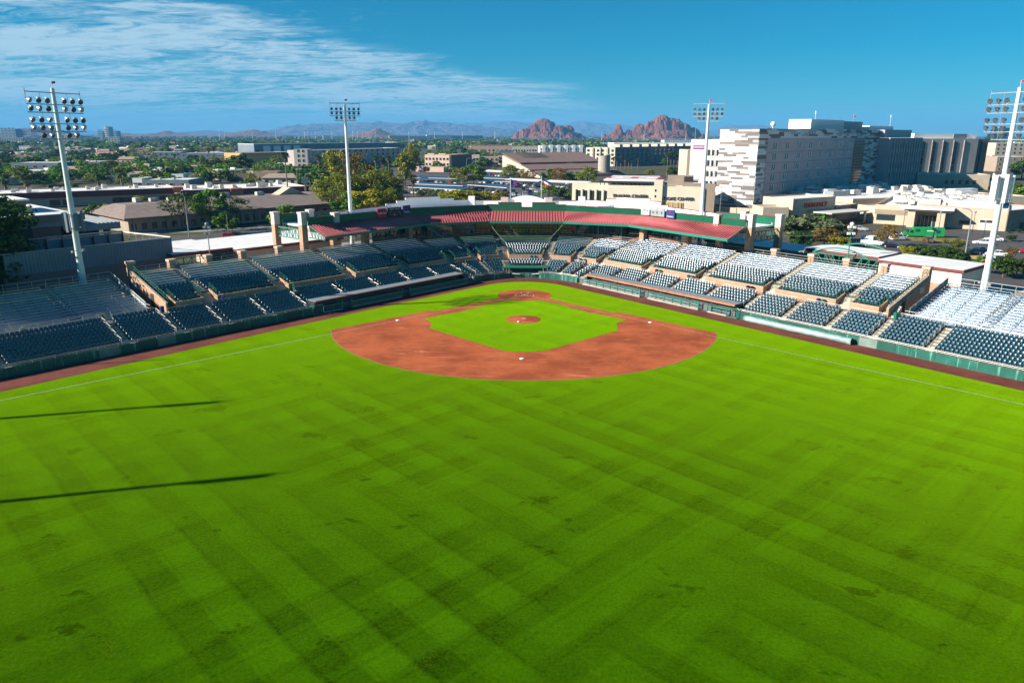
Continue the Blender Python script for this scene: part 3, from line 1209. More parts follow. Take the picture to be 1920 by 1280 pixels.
# upper bowl
UPQ = [-2.5, 10.8, 23.2, 36.6, 48.8, 55.2]
GU = 'grandstand sections of green seats below silver benches'
for side in (0, 1):
 lit = 'sunlit' if side == 0 else 'shaded'
 for i in range(5):
  a, b = UPQ[i], UPQ[i + 1]
  ex = ', with brick flank' if i == 4 else ''
  lab = f'{ordinal(i)} upper section from the bend, {lit} side, green seats and benches{ex}'
  if side:
   a, b = mirq(a), mirq(b)
  upper_section(a, b, lab, GU, 6, 8, end_wall=(b if i == 4 else None))
ctr = [(-2.5, -19.7, 'upper section at the right bend, green seats below short silver benches'),
 (-19.7, -37.1, 'upper section just right of the middle one, green seats below short benches'),
 (-37.1, -62.3, 'middle upper section straight behind home plate, green seats below short benches'),
 (-62.3, mirq(-19.7), 'upper section just left of the middle one, green seats below short benches'),
 (mirq(-19.7), mirq(-2.5), 'upper section at the left bend, green seats below short silver benches')]
for a, b, lab in ctr:
 upper_section(a, b, lab, GU, 6, 6)
place_seats()

# cross aisle between the two bowls, and the concourse behind
g = MB()
for a, b, s in ((95, 9, 8), (9, 0, 4), (0, -99.44, 36), (-99.44, mirq(9), 4), (mirq(9), mirq(95), 8)):
 qs = [a + (b - a) * i / s for i in range(s + 1)]
 for u, v in zip(qs[:-1], qs[1:]):
  pts = [bowl(u, 20.96), bowl(v, 20.96), bowl(v, 24.5), bowl(u, 24.5)]
  if (pts[1] - pts[0]).cross(pts[3] - pts[0]).z < 0:
   pts = pts[::-1]
  zz = [walk_z(u), walk_z(v), walk_z(v), walk_z(u)]
  g.hexa([V3(p, 0) for p in pts], [V3(p, walk_z((u + v) / 2)) for p in pts])
structure('cross_aisle', g, M['concrete'])
g = MB()
for a, b, s in ((95, 0, 8), (0, -99.44, 24), (-99.44, mirq(95), 8)):
 qs = [a + (b - a) * i / s for i in range(s + 1)]
 for u, v in zip(qs[:-1], qs[1:]):
  pts = [bowl(u, 33.8), bowl(v, 33.8), bowl(v, 62), bowl(u, 62)]
  if (pts[1] - pts[0]).cross(pts[3] - pts[0]).z < 0:
   pts = pts[::-1]
  g.prism(pts, -0.05, 2.75)
structure('concourse', g, M['pavement'])

# ------------------------------------------------------------------ field wall, in padded panels
def wall_run(name_label, q0, q1, hgt, group, arc=False, n=15.0, kinds=None):
 qm = (q0 + q1) / 2
 c = bowl(qm, n)
 rot = section_frame(q0, q1)[4]
 t = thing('field_wall', name_label, 'wall', (c.x, c.y, 0), rot, group)
 L_ = (bowl(q0, n) - bowl(q1, n)).length if not arc else abs(q1 - q0) * pi / 180 * (n - 1.68)
 k = max(1, round(L_ / 2.45))
 for i in range(k):
  a, b = q0 + (q1 - q0) * i / k, q0 + (q1 - q0) * (i + 1) / k
  pa, pb = bowl(a, n), bowl(b, n)
  u = (pb - pa).normalized() * 0.012
  nn = (bowl(qm, 30) - bowl(qm, 15)).normalized()
  off = nn * RNG.uniform(0, 0.012)
  mb = MB()
  pts = [pa + u - off, pb - u - off, pb - u + nn * 0.12, pa + u + nn * 0.12]
  if (pts[1] - pts[0]).cross(pts[3] - pts[0]).z < 0:
   pts = pts[::-1]
  mb.prism(pts, 0.0, hgt)
  r = RNG.random()
  mk = 'pad' if r < 0.66 else ('pad_dark' if r < 0.94 else 'pad_grey')
  part('wall_panel', mb, M[mk], t)
 mb = MB()
 qs = [q0 + (q1 - q0) * i / (k if arc else 1) for i in range((k if arc else 1) + 1)]
 for a, b in zip(qs[:-1], qs[1:]):
  pts = [bowl(a, n + .125), bowl(b, n + .125), bowl(b, n + .50), bowl(a, n + .50)]
  if (pts[1] - pts[0]).cross(pts[3] - pts[0]).z < 0:
   pts = pts[::-1]
  mb.prism(pts, 0, hgt - 0.06)
 part('wall_core', mb, M['concrete'], t)
 mb = MB()
 for a, b in zip(qs[:-1], qs[1:]):
  for h in (0.16, 0.34):
   mb.tube(V3(bowl(a, n + .2), hgt + h), V3(bowl(b, n + .2), hgt + h), 0.035, n=6)
 for i in range(k + 1):
  p = bowl(q0 + (q1 - q0) * i / k, n + .2)
  mb.tube(V3(p, hgt - 0.07), V3(p, hgt + .34), 0.03, n=6)
 part('top_rail', mb, M['rail'], t)
 return t

GW = 'padded green walls around the field'
wall_run('sunlit green padded field wall with faded panels, past the sunlit dugout', 35.6, 92, 1.15, GW)
wall_run('shaded dark padded field wall, past the shaded dugout', mirq(35.6), mirq(92), 1.15, GW)
wall_run('curved padded wall behind home plate, right half', -1.0, -38.2, 1.05, GW, True)
wall_run('curved padded wall behind home plate, shaded left half', -61.2, mirq(-1.0), 1.05, GW, True)

# the pit for cameras behind home plate
t = thing('camera_pit', 'dark camera pit with a flat lid set into the wall behind home plate', 'dugout', V3(bowl(-49.72, 15.2), 0), 0)
mb = MB()
mb.box((0, 17.2, 2.0), (9.2, 2.6, 0.14))
part('lid', mb, M['green_metal'], t)
mb = MB()
mb.box((0, 18.3, 0.0), (9.0, 0.15, 1.98))
mb.box((-4.52, 17.2, 0), (0.14, 2.2, 1.98))
mb.box((4.52, 17.2, 0), (0.14, 2.2, 1.98))
part('pit_wall', mb, M['bluegrey'], t)
mb = MB()
mb.box((0, 15.9, 0.0), (9.0, 0.14, 0.95))
part('front_wall', mb, M['pad'], t)
for xx in (-4.3, -3.2, 3.6, 4.4):
 mb = MB()
 mb.tube((xx, 15.98, 0), (xx, 15.98, 1.98), 0.05)
 part('post', mb, M['rail'], t)
mb = MB()
for xx in (-2.6, 2.8):
 mb.bar((xx, 15.7, 0.98), (xx + 1.5 * (1 if xx < 0 else -1), 15.7, 0.85), 0.5, 0.05)
part('padding_sheet', mb, M['white'], t)

# ------------------------------------------------------------------ dugouts
def dugout(side, label):
 def P(q, n):
  return bowl(q if side == 0 else mirq(q), n)
 qa, qb = 2.2, 35.2
 c = P((qa + qb) / 2, 15.5)
 q0, q1, n, x, rot = section_frame(*( (qa, qb) if side == 0 else (mirq(qa), mirq(qb)) ))
 t = thing('dugout', label, 'dugout', (c.x, c.y, 0), rot, 'two team dugouts')

 def slab(mb, qa, qb, n0, n1, z0, z1, dz=0.0, m=0):
  pts = [P(qa, n0), P(qb, n0), P(qb, n1), P(qa, n1)]
  zz0 = [z0, z0, z0 + dz, z0 + dz]
  if (pts[1] - pts[0]).cross(pts[3] - pts[0]).z < 0:
   pts = pts[::-1]
   zz0 = zz0[::-1]
  h = z1 - z0
  mb.hexa([V3(p, z) for p, z in zip(pts, zz0)], [V3(p, z + h) for p, z in zip(pts, zz0)], m)
 mb = MB()
 slab(mb, qa, qb, 15.25, 17.35, 1.92, 2.02, 0.06)
 part('roof', mb, M['grey_metal'], t)
 mb = MB()
 slab(mb, qa, qb, 15.08, 15.246, 1.72, 2.035)
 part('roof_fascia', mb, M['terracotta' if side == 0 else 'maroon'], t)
 mb = MB()
 slab(mb, qa, qb, 17.2, 17.33, -0.4, 1.97)
 slab(mb, qa - .12, qa, 15.3, 17.3, -0.4, 1.95)
 slab(mb, qb, qb + .12, 15.3, 17.3, -0.4, 1.95)
 part('inner_wall', mb, M['dark'], t)
 mb = MB()
 slab(mb, qa + .3, qb - .3, 16.7, 17.15, 0.35, 0.42)
 slab(mb, qa + .3, qb - .3, 17.1, 17.17, 0.5, 0.85)
 part('player_bench', mb, M['tan_dark'], t)
 # rail fence in front: posts, padded top rail, screens
 mb = MB()
 k = 18
 f0, f1 = qa - 0.6, qb - 1.2
 nf = 14.75
 gap = (8, 15)
 for i in range(k + 1):
  q = f0 + (f1 - f0) * i / k
  p = P(q, nf)
  mb.box((p.x, p.y, 0), (0.09, 0.09, 1.16), rot)
 for i in range(k):
  if i in gap:
   continue
  a, b = f0 + (f1 - f0) * i / k, f0 + (f1 - f0) * (i + 1) / k
  for z, h in ((1.10, 0.14), (0.60, 0.06)):
   mb.bar(V3(P(a, nf), z), V3(P(b, nf), z), 0.10, h)
 for i in gap:
  for e in (0, 1):
   q = f0 + (f1 - f0) * (i + e) / k
   p = P(q, nf)
   mb.box((p.x, p.y, 0), (0.16, 0.16, 1.5), rot)
 part('fence_rail', mb, M['green_steel'], t)
 mb = MB()
 for i in range(k):
  if i in gap:
   continue
  a, b = f0 + (f1 - f0) * i / k, f0 + (f1 - f0) * (i + 1) / k
  mb.bar(V3(P(a, nf), 0.12), V3(P(b, nf), 0.12), 0.16, 0.22)
 part('kerb', mb, M['concrete'], t)
 for i in range(k):
  if i in gap or i > 15:
   continue
  a, b = f0 + (f1 - f0) * (i + .08) / k, f0 + (f1 - f0) * (i + .92) / k
  mb = MB()
  mb.bar(V3(P(a, nf + .05), 0.84), V3(P(b, nf + .05), 0.84), 0.02, 0.12)
  mb.bar(V3(P(a, nf + .05), 0.36), V3(P(b, nf + .05), 0.36), 0.02, 0.16)
  part('screen', mb, M['bluegrey' if side else 'grey_metal'], t)  # bluer tone on the shaded side: shade put into the colour
 # cage at the outer end
 mb = MB()
 for q in (qb - 1.0, qb + 0.9):
  for n_ in (14.5, 15.4):
   p = P(q, n_)
   mb.tube(V3(p, 0), V3(p, 1.55), 0.05, n=6)
 for z in (0.08, 1.5):
  mb.bar(V3(P(qb - 1, 14.5), z), V3(P(qb + .9, 14.5), z), 0.09)
  mb.bar(V3(P(qb + .9, 14.5), z), V3(P(qb + .9, 15.4), z), 0.09)
  mb.bar(V3(P(qb - 1, 14.5), z), V3(P(qb - 1, 15.4), z), 0.09)
 part('end_cage', mb, M['green_steel'], t)
 mb = MB()
 for i in range(6):
  p = P(qa + 2 + i * 5.3, 15.4)
  mb.tube(V3(p, -0.3), V3(p, 1.93), 0.06, n=6)
 part('roof_post', mb, M['green_steel'], t)
 # dark floor slab lying just above field level
 mb = MB()
 slab(mb, qa, qb, 14.95, 17.19, 0.012, 0.03)
 part('dugout_floor', mb, M['tread'], t)
 return t

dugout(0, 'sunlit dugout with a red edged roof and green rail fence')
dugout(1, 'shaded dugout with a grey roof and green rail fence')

# rolled tarpaulin by the wall
mb = MB()
ring = []
for i in range(25):
 q = 37.6 + i * 17.0 / 24
 c = V3(bowl(q, 14.35), 0.46)
 r = 0.46 * (1 + 0.06 * sin(i * 1.9) + 0.04 * sin(i * 4.3))
 ring.append((c, r))
nv = 14
for (c, r) in ring:
 for j in range(nv):
  a = 2 * pi * j / nv
  rr = r * (1 + 0.04 * sin(3 * a + c.x))
  p = c + NN * (cos(a) * rr) + Vector((0, 0, sin(a) * rr))
  mb.v.append((p.x, p.y, max(0.012, p.z)))
for k in range(24):
 for j in range(nv):
  j2 = (j + 1) % nv
  mb.f.append((k * nv + j, k * nv + j2, (k + 1) * nv + j2, (k + 1) * nv + j))
  mb.m.append(0)
mb.f.append(tuple(range(nv)))
mb.f.append(tuple(24 * nv + j for j in reversed(range(nv))))
mb.m += [0, 1]
M['tarp'] = mat('tarpaulin', (0.25, 0.36, 0.36), 0.35, var=0.22, scale=1.2, bump=0.7, stretch=(1, 1, 1))
solo('tarp_roll', mb, [M['tarp'], M['dark']], 'long silvery green rolled tarpaulin lying against the sunlit field wall', 'tarp', ring[12][0], 0, smooth=True)

# ------------------------------------------------------------------ silver bleachers beyond the grandstands
def bleachers(side, label):
 def P(q, n):
  return bowl(q if side == 0 else mirq(q), n)
 qa, qb = 57.4, 84.0
 q0, q1, n, x, rot = section_frame(*((qa, qb) if side == 0 else (mirq(qa), mirq(qb))))
 c = P((qa + qb) / 2, 24)
 t = thing('bleachers', label, 'bleachers', (c.x, c.y, 0), rot, 'silver bleachers at the outer ends')
 rows = 14
 z0, dz, n0, pn = 3.05, 0.222, 24.2, 0.84

 def span(mb, a, b, nn, z, w, h, m=0):
  mb.bar(V3(P(a, nn), z), V3(P(b, nn), z), w, h, m)
 mb = MB()
 pts = [P(qa, 22.8), P(qb, 22.8), P(qb, 24.19), P(qa, 24.19)]
 if (pts[1] - pts[0]).cross(pts[3] - pts[0]).z < 0:
  pts = pts[::-1]
 mb.prism(pts, 2.55, z0)
 part('front_walk', mb, M['bleach'], t)
 breaks = [qa + .15, 66.0, 67.2, 76.2, 77.4, qb]
 for i in range(rows):
  nn = n0 + i * pn
  z = z0 + 0.02 + i * dz
  mb = MB()
  pts = [P(qa, nn), P(qb, nn), P(qb, nn + pn - .004), P(qa, nn + pn - .004)]
  if (pts[1] - pts[0]).cross(pts[3] - pts[0]).z < 0:
   pts = pts[::-1]
  mb.prism(pts, z - 0.2, z)
  part('foot_plank', mb, M['bleach'], t)
  for a, b in ((breaks[0], breaks[1]), (breaks[2], breaks[3]), (breaks[4], breaks[5])):
   mb = MB()
   span(mb, a, b, nn + 0.52, z + 0.40, 0.28, 0.09)
   k = max(1, round((b - a) / 2.0))
   for j in range(k + 1):
    p = P(a + .1 + (b - a - .2) * j / k, nn + .52)
    mb.box((p.x, p.y, z), (0.06, 0.2, 0.354), rot, 1)
   part('bench', mb, [M['bleach'], M['grey_metal']], t)
 zb = z0 + rows * dz
 nb = n0 + rows * pn

 def fence(mb, pts, h=1.0):
  for a, b in zip(pts[:-1], pts[1:]):
   L_ = (b - a).length
   k = max(1, round(L_ / 1.8))
   for hh in (0.5, h):
    mb.tube(a + Vector((0, 0, hh)), b + Vector((0, 0, hh)), 0.032, n=6)
   for j in range(k + 1):
    p = a.lerp(b, j / k)
    mb.tube(p, p + Vector((0, 0, h)), 0.032, n=6)
 mb = MB()
 fence(mb, [V3(P(qa, 24.2), z0), V3(P(qa, 22.85), z0), V3(P(qb, 22.85), z0)])
 part('front_rail', mb, M['rail'], t)
 mb = MB()
 fence(mb, [V3(P(qa, 24.3), z0 + .1), V3(P(qa, nb), zb), V3(P(qb, nb), zb)], 1.1)
 part('edge_rail', mb, M['rail'], t)
 # mesh sheet on the sloping flank
 mb = MB()
 A, B = P(qa - .03, 24.4), P(qa - .03, nb)
 A2, B2 = P(qa - .06, 24.4), P(qa - .06, nb)
 mb.hexa([V3(A, z0), V3(B, zb), V3(B2, zb), V3(A2, z0)], [V3(A, z0 + 1), V3(B, zb + 1), V3(B2, zb + 1), V3(A2, z0 + 1)])
 part('flank_sheet', mb, M['bluegrey'], t)
 for qq in (66.6, 76.8):
  mb = MB()
  for k in range(5):
   mb = MB()
   i0 = 1 + k * 2.6
   p = V3(P(qq, n0 + i0 * pn), z0 + i0 * dz)
   p2 = V3(P(qq, n0 + (i0 + 1.7) * pn), z0 + (i0 + 1.7) * dz)
   hoop_rail(mb, p, (p2 - p).normalized(), 1.4, 0.9)
   part('aisle_handrail', mb, M['rail'], t)
  mb = MB()
  for i in range(rows):
   p = P(qq, n0 + i * pn + .2)
   mb.box((p.x, p.y, z0 + .025 + i * dz), (1.0, 0.36, 0.11), rot)
  part('aisle_steps', mb, M['bleach'], t)
 if side == 1:
  # rails of the raised platforms among the rows
  for i in (5, 8, 11):
   z = z0 + i * dz
   for a, b in ((58.6, 65.6), (67.6, 75.8)):
    mb = MB()
    fence(mb, [V3(P(a, n0 + i * pn + .9), z), V3(P(a, n0 + i * pn), z), V3(P(b, n0 + i * pn), z), V3(P(b, n0 + i * pn + .9), z)], 0.95)
    part('platform_rail', mb, M['rail'], t)
 # under frame closed with a dark skirt
 mb = MB()
 for a, b, c2, d in ((qa, qb, 23.0, 23.05),):
  pts = [P(a, c2), P(b, c2), P(b, d), P(a, d)]
  if (pts[1] - pts[0]).cross(pts[3] - pts[0]).z < 0:
   pts = pts[::-1]
  mb.prism(pts, 0, 2.54)
 pts = [P(qa + .05, 24.2), P(qb, 24.2), P(qb, nb - .05), P(qa + .05, nb - .05)]
 flip = (pts[1] - pts[0]).cross(pts[3] - pts[0]).z < 0
 zz = [2.8, 2.8, zb - .3, zb - .3]
 if flip:
  pts, zz = pts[::-1], zz[::-1]
 mb.hexa([V3(p, 0) for p in pts], [V3(p, z_) for p, z_ in zip(pts, zz)])
 part('skirt', mb, M['grey_metal'], t)
 return t

bleachers(0, 'sunlit white looking metal bleachers past the brick end of the grandstand')
BL1 = bleachers(1, 'shaded blue looking metal bleachers with platform rails')

def GN(px, py, n, side=0):
 """the place on the upright plane n of the seat line (side 1: the mirrored side)"""
 nv = NN if side == 0 else Vector((-NN.x, NN.y, 0))
 d = ray(px, py)
 return PXC + d * ((n - PXC.dot(nv)) / d.dot(nv))

def text(s, p, right, up, size, m, parent=None, shear=0.0, extrude=0.03, name='lettering', align='CENTER'):
 cu = bpy.data.curves.new(name, 'FONT')
 cu.body = s
 cu.size = size
 cu.extrude = extrude
 cu.shear = shear
 cu.align_x = align
 cu.align_y = 'CENTER'
 cu.resolution_u = 3
 tmp = bpy.data.objects.new(name, cu)
 COL.objects.link(tmp)
 dg = bpy.context.evaluated_depsgraph_get()
 me = bpy.data.meshes.new_from_object(tmp.evaluated_get(dg))
 bpy.data.objects.remove(tmp)
 me.materials.clear()
 me.materials.append(m)
 o = link(name, me, parent)
 r = Vector(right).normalized()
 u = Vector(up).normalized()
 z = r.cross(u)
 mw = Matrix(((r.x, u.x, z.x, p[0]), (r.y, u.y, z.y, p[1]), (r.z, u.z, z.z, p[2]), (0, 0, 0, 1)))
 if parent is not None:
  loc, rot = root_frame(parent)
  inv = (Matrix.Translation(loc) @ Matrix.Rotation(rot, 4, 'Z')).inverted()
  mw = inv @ mw
 o.matrix_local = mw
 return o

def flat(mat_name, col, rough=0.5):
 M[mat_name] = mat(mat_name, col, rough, var=0.05)
 return M[mat_name]

flat('sign_red', (0.5, 0.01, 0.02))
flat('sign_white', (0.78, 0.78, 0.76))
flat('sign_navy', (0.02, 0.03, 0.16))
flat('sign_black', (0.012, 0.014, 0.02))
flat('sign_purple', (0.16, 0.01, 0.16))
flat('sign_blue', (0.012, 0.03, 0.16))
flat('letter_dark', (0.045, 0.045, 0.05))
flat('orange', (0.6, 0.15, 0.02))

for ch, px, py in (('A', 192, 594), ('B', 45, 620)):
 p = GN(px, py, 22.7, 1)
 tv = Vector((-TT.x, TT.y, 0)) * -1
 mb = MB()
 mb.bar(p - tv * .45, p + tv * .45, .05, .9)
 part('section_plate', mb, M['tan'], BL1)
 text(ch, p - Vector((-NN.x, NN.y, 0)) * .05, tv, (0, 0, 1), .8, M['letter_dark'], BL1)

# ------------------------------------------------------------------ canopy roof of the middle stand
EAVE = [(-35.6, 1.6), (-20.9, 22.2), (-7.75, 27.1), (7.85, 27.1), (20.9, 22.2), (35.6, 1.6)]
RIDG = [(-39.4, 4.9), (-23.3, 24.1), (-8.45, 31.6), (8.55, 31.6), (23.3, 24.1), (39.4, 4.9)]
ZE, ZR = 9.92, 11.66
ROOFS = ['left end slope of the red canopy', 'left bend slope of the red canopy', 'middle slope of the red canopy', 'right bend slope of the red canopy', 'right end slope of the red canopy']
roof = thing('grandstand_canopy', 'long red ribbed canopy roof with a green fascia over the press box', 'roof', (0, 30, 0))
for k in range(5):
 e0, e1, r0, r1 = [Vector((*p, 0)) for p in (EAVE[k], EAVE[k + 1], RIDG[k], RIDG[k + 1])]
 mb = MB()
 a, b, c, d = V3(e0, ZE), V3(e1, ZE), V3(r1, ZR), V3(r0, ZR)
 mb.hexa([p - Vector((0, 0, .14)) for p in (a, b, c, d)], [a, b, c, d])
 rp = part('roof_sheet', mb, M['roof_red'], roof)
 mb = MB()
 k_n = max(8, int((e1 - e0).length / 0.58))
 # seams run square to the eave; the slanted hips cut them
 ed = (e1 - e0).normalized()
 up2 = Vector((-ed.y, ed.x, 0))
 depth = ((r0 + r1) / 2 - (e0 + e1) / 2).dot(up2)
 for i in range(-2, k_n + 3):
  s = (e1 - e0).length * i / k_n
  lo, hi = 0.0, 1.0
  # hips: s at the eave must lie within the sloping sides
  sl0, sl1 = (r0 - e0).dot(ed), (r1 - e1).dot(ed)
  L_ = (e1 - e0).length
  ts = [t / 24 for t in range(25) if sl0 * (t / 24) - 1e-4 <= s <= L_ + sl1 * (t / 24) + 1e-4]
  if len(ts) < 2:
   continue
  p = e0 + ed * s + up2 * depth * ts[0]
  q = e0 + ed * s + up2 * depth * ts[-1]
  zz = lambda t: ZE + (ZR - ZE) * t
  mb.bar(V3(p, zz(ts[0]) + 0.05), V3(q, zz(ts[-1]) + 0.05), 0.12, 0.12)
 tag(link('roof_seams', mb.mesh('roof_seams', M['roof_red'], roof.location), rp), kind='stuff')
 mb = MB()
 up2n = up2 * -0.08
 mb.hexa([V3(e0 + up2n, ZE - .42), V3(e1 + up2n, ZE - .42), V3(e1 - up2n * .01, ZE - .42), V3(e0 - up2n * .01, ZE - .42)],
   [V3(e0 + up2n, ZE + .03), V3(e1 + up2n, ZE + .03), V3(e1 - up2n * .01, ZE + .03), V3(e0 - up2n * .01, ZE + .03)])
 part('gutter', mb, M['green_steel'], roof)
 # fascia wall behind the ridge
 ht = [1.35, 1.35, 1.9, 1.35, 1.35][k]
 base = 11.5
 off = up2 * 0.02
 mb = MB()
 # corrugated green sheet: shallow folds
 n_f = max(10, int((r1 - r0).length / 0.22))
 rd = (r1 - r0).normalized()
 for i in range(n_f):
  a = r0.lerp(r1, i / n_f)
  b = r0.lerp(r1, (i + 1) / n_f)
  m_ = (a + b) / 2 - up2 * 0.09
  hh = ht
  if k == 2 and abs(i / n_f - 0.5) < 0.07:
   hh = 0.9
  elif k == 2 and abs(i / n_f - 0.5) > 0.36:
   hh = 1.45
  for u, v in ((a, m_), (m_, b)):
   mb.hexa([V3(u, base), V3(v, base), V3(v + up2 * .25, base), V3(u + up2 * .25, base)],
     [V3(u, base + hh), V3(v, base + hh), V3(v + up2 * .25, base + hh), V3(u + up2 * .25, base + hh)])
 part('fascia', mb, M['green_metal'], roof)
 mb = MB()
 segs = [(0, 1, ht)] if k != 2 else [(0, .14, 1.45), (.14, .43, 1.9), (.43, .57, 0.9), (.57, .86, 1.9), (.86, 1, 1.45)]
 for s0, s1, hh in segs:
  a, b = r0.lerp(r1, s0), r0.lerp(r1, s1)
  z = base + hh + .003
  mb.hexa([V3(a - up2 * .12, z), V3(b - up2 * .12, z), V3(b + up2 * .3, z), V3(a + up2 * .3, z)],
    [V3(a - up2 * .12, z + .12), V3(b - up2 * .12, z + .12), V3(b + up2 * .3, z + .12), V3(a + up2 * .3, z + .12)])
 part('fascia_cap', mb, M['maroon'], roof)
# underside truss ends
for s in (-1, 1):
 mb = MB()
 e, r = Vector((s * 35.6, 1.6, 0)), Vector((s * 39.4, 4.9, 0))
 pts = [e.lerp(r, t / 5) for t in range(6)]
 for i in range(5):
  za, zb2 = ZE - .1 + (ZR - ZE) * i / 5, ZE - .1 + (ZR - ZE) * (i + 1) / 5
  mb.bar(V3(pts[i], 9.35), V3(pts[i + 1], 9.35), 0.14)
  mb.bar(V3(pts[i], za), V3(pts[i + 1], zb2), 0.14)
  mb.bar(V3(pts[i], 9.35), V3(pts[i], za), 0.09)
  mb.bar(V3(pts[i], 9.35), V3(pts[i + 1], zb2), 0.08)
 part('end_truss', mb, M['green_steel'], roof)

# flat white deck behind and its stepped parapets
house = thing('stadium_clubhouse', 'white flat roofed clubhouse with stepped parapets behind the red canopy', 'building', (0, 42, 0))
mb = MB()
DK = [(-39.0, 5.6), (-23.0, 24.9), (-8.3, 32.0), (8.4, 32.0), (23.0, 24.9), (39.0, 5.6), (46.8, 12.4), (31.5, 37.5), (13.0, 47.5), (-13.0, 47.5), (-31.5, 37.5), (-46.8, 12.4)]
mb.prism(DK, 10.9, 11.2)
part('roof_deck', mb, M['white_roof'], house)
mb = MB()
WL = [(-24.8, 28.2), (-9.2, 36.0), (9.2, 36.0), (24.8, 28.2), (30.5, 36.5), (12.6, 46.5), (-12.6, 46.5), (-30.5, 36.5)]
mb.prism(WL, 0, 10.89)
part('wall', mb, M['cream'], house)

def parapet(a, b, z0, z1, m='white', th=0.35, cap=True):
 a, b = Vector((*a, 0)), Vector((*b, 0))
 d = (b - a).normalized()
 nn = Vector((-d.y, d.x, 0)) * th / 2
 mb = MB()
 mb.prism([a - nn, b - nn, b + nn, a + nn], z0, z1)
 o = part('parapet', mb, M[m], house)
 if cap:
  mb = MB()
  nn = nn * 1.35
  mb.prism([a - nn, b - nn, b + nn, a + nn], z1 + .003, z1 + .12)
  part('coping', mb, M['maroon'], house)
 return o

def lp(a, b, t):
 return (a[0] + (b[0] - a[0]) * t, a[1] + (b[1] - a[1]) * t)

PA, PB, PCn, PD = (-31.5, 37.5), (-13.0, 47.5), (13.0, 47.5), (31.5, 37.5)
PE, PF = (-46.8, 12.4), (46.8, 12.4)
for a, b, segs in ((PA, PB, [(0, .12, 12.5), (.12, .22, 13.1), (.22, .62, 13.7), (.62, .78, 13.2), (.78, 1, 12.7)]),
    (PB, PCn, [(0, .30, 12.5), (.30, .34, 13.3), (.66, .70, 13.3), (.70, 1, 12.5)]),
    (PCn, PD, [(0, .30, 12.7), (.30, .42, 13.2), (.42, .80, 13.7), (.80, .92, 13.1), (.92, 1, 12.4)]),
    (PE, PA, [(0, .15, 11.7), (.15, 1, 12.0)]), (PD, PF, [(0, .85, 12.0), (.85, 1, 11.7)])):
 for t0_, t1_, z in segs:
  parapet(lp(a, b, t0_), lp(a, b, t1_), 10.5, z)
for q in (.01, .99):
 pass
# arched centre piece
mb = MB()
xs = [-4.1 + 8.2 * i / 16 for i in range(17)]
for x0, x1 in zip(xs[:-1], xs[1:]):
 z0_, z1_ = 12.7 + 1.0 * (1 - (x0 / 4.3) ** 2), 12.7 + 1.0 * (1 - (x1 / 4.3) ** 2)
 mb.hexa([(x0, 47.3, 10.5), (x1, 47.3, 10.5), (x1, 47.7, 10.5), (x0, 47.7, 10.5)], [(x0, 47.3, z0_), (x1, 47.3, z1_), (x1, 47.7, z1_), (x0, 47.7, z0_)])
part('arched_parapet', mb, M['white'], house)
for x in (-5.2, 5.2):
 mb = MB()
 mb.box((x, 47.4, 10.4), (1.7, 1.0, 2.9))
 part('parapet_pier', mb, M['pier'], house)
for p in (PB, PCn):
 mb = MB()
 mb.box((p[0], p[1], 10.4), (1.5, 1.5, 3.1))
 part('parapet_pier', mb, M['white'], house)
# small hatches and ducts on the deck
for (x, y, sx, sy, h) in ((-26, 30, 2.6, 1.5, 1.0), (-16, 36, 1.2, 1.2, .7), (-4, 40, 2.2, .8, .5), (10, 41, 1.1, 1.1, .8), (17.5, 38, 4.5, 1.1, 1.1), (26, 31, 1.6, 1.2, .8), (30, 25, 1.0, 1.0, .9)):
 mb = MB()
 mb.box((x, y, 11.2), (sx, sy, h), 0.5 if x > 0 else -0.5)
 solo('roof_hatch', mb, M['white'], 'small white duct box on the clubhouse roof', 'duct', (x, y, 11.2), 0, 'duct boxes on the clubhouse roof')

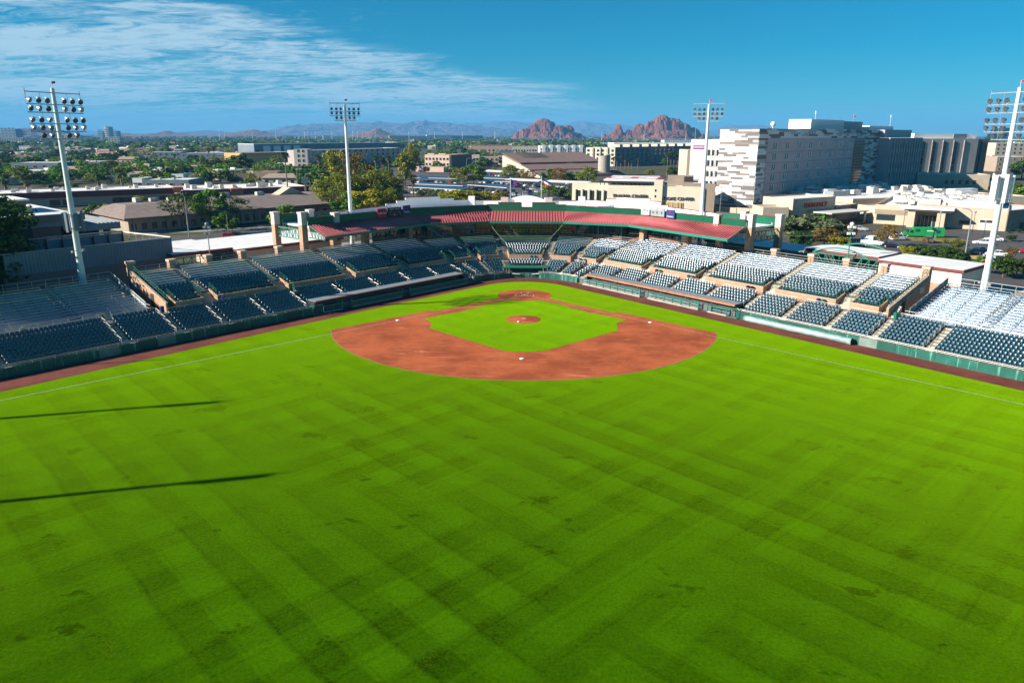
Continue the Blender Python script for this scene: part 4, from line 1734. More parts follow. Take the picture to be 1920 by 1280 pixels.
# press box: brick sill, glass behind, mullions
press = thing('press_box', 'press box with dark windows over a brick sill under the red canopy', 'press box', (0, 30, 0))
seq = [9.0, 4.5, 0.0, -9.0, -19.5, -29.0, -37.1, -43.5, -49.72]
seq = seq + [mirq(q) for q in reversed(seq[:-1])]
for a, b in zip(seq[:-1], seq[1:]):
 w = walk_z((a + b) / 2)
 nb = 33.62 if -2.5 < max(a, mirq(b)) and (a > -2.6 or b < mirq(-2.6)) else 32.1
 z0_ = w + 4.05 if nb > 33 else w + 3.6
 pts = [bowl(a, nb), bowl(b, nb), bowl(b, nb + .3), bowl(a, nb + .3)]
 if (pts[1] - pts[0]).cross(pts[3] - pts[0]).z < 0:
  pts = pts[::-1]
 mb = MB()
 mb.prism(pts, 2.0, z0_ + 0.85)
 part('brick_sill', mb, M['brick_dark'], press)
 pts = [bowl(a, nb + .35), bowl(b, nb + .35), bowl(b, nb + .4), bowl(a, nb + .4)]
 if (pts[1] - pts[0]).cross(pts[3] - pts[0]).z < 0:
  pts = pts[::-1]
 mb = MB()
 mb.prism(pts, z0_ + .5, 11.0)
 part('window_band', mb, M['glass'], press)
 k = 4
 for i in range(k):
  p = bowl(a + (b - a) * i / k, nb + .28)
  mb = MB()
  wd = 0.28 if i == 0 else 0.1
  mb.box((p.x, p.y, z0_ + .852), (wd, wd, 10.9 - z0_ - .852), atan2(p.y, p.x))
  part('mullion', mb, M['green_rail'], press)
 mb = MB()
 mb.tube(V3(bowl(a, nb + .24), z0_ + 1.75), V3(bowl(b, nb + .24), z0_ + 1.75), 0.05, n=5)
 part('transom', mb, M['dark'], press)
 # people's desks and screens seen through the glass
 for i in range(3):
  p = bowl(a + (b - a) * (i + .5) / 3, nb + .2)
  if RNG.random() < 0.7:
   mb = MB()
   mb.box((p.x, p.y, z0_ + .85), (0.55, 0.12, 0.4 + RNG.random() * .3), RNG.random() * 3)
   part('screen', mb, M[RNG.choice(['bluegrey', 'dark', 'tan_dark'])], press)

# brick columns under the canopy ends, tall gate towers and roof corner piers
def pier(name, label, p, w, z1, group, rot=0.0, cream=None, cap=0.35, z0=0.0):
 t = thing(name, label, 'pillar', (p[0], p[1], z0), rot, group)
 mb = MB()
 mb.box((p[0], p[1], z0), (w, w, (cream or z1) - z0), rot)
 part('shaft', mb, M['brick'], t)
 if cream:
  mb = MB()
  mb.box((p[0], p[1], cream + .002), (w * 1.02, w * 1.02, z1 - cream), rot)
  part('upper_shaft', mb, M['pier'], t)
 mb = MB()
 mb.box((p[0], p[1], z1 + .004), (w * 1.2, w * 1.2, cap), rot)
 part('cap', mb, M['cap' if not cream else 'pier'], t)
 return t

RT = atan2(TT.y, TT.x)
for side in (0, 1):
 S = 'sunlit' if side == 0 else 'shaded'
 rt = RT if side == 0 else pi - RT
 B = bowl(24.2 if side == 0 else mirq(24.2), 34.35)
 A = bowl(24.2 if side == 0 else mirq(24.2), 43.6)
 pier('gate_tower', f'tall brick tower with pale top at the outer corner of the canopy, {S} side', B, 1.15, 13.6, 'tall brick towers of the canopy ends', rt, 11.6)
 pier('gate_tower', f'tall brick tower with pale top standing behind the canopy end, {S} side', A, 1.15, 13.0, 'tall brick towers of the canopy ends', rt, 11.0)
 u = (A - B).normalized()
 a, b = B + u * .6, A - u * .6
 mb = MB()
 zt, zb_ = 10.6, 8.9
 mb.tube(V3(a, zt), V3(b, zt), 0.11, n=8)
 mb.tube(V3(a, zb_), V3(b, zb_), 0.11, n=8)
 for i in range(8):
  p, q = a.lerp(b, i / 8), a.lerp(b, (i + 1) / 8)
  mb.tube(V3(p, zt), V3(p, zb_), 0.06, n=6)
  if i % 2 == 0:
   mb.tube(V3(p, zt), V3(q, zb_), 0.06, n=6)
  else:
   mb.tube(V3(p, zb_), V3(q, zt), 0.06, n=6)
 solo('gate_truss', mb, M['green_steel'], f'green steel lattice truss between two brick towers, {S} side', 'truss', (a.x, a.y, zb_), 0, 'green trusses of the canopy ends')
 # rear green wall from the back tower inward, with a pale pier
 Cc = bowl(16.5 if side == 0 else mirq(16.5), 43.6)
 D = bowl(9.5 if side == 0 else mirq(9.5), 43.6)
 t = thing('parapet_wall', f'dark green corrugated parapet wall behind the canopy, {S} side', 'wall', (A.x, A.y, 10), 0, 'green parapet walls of the canopy ends')
 for (p, q, z) in ((A, Cc, 12.7), (Cc, D, 12.55)):
  mb = MB()
  d = (q - p).normalized()
  nn_ = Vector((-d.y, d.x, 0))
  L_ = (q - p).length - 1.0
  k = int(L_ / .3)
  for i in range(k):
   c0, c1 = p + d * (.5 + L_ * i / k), p + d * (.5 + L_ * (i + 1) / k)
   m_ = (c0 + c1) / 2 + nn_ * .09
   for e, f in ((c0, m_), (m_, c1)):
    mb.hexa([V3(e - nn_ * .1, 10.5), V3(f - nn_ * .1, 10.5), V3(f, 10.5), V3(e, 10.5)], [V3(e - nn_ * .1, z), V3(f - nn_ * .1, z), V3(f, z), V3(e, z)])
  part('sheet', mb, M['green_metal'], t)
  mb = MB()
  mb.bar(V3(p + d * .5, z + .07), V3(q - d * .5, z + .07), 0.3, 0.12)
  part('coping', mb, M['maroon'], t)
 pier('parapet_pier', f'pale pier in the green parapet wall behind the canopy, {S} side', Cc, 1.1, 12.9, 'pale piers of the canopy parapets', rt, 10.0, z0=9.0)
 E_ = bowl(17.8 if side == 0 else mirq(17.8), 33.3)
 pier('parapet_pier', f'pale pier rising from the canopy ridge near its outer end, {S} side', E_, 1.1, 13.1, 'pale piers of the canopy parapets', rt, 10.0, z0=9.9)
 # brick columns in the open bay behind the last rows
 for k, (q, w, lab) in enumerate(((10.2, 1.2, 'inner'), (17.6, 1.0, 'outer'))):
  p = bowl(q if side == 0 else mirq(q), 34.6)
  pier('brick_column', f'{lab} brick column under the canopy end, {S} side', p, w, 10.3, 'brick columns under the canopy', rt, None, 0.1)
 p = bowl(0.2 if side == 0 else mirq(0.2), 33.0)
 pier('brick_column', f'dark brick column in front of the press box at the bend, {S} side', p, 1.1, 10.2, 'brick columns under the canopy', rt, None, 0.1)
 # short piers along the back rail
 for k, (q, lab) in enumerate(((29.6, 'first'), (36.6, 'second'), (42.7, 'third'), (48.8, 'fourth'))):
  p = bowl(q if side == 0 else mirq(q), 34.2)
  pier('brick_pier', f'{lab} short brick pier behind the top bench row beyond the canopy, {S} side', p, 1.0, 8.0, 'short brick piers behind the top benches', rt)
 p = bowl(55.0 if side == 0 else mirq(55.0), 34.2)
 pier('brick_pier', f'tall end brick pier at the outer back corner of the grandstand, {S} side', p, 1.0, 8.4, 'short brick piers behind the top benches', rt)

# ------------------------------------------------------------------ boards on the fascia
def board(label, cat, cxpx, z, wpx_m, h, m, side, name='sign_board'):
 """a flat board fixed to the ridge fascia at a given picture column"""
 k = 0 if side < 0 else 3
 segs = [(RIDG[0], RIDG[1]), (RIDG[1], RIDG[2])] if side < 0 else [(RIDG[3], RIDG[4]), (RIDG[4], RIDG[5])]
 best = None
 for a, b in segs:
  for i in range(401):
   p = lp(a, b, i / 400)
   x = to_px((p[0], p[1], z))[0]
   if best is None or abs(x - cxpx) < best[0]:
    best = (abs(x - cxpx), p, a, b)
 _, p, a, b = best
 d = Vector((b[0] - a[0], b[1] - a[1], 0)).normalized()
 nn_ = Vector((d.y, -d.x, 0))
 c = Vector((p[0], p[1], 0)) + nn_ * 0.38
 t = thing(name, label, cat, (c.x, c.y, z - h / 2), 0)
 mb = MB()
 mb.hexa([V3(c - d * wpx_m / 2 - nn_ * .1, z - h / 2), V3(c + d * wpx_m / 2 - nn_ * .1, z - h / 2), V3(c + d * wpx_m / 2 + nn_ * .1, z - h / 2), V3(c - d * wpx_m / 2 + nn_ * .1, z - h / 2)],
   [V3(c - d * wpx_m / 2 - nn_ * .1, z + h / 2), V3(c + d * wpx_m / 2 - nn_ * .1, z + h / 2), V3(c + d * wpx_m / 2 + nn_ * .1, z + h / 2), V3(c - d * wpx_m / 2 + nn_ * .1, z + h / 2)])
 part('panel', mb, M[m], t)
 mb = MB()
 for s in (-.35, .35):
  mb.tube(V3(c + d * wpx_m * s - nn_ * .1, z - h / 2), V3(c + d * wpx_m * s - nn_ * .4, z - h / 2 - .3), .05, n=5)
 part('bracket', mb, M['dark'], t)
 return t, c + nn_ * 0.12, d, nn_

t, c, d, nn_ = board('red sign board with white script on the left fascia', 'sign', 713, 12.55, 2.2, 1.75, 'sign_red', -1)
text('Coca-Cola', V3(c, 12.55), d, (0, 0, 1), 0.52, M['sign_white'], t, shear=0.35)
t, c, d, nn_ = board('dark scoreboard between the red and the navy signs on the left fascia', 'scoreboard', 737, 12.6, 3.5, 1.7, 'sign_black', -1, 'scoreboard')
text('GUEST    HOME', V3(c, 13.15), d, (0, 0, 1), 0.36, M['sign_white'], t)
for k, sx in enumerate((-1.1, -.1, 1.1)):
 text('0', V3(c + d * sx, 12.5), d, (0, 0, 1), 0.7, M['orange'], t)
text('BALL', V3(c, 12.0), d, (0, 0, 1), 0.3, M['sign_white'], t)
t, c, d, nn_ = board('navy sign board with a red shield mark on the left fascia', 'sign', 760, 12.75, 2.0, 1.75, 'sign_navy', -1)
text('Fanatics', V3(c, 12.35), d, (0, 0, 1), 0.48, M['sign_white'], t)
text('V', V3(c, 13.15), d, (0, 0, 1), 0.75, M['sign_red'], t)
t, c, d, nn_ = board('white sign board with blue capitals on the right fascia', 'sign', 1213, 12.75, 2.1, 1.6, 'sign_white', 1)
text('VISA', V3(c, 12.8), d, (0, 0, 1), 0.8, M['sign_navy'], t, shear=0.2)
t, c, d, nn_ = board('grey scoreboard between the white and the navy signs on the right fascia', 'scoreboard', 1235.5, 12.7, 3.5, 1.6, 'grey_metal', 1, 'scoreboard')
text('GUEST    HOME', V3(c, 13.2), d, (0, 0, 1), 0.36, M['sign_white'], t)
for sx in (-1.1, -.1, 1.1):
 text('0', V3(c + d * sx, 12.6), d, (0, 0, 1), 0.7, M['sign_black'], t)
t, c, d, nn_ = board('navy sign board with a red shield mark on the right fascia', 'sign', 1259.5, 12.6, 2.1, 1.7, 'sign_blue', 1)
text('Fanatics', V3(c, 12.15), d, (0, 0, 1), 0.5, M['sign_white'], t)
text('V', V3(c, 12.95), d, (0, 0, 1), 0.75, M['sign_red'], t)

# ------------------------------------------------------------------ flagpoles behind the arched parapet
def flagpole(px, ytop, ybase, lab, cols):
 p = GD(px, ybase, 49.5)
 zt = ZT(p, ytop)
 t = thing('flagpole', lab, 'flagpole', (p.x, p.y, 10), 0, 'flagpoles behind the clubhouse')
 mb = MB()
 mb.tube((p.x, p.y, 10), (p.x, p.y, zt), 0.09, 0.06)
 mb.lathe((p.x, p.y, zt), [(0.0, .22), (.1, .15), (.1, .05), (.03, 0)], 8)
 part('pole', mb, M['steel_white'], t)
 for k, cc in enumerate(cols):
  mb = MB()
  for i in range(6):
   x0, x1 = .1 + i * .36, .1 + (i + 1) * .36
   y0, y1 = .12 * sin(i * 1.2), .12 * sin((i + 1) * 1.2)
   z0_ = zt - .25 - k * .45 - i * .18
   z1_ = zt - .25 - k * .45 - (i + 1) * .18
   mb.hexa([(p.x + x0, p.y + y0, z0_ - .44), (p.x + x1, p.y + y1, z1_ - .44), (p.x + x1, p.y + y1 + .02, z1_ - .44), (p.x + x0, p.y + y0 + .02, z0_ - .44)],
     [(p.x + x0, p.y + y0, z0_), (p.x + x1, p.y + y1, z1_), (p.x + x1, p.y + y1 + .02, z1_), (p.x + x0, p.y + y0 + .02, z0_)])
  part('flag', mb, M[cc], t)

flagpole(957, 334, 368, 'flagpole with a dark blue flag left of the arched parapet', ['sign_navy', 'sign_purple'])
flagpole(1015, 332, 367, 'flagpole with a striped flag right of the arched parapet', ['sign_navy', 'sign_white', 'sign_red'])

# ------------------------------------------------------------------ stadium light poles
def lamp_mesh():
 mb = MB()
 prof = [(0.0, -.42), (.14, -.40), (.2, -.25), (.36, 0.0), (.44, .16)]
 mb.lathe((0, 0, 0), prof, 10, 0, axis=(0, -1, -0.45))
 return mb

LAMP_ME = lamp_mesh()
_b = MB()
_ax = Vector((0, -1, -0.45)).normalized()
LAMP_ME.lathe((0, 0, 0), [(.42, .15), (.3, .17), (0, .18)], 10, 1, axis=_ax)
LAMP_ME.hexa([(-.3, -.32, .30), (.3, -.32, .30), (.28, -.0, .44), (-.28, -.0, .44)], [(-.28, -.5, .33), (.28, -.5, .33), (.26, -.0, .49), (-.26, -.0, .49)], 0)
LAMP_ME.bar((0, .1, -.05), (0, .05, -.5), .06, .06, 0)
LAMP_ME = LAMP_ME.mesh('floodlight', [M['hood'], M['lens']], smooth=False)

def light_pole(label, p, H, rows, gap, lampsp, face, r0, r1, antennas=None):
 f = (Vector((face[0], face[1], 0)) - Vector((p[0], p[1], 0))).normalized()
 rot = atan2(f.y, f.x) + pi / 2       # local -y looks to the field
 ax = Vector((cos(rot), sin(rot), 0))
 t = thing('stadium_light_pole', label, 'light pole', (p[0], p[1], 0), rot, 'tall floodlight poles of the ball park')
 P = Vector((p[0], p[1], 0))
 mb = MB()
 zs = [0, H * .25, H * .25 + .01, H * .55, H * .55 + .01, H]
 rs = [r0, r0 * .9, r0 * .82, r0 * .74, r0 * .68, r1]
 for i in range(5):
  mb.tube(V3(P, zs[i]), V3(P, zs[i + 1]), rs[i], rs[i + 1], 14)
 part('pole', mb, M['steel_white'], t, smooth=False)
 mb = MB()
 mb.tube(V3(P, H), V3(P, H + .9), .03, n=5)
 part('finial', mb, M['steel_white'], t)
 mb = MB()
 mb.bar(V3(P + ax * .05, H + .75), V3(P + ax * .6, H + .85), .02, .3)
 part('pennant', mb, M['sign_red'], t)
 for (dz, nl) in rows:
  z = H - dz
  half = nl / 2
  xs = [gap + lampsp * i for i in range(nl // 2)]
  mb = MB()
  ext = xs[-1] + .45
  mb.bar(V3(P - ax * ext, z - .5), V3(P + ax * ext, z - .5), .12, .12)
  for xx in xs[::2]:
   pass
  part('cross_arm', mb, M['grey_metal'], t)
  for s in (-1, 1):
   for xx in xs:
    q = P + ax * (s * xx) + f * .25
    o = link('floodlight', LAMP_ME, t)
    lq = Matrix.Rotation(-rot, 3, 'Z') @ (V3(q, z) - V3(P, 0))
    o.location = lq
    o.rotation_euler = (RNG.uniform(-.08, .08), 0, RNG.uniform(-.35, .35))
    o.scale = (.86,) * 3 if lampsp > 1 else (.64,) * 3
 # cage frame round the lamps
 top = H - rows[0][0] + 1.1
 mb = MB()
 ext = gap + lampsp * (rows[0][1] / 2 - 1) + .3
 mb.bar(V3(P - ax * ext, top), V3(P + ax * ext, top), .12, .12)
 for s in (-1, 1):
  mb.tube(V3(P + ax * s * ext, top - .9), V3(P + ax * s * ext, top + .45), .05, n=5)
  mb.tube(V3(P + ax * s * ext * .5, H - rows[-1][0] - .5), V3(P + ax * s * ext * .5, top), .035, n=5)
 part('head_frame', mb, M['grey_metal'], t)
 if antennas:
  z0_, z1_ = antennas
  for k in range(6):
   a = k * pi / 3 + .3
   c = P + Vector((cos(a), sin(a), 0)) * 1.25
   mb = MB()
   mb.box((c.x, c.y, z0_ + (k % 2) * .2), (.55 if k % 2 else .4, .22, z1_ - z0_ - (k % 2) * .4), a + pi / 2)
   part('antenna_panel', mb, M['bluegrey' if p[0] < 0 else 'white'], t)
  mb = MB()
  for z in (z0_ + .5, z1_ - .5):
   for k in range(6):
    a, b = k * pi / 3 + .3, (k + 1) * pi / 3 + .3
    mb.tube(V3(P + Vector((cos(a), sin(a), 0)) * 1.05, z), V3(P + Vector((cos(b), sin(b), 0)) * 1.05, z), .05, n=5)
    mb.tube(V3(P, z), V3(P + Vector((cos(a), sin(a), 0)) * 1.05, z), .04, n=5)
  part('antenna_ring', mb, M['grey_metal'], t)
 for z in (H * .2, H * .32):
  mb = MB()
  mb.bar(V3(P - ax * .9, z), V3(P + ax * .9, z), .08)
  for s in (-.9, .9):
   c = P + ax * s
   mb.box((c.x, c.y, z - .25), (.35, .3, .3), rot)
  part('loudspeaker_arm', mb, M['grey_metal'], t)
 return t

big = [(1.7, 6), (2.8, 6), (4.3, 6), (5.35, 6), (6.4, 4)]
sml = [(0.95, 6), (1.8, 6), (2.7, 4)]
PL, PR = (-66.7, -20.7), (67.6, -20.9)
light_pole('tallest looking floodlight pole by the shaded bleachers, far left', PL, 33.7, big, 1.35, 1.35, (10, -45), .55, .26, (13.6, 16.6))
light_pole('tallest looking white floodlight pole by the sunlit bleachers, far right', PR, 33.9, big, 1.35, 1.35, (-10, -45), .55, .26, (18.4, 22.4))
light_pole('white floodlight pole rising through the left part of the red canopy', (-37.0, 27.2), 33.4, sml, .85, .92, (0, -60), .5, .24)
light_pole('white floodlight pole rising through the right part of the red canopy', (36.6, 27.2), 33.4, sml, .85, .92, (0, -60), .5, .24)
# two more such poles stand beyond the left edge of the picture and throw their shadows on the grass
for k, (tx, ty) in enumerate(((415, 752), (510, 888.5))):
 q = G(tx, ty, 0)
 h = 33.6
 bx = q - Vector((-SUN_DIR.x, -SUN_DIR.y, 0)).normalized() * (h / math.tan(radians(SUN_EL)))
 light_pole(f'floodlight pole beyond the outfield fence, {ordinal(k)} from the shaded bleachers', (bx.x, bx.y), h, sml, .3, .35, (bx.x + 2.67, bx.y - 9.64), .5, .24)

# ------------------------------------------------------------------ stays of the back net
def cable(a, b, label, r=.045):
 mb = MB()
 a, b = Vector(a), Vector(b)
 pts = [a.lerp(b, i / 8) - Vector((0, 0, 1)) * (4 * .25 * (i / 8) * (1 - i / 8)) for i in range(9)]
 mb.path(pts, r, 5)
 solo('stay_cable', mb, M['rail'], label, 'cable', tuple(a), 0, 'steel stay cables of the back net')

cable((-20.6, 22.4, 9.6), (-13.0, 20.5, 5.2), 'pale stay cable from the canopy edge down over the left bend benches')
cable((-7.7, 27.2, 9.6), (-4.2, 26.2, 5.6), 'short pale stay cable from the canopy edge left of the middle section')
cable((7.9, 27.2, 9.6), (4.6, 26.2, 6.2), 'thin dark stay cable from the canopy edge right of the middle section', .03)
cable((21, 22, 8.2), (60, 22, 8.0), 'long thin wire strung behind the sunlit benches', .025)

# ------------------------------------------------------------------ bins along the cross aisle
for k, (px, py, c, lab) in enumerate((
  (996, 476, 'sign_blue', 'blue bin against the brick front right of middle'), (1003, 477, 'green_metal', 'green bin against the brick front right of middle'),
  (1088, 489, 'sign_blue', 'blue bin at the right bend brick front'), (1096, 490, 'green_metal', 'green bin at the right bend brick front'),
  (1230, 512, 'sign_black', 'black bin at the brick front above the sunlit dugout'), (1237, 514, 'green_metal', 'green bin at the brick front above the sunlit dugout'),
  (1291, 526, 'sign_blue', 'blue bin in front of the second long sunlit brick front'), (1298, 527, 'green_metal', 'green bin in front of the second long sunlit brick front'),
  (1403, 542, 'sign_black', 'first of two black bins by the sunlit grandstand wall'), (1410, 544, 'sign_black', 'second of two black bins by the sunlit grandstand wall'),
  (1533, 572, 'sign_blue', 'blue bin by the brick front of the last long sunlit section'), (1543, 574, 'green_metal', 'green bin by the brick front of the last long sunlit section'),
  (1678, 590, 'green_metal', 'big green bin in the shade of the brick flank'), (305, 592, 'sign_blue', 'blue bin at the corner of the shaded end section'), (418, 565, 'sign_blue', 'blue bin in the shaded gap between sections'),
  (911, 488, 'sign_blue', 'blue bin at the brick front left of middle'), (551, 545, 'green_metal', 'green bin in the shaded portal above the dugout end'))):
 best = min((abs(to_px(V3(bowl(q_ / 4, 21.6), walk_z(q_ / 4) + .5))[0] - px), q_ / 4) for q_ in range(-640, 260))
 z = walk_z(best[1])
 p = bowl(best[1], 21.6)
 mb = MB()
 mb.lathe((p.x, p.y, z), [(.0, 0), (.27, 0), (.3, .85), (.32, .87), (.32, .95), (.2, 1.05), (0, 1.08)], 12)
 solo('bin', mb, M[c], lab, 'bin', (p.x, p.y, z), 0, 'bins along the cross aisle')

# ------------------------------------------------------------------ concession buildings on the concourse
def slab_building(name, label, cat, side, q0, q1, n0, n1, zr, zb, fascia, wall, roofm, group=None):
 """flat roofed building lined up with the seats"""
 def P(q, n):
  return bowl(q if side == 0 else mirq(q), n)
 c = P((q0 + q1) / 2, (n0 + n1) / 2)
 rt = RT if side == 0 else pi - RT
 t = thing(name, label, cat, (c.x, c.y, zb), rt, group)

 def ringp(e):
  pts = [P(q0 - e, n0 - e), P(q1 + e, n0 - e), P(q1 + e, n1 + e), P(q0 - e, n1 + e)]
  if (pts[1] - pts[0]).cross(pts[3] - pts[0]).z < 0:
   pts = pts[::-1]
  return pts
 mb = MB()
 mb.prism(ringp(0), zb, zr - .45)
 part('wall', mb, M[wall], t)
 mb = MB()
 mb.prism(ringp(.35), zr - .447, zr)
 part('roof_edge', mb, M[fascia], t)
 mb = MB()
 mb.prism(ringp(.2), zr + .003, zr + .06)
 part('roof', mb, M[roofm], t)
 return t, P, ringp

t, P, rp = slab_building('concession_building', 'cream walled building with white roof and maroon edge behind the sunlit end pier', 'building', 0, 43.2, 56.2, 44.3, 53.8, 7.2, 2.75, 'maroon', 'cream', 'white_roof')
mb = MB()
mb.prism([P(43.2, 44.25), P(56.25, 44.25), P(56.25, 53.8), P(56.2, 53.8), P(56.2, 44.3), P(43.2, 44.3)][::1], 2.75, 4.6)
part('brick_base', mb, M['brick'], t)
t, P, rp = slab_building('pavilion', 'white roofed open pavilion with a green arched truss behind the sunlit benches', 'pavilion', 0, 28.8, 42.0, 46.2, 54.2, 7.3, 6.6, 'maroon', 'dark', 'white_roof')
for nf, nm in ((45.7, 'front'), (54.7, 'back')):
 mb = MB()
 k = 10
 a, b = P(28.6, nf), P(42.2, nf)
 mb.bar(V3(a, 6.75), V3(b, 6.75), .16)
 mb.bar(V3(a, 4.6), V3(b, 4.6), .14)
 pts = []
 for i in range(k + 1):
  p = a.lerp(b, i / k)
  mb.bar(V3(p, 2.75 if i in (0, 5, 10) else 4.6), V3(p, 6.75), .12)
  if i < k:
   q = a.lerp(b, (i + 1) / k)
   if i < k / 2:
    mb.bar(V3(p, 6.7), V3(q, 4.6), .1)
   else:
    mb.bar(V3(p, 4.6), V3(q, 6.7), .1)
 for i in range(13):
  t0_, t1_ = .12 + .76 * i / 13, .12 + .76 * (i + 1) / 13
  f_ = lambda u: 6.8 + 1.25 * (1 - ((u - .5) / .38) ** 2)
  mb.bar(V3(a.lerp(b, t0_), f_(t0_)), V3(a.lerp(b, t1_), f_(t1_)), .2)
 part('arched_truss', mb, M['green_steel'], t)
mb = MB()
mb.prism([P(29.5, 53.0), P(41.3, 53.0), P(41.3, 53.2), P(29.5, 53.2)], 2.75, 6.6)
part('rear_screen', mb, M['dark'], t)
slab_building('concession_building', 'low stucco building with blue grey roof left of the green arched pavilion', 'building', 0, 6.0, 28.0, 46.5, 55.0, 6.4, 2.75, 'bluegrey', 'green_metal', 'white_roof')
t, P, rp = slab_building('concession_building', 'long white roofed building with maroon edge behind the shaded benches', 'building', 1, 9.5, 32.4, 43.6, 60.5, 7.1, 2.75, 'maroon', 'tan', 'white_roof')
t, P, rp = slab_building('pavilion', 'white roofed pavilion with green lattice beside the shaded blue walled enclosure', 'pavilion', 1, 32.9, 43.5, 45.4, 61.0, 7.3, 6.7, 'maroon', 'dark', 'white_roof')
mb = MB()
a, b = P(32.9, 45.1), P(43.4, 45.1)
for z in (6.5, 4.4):
 mb.bar(V3(a, z), V3(b, z), .14)
for i in range(8):
 p, q = a.lerp(b, i / 7), a.lerp(b, min(1, (i + 1) / 7))
 mb.bar(V3(p, 2.75), V3(p, 6.5), .13)
 if i < 7:
  mb.bar(V3(p, 6.5 if i % 2 else 4.4), V3(q, 4.4 if i % 2 else 6.5), .1)
part('lattice', mb, M['green_steel'], t)
# lamp posts standing on the concourse
for px, py, ht_, lab, side in ((1590, 482, 5.5, 'green lamp post with white floodlights by the arched pavilion', 0), (393, 470, 6.0, 'slim lamp post with round camera head behind the shaded benches', 1)):
 p = GN(px, py, 44.5, side)
 t = thing('lamp_post', lab, 'lamp post', (p.x, p.y, 2.75))
 mb = MB()
 zt = ZT(p, 428)
 mb.tube((p.x, p.y, 2.75), (p.x, p.y, zt), .13, .08)
 part('post', mb, M['green_steel' if side == 0 else 'grey_metal'], t)
 for dz in (0, 1.1):
  mb = MB()
  for s in (-.4, .4):
   mb.box((p.x + s, p.y - .1, zt - dz), (.5, .45, .4))
  part('lamp_head', mb, M['white' if side == 0 else 'bluegrey'], t)
 mb = MB()
 mb.lathe((p.x, p.y, zt + .4), [(0, 0), (.3, .1), (.38, .35), (.25, .6), (0, .68)], 10)
 part('camera_dome', mb, M['white' if side == 0 else 'bluegrey'], t)

# ------------------------------------------------------------------ windows: one mesh per size, shared
WIN_ME = {}

def window_mesh(w, h, gm='glass', fm='offwhite', d=0.12, fins=0.0):
 key = (round(w, 2), round(h, 2), gm, fm, fins)
 if key in WIN_ME:
  return WIN_ME[key]
 mb = MB()
 # local: x along the wall, -y outward, z up, origin at the sill middle
 mb.hexa([(-w / 2, -.03, 0), (w / 2, -.03, 0), (w / 2, .02, 0), (-w / 2, .02, 0)], [(-w / 2, -.03, h), (w / 2, -.03, h), (w / 2, .02, h), (-w / 2, .02, h)], 0)
 t = min(.12, w * .12)
 o = d + fins
 for x0, x1, z0, z1 in ((-w / 2 - t, -w / 2, -t, h + t), (w / 2, w / 2 + t, -t, h + t)):
  mb.hexa([(x0, -o, z0), (x1, -o, z0), (x1, .02, z0), (x0, .02, z0)], [(x0, -o, z1), (x1, -o, z1), (x1, .02, z1), (x0, .02, z1)], 1)
 for z0, z1, oo in ((-t, -.002, d + fins * .6), (h + .002, h + t, d)):
  mb.hexa([(-w / 2, -oo, z0), (w / 2, -oo, z0), (w / 2, .02, z0), (-w / 2, .02, z0)], [(-w / 2, -oo, z1), (w / 2, -oo, z1), (w / 2, .02, z1), (-w / 2, .02, z1)], 1)
 me = mb.mesh('window', [M[gm], M[fm]])
 WIN_ME[key] = me
 return me

def put_window(parent, me, p, rot):
 loc, r0 = root_frame(parent)
 lp_ = Matrix.Rotation(-r0, 3, 'Z') @ (Vector(p) - loc)
 return link('window', me, parent, lp_, rot - r0)

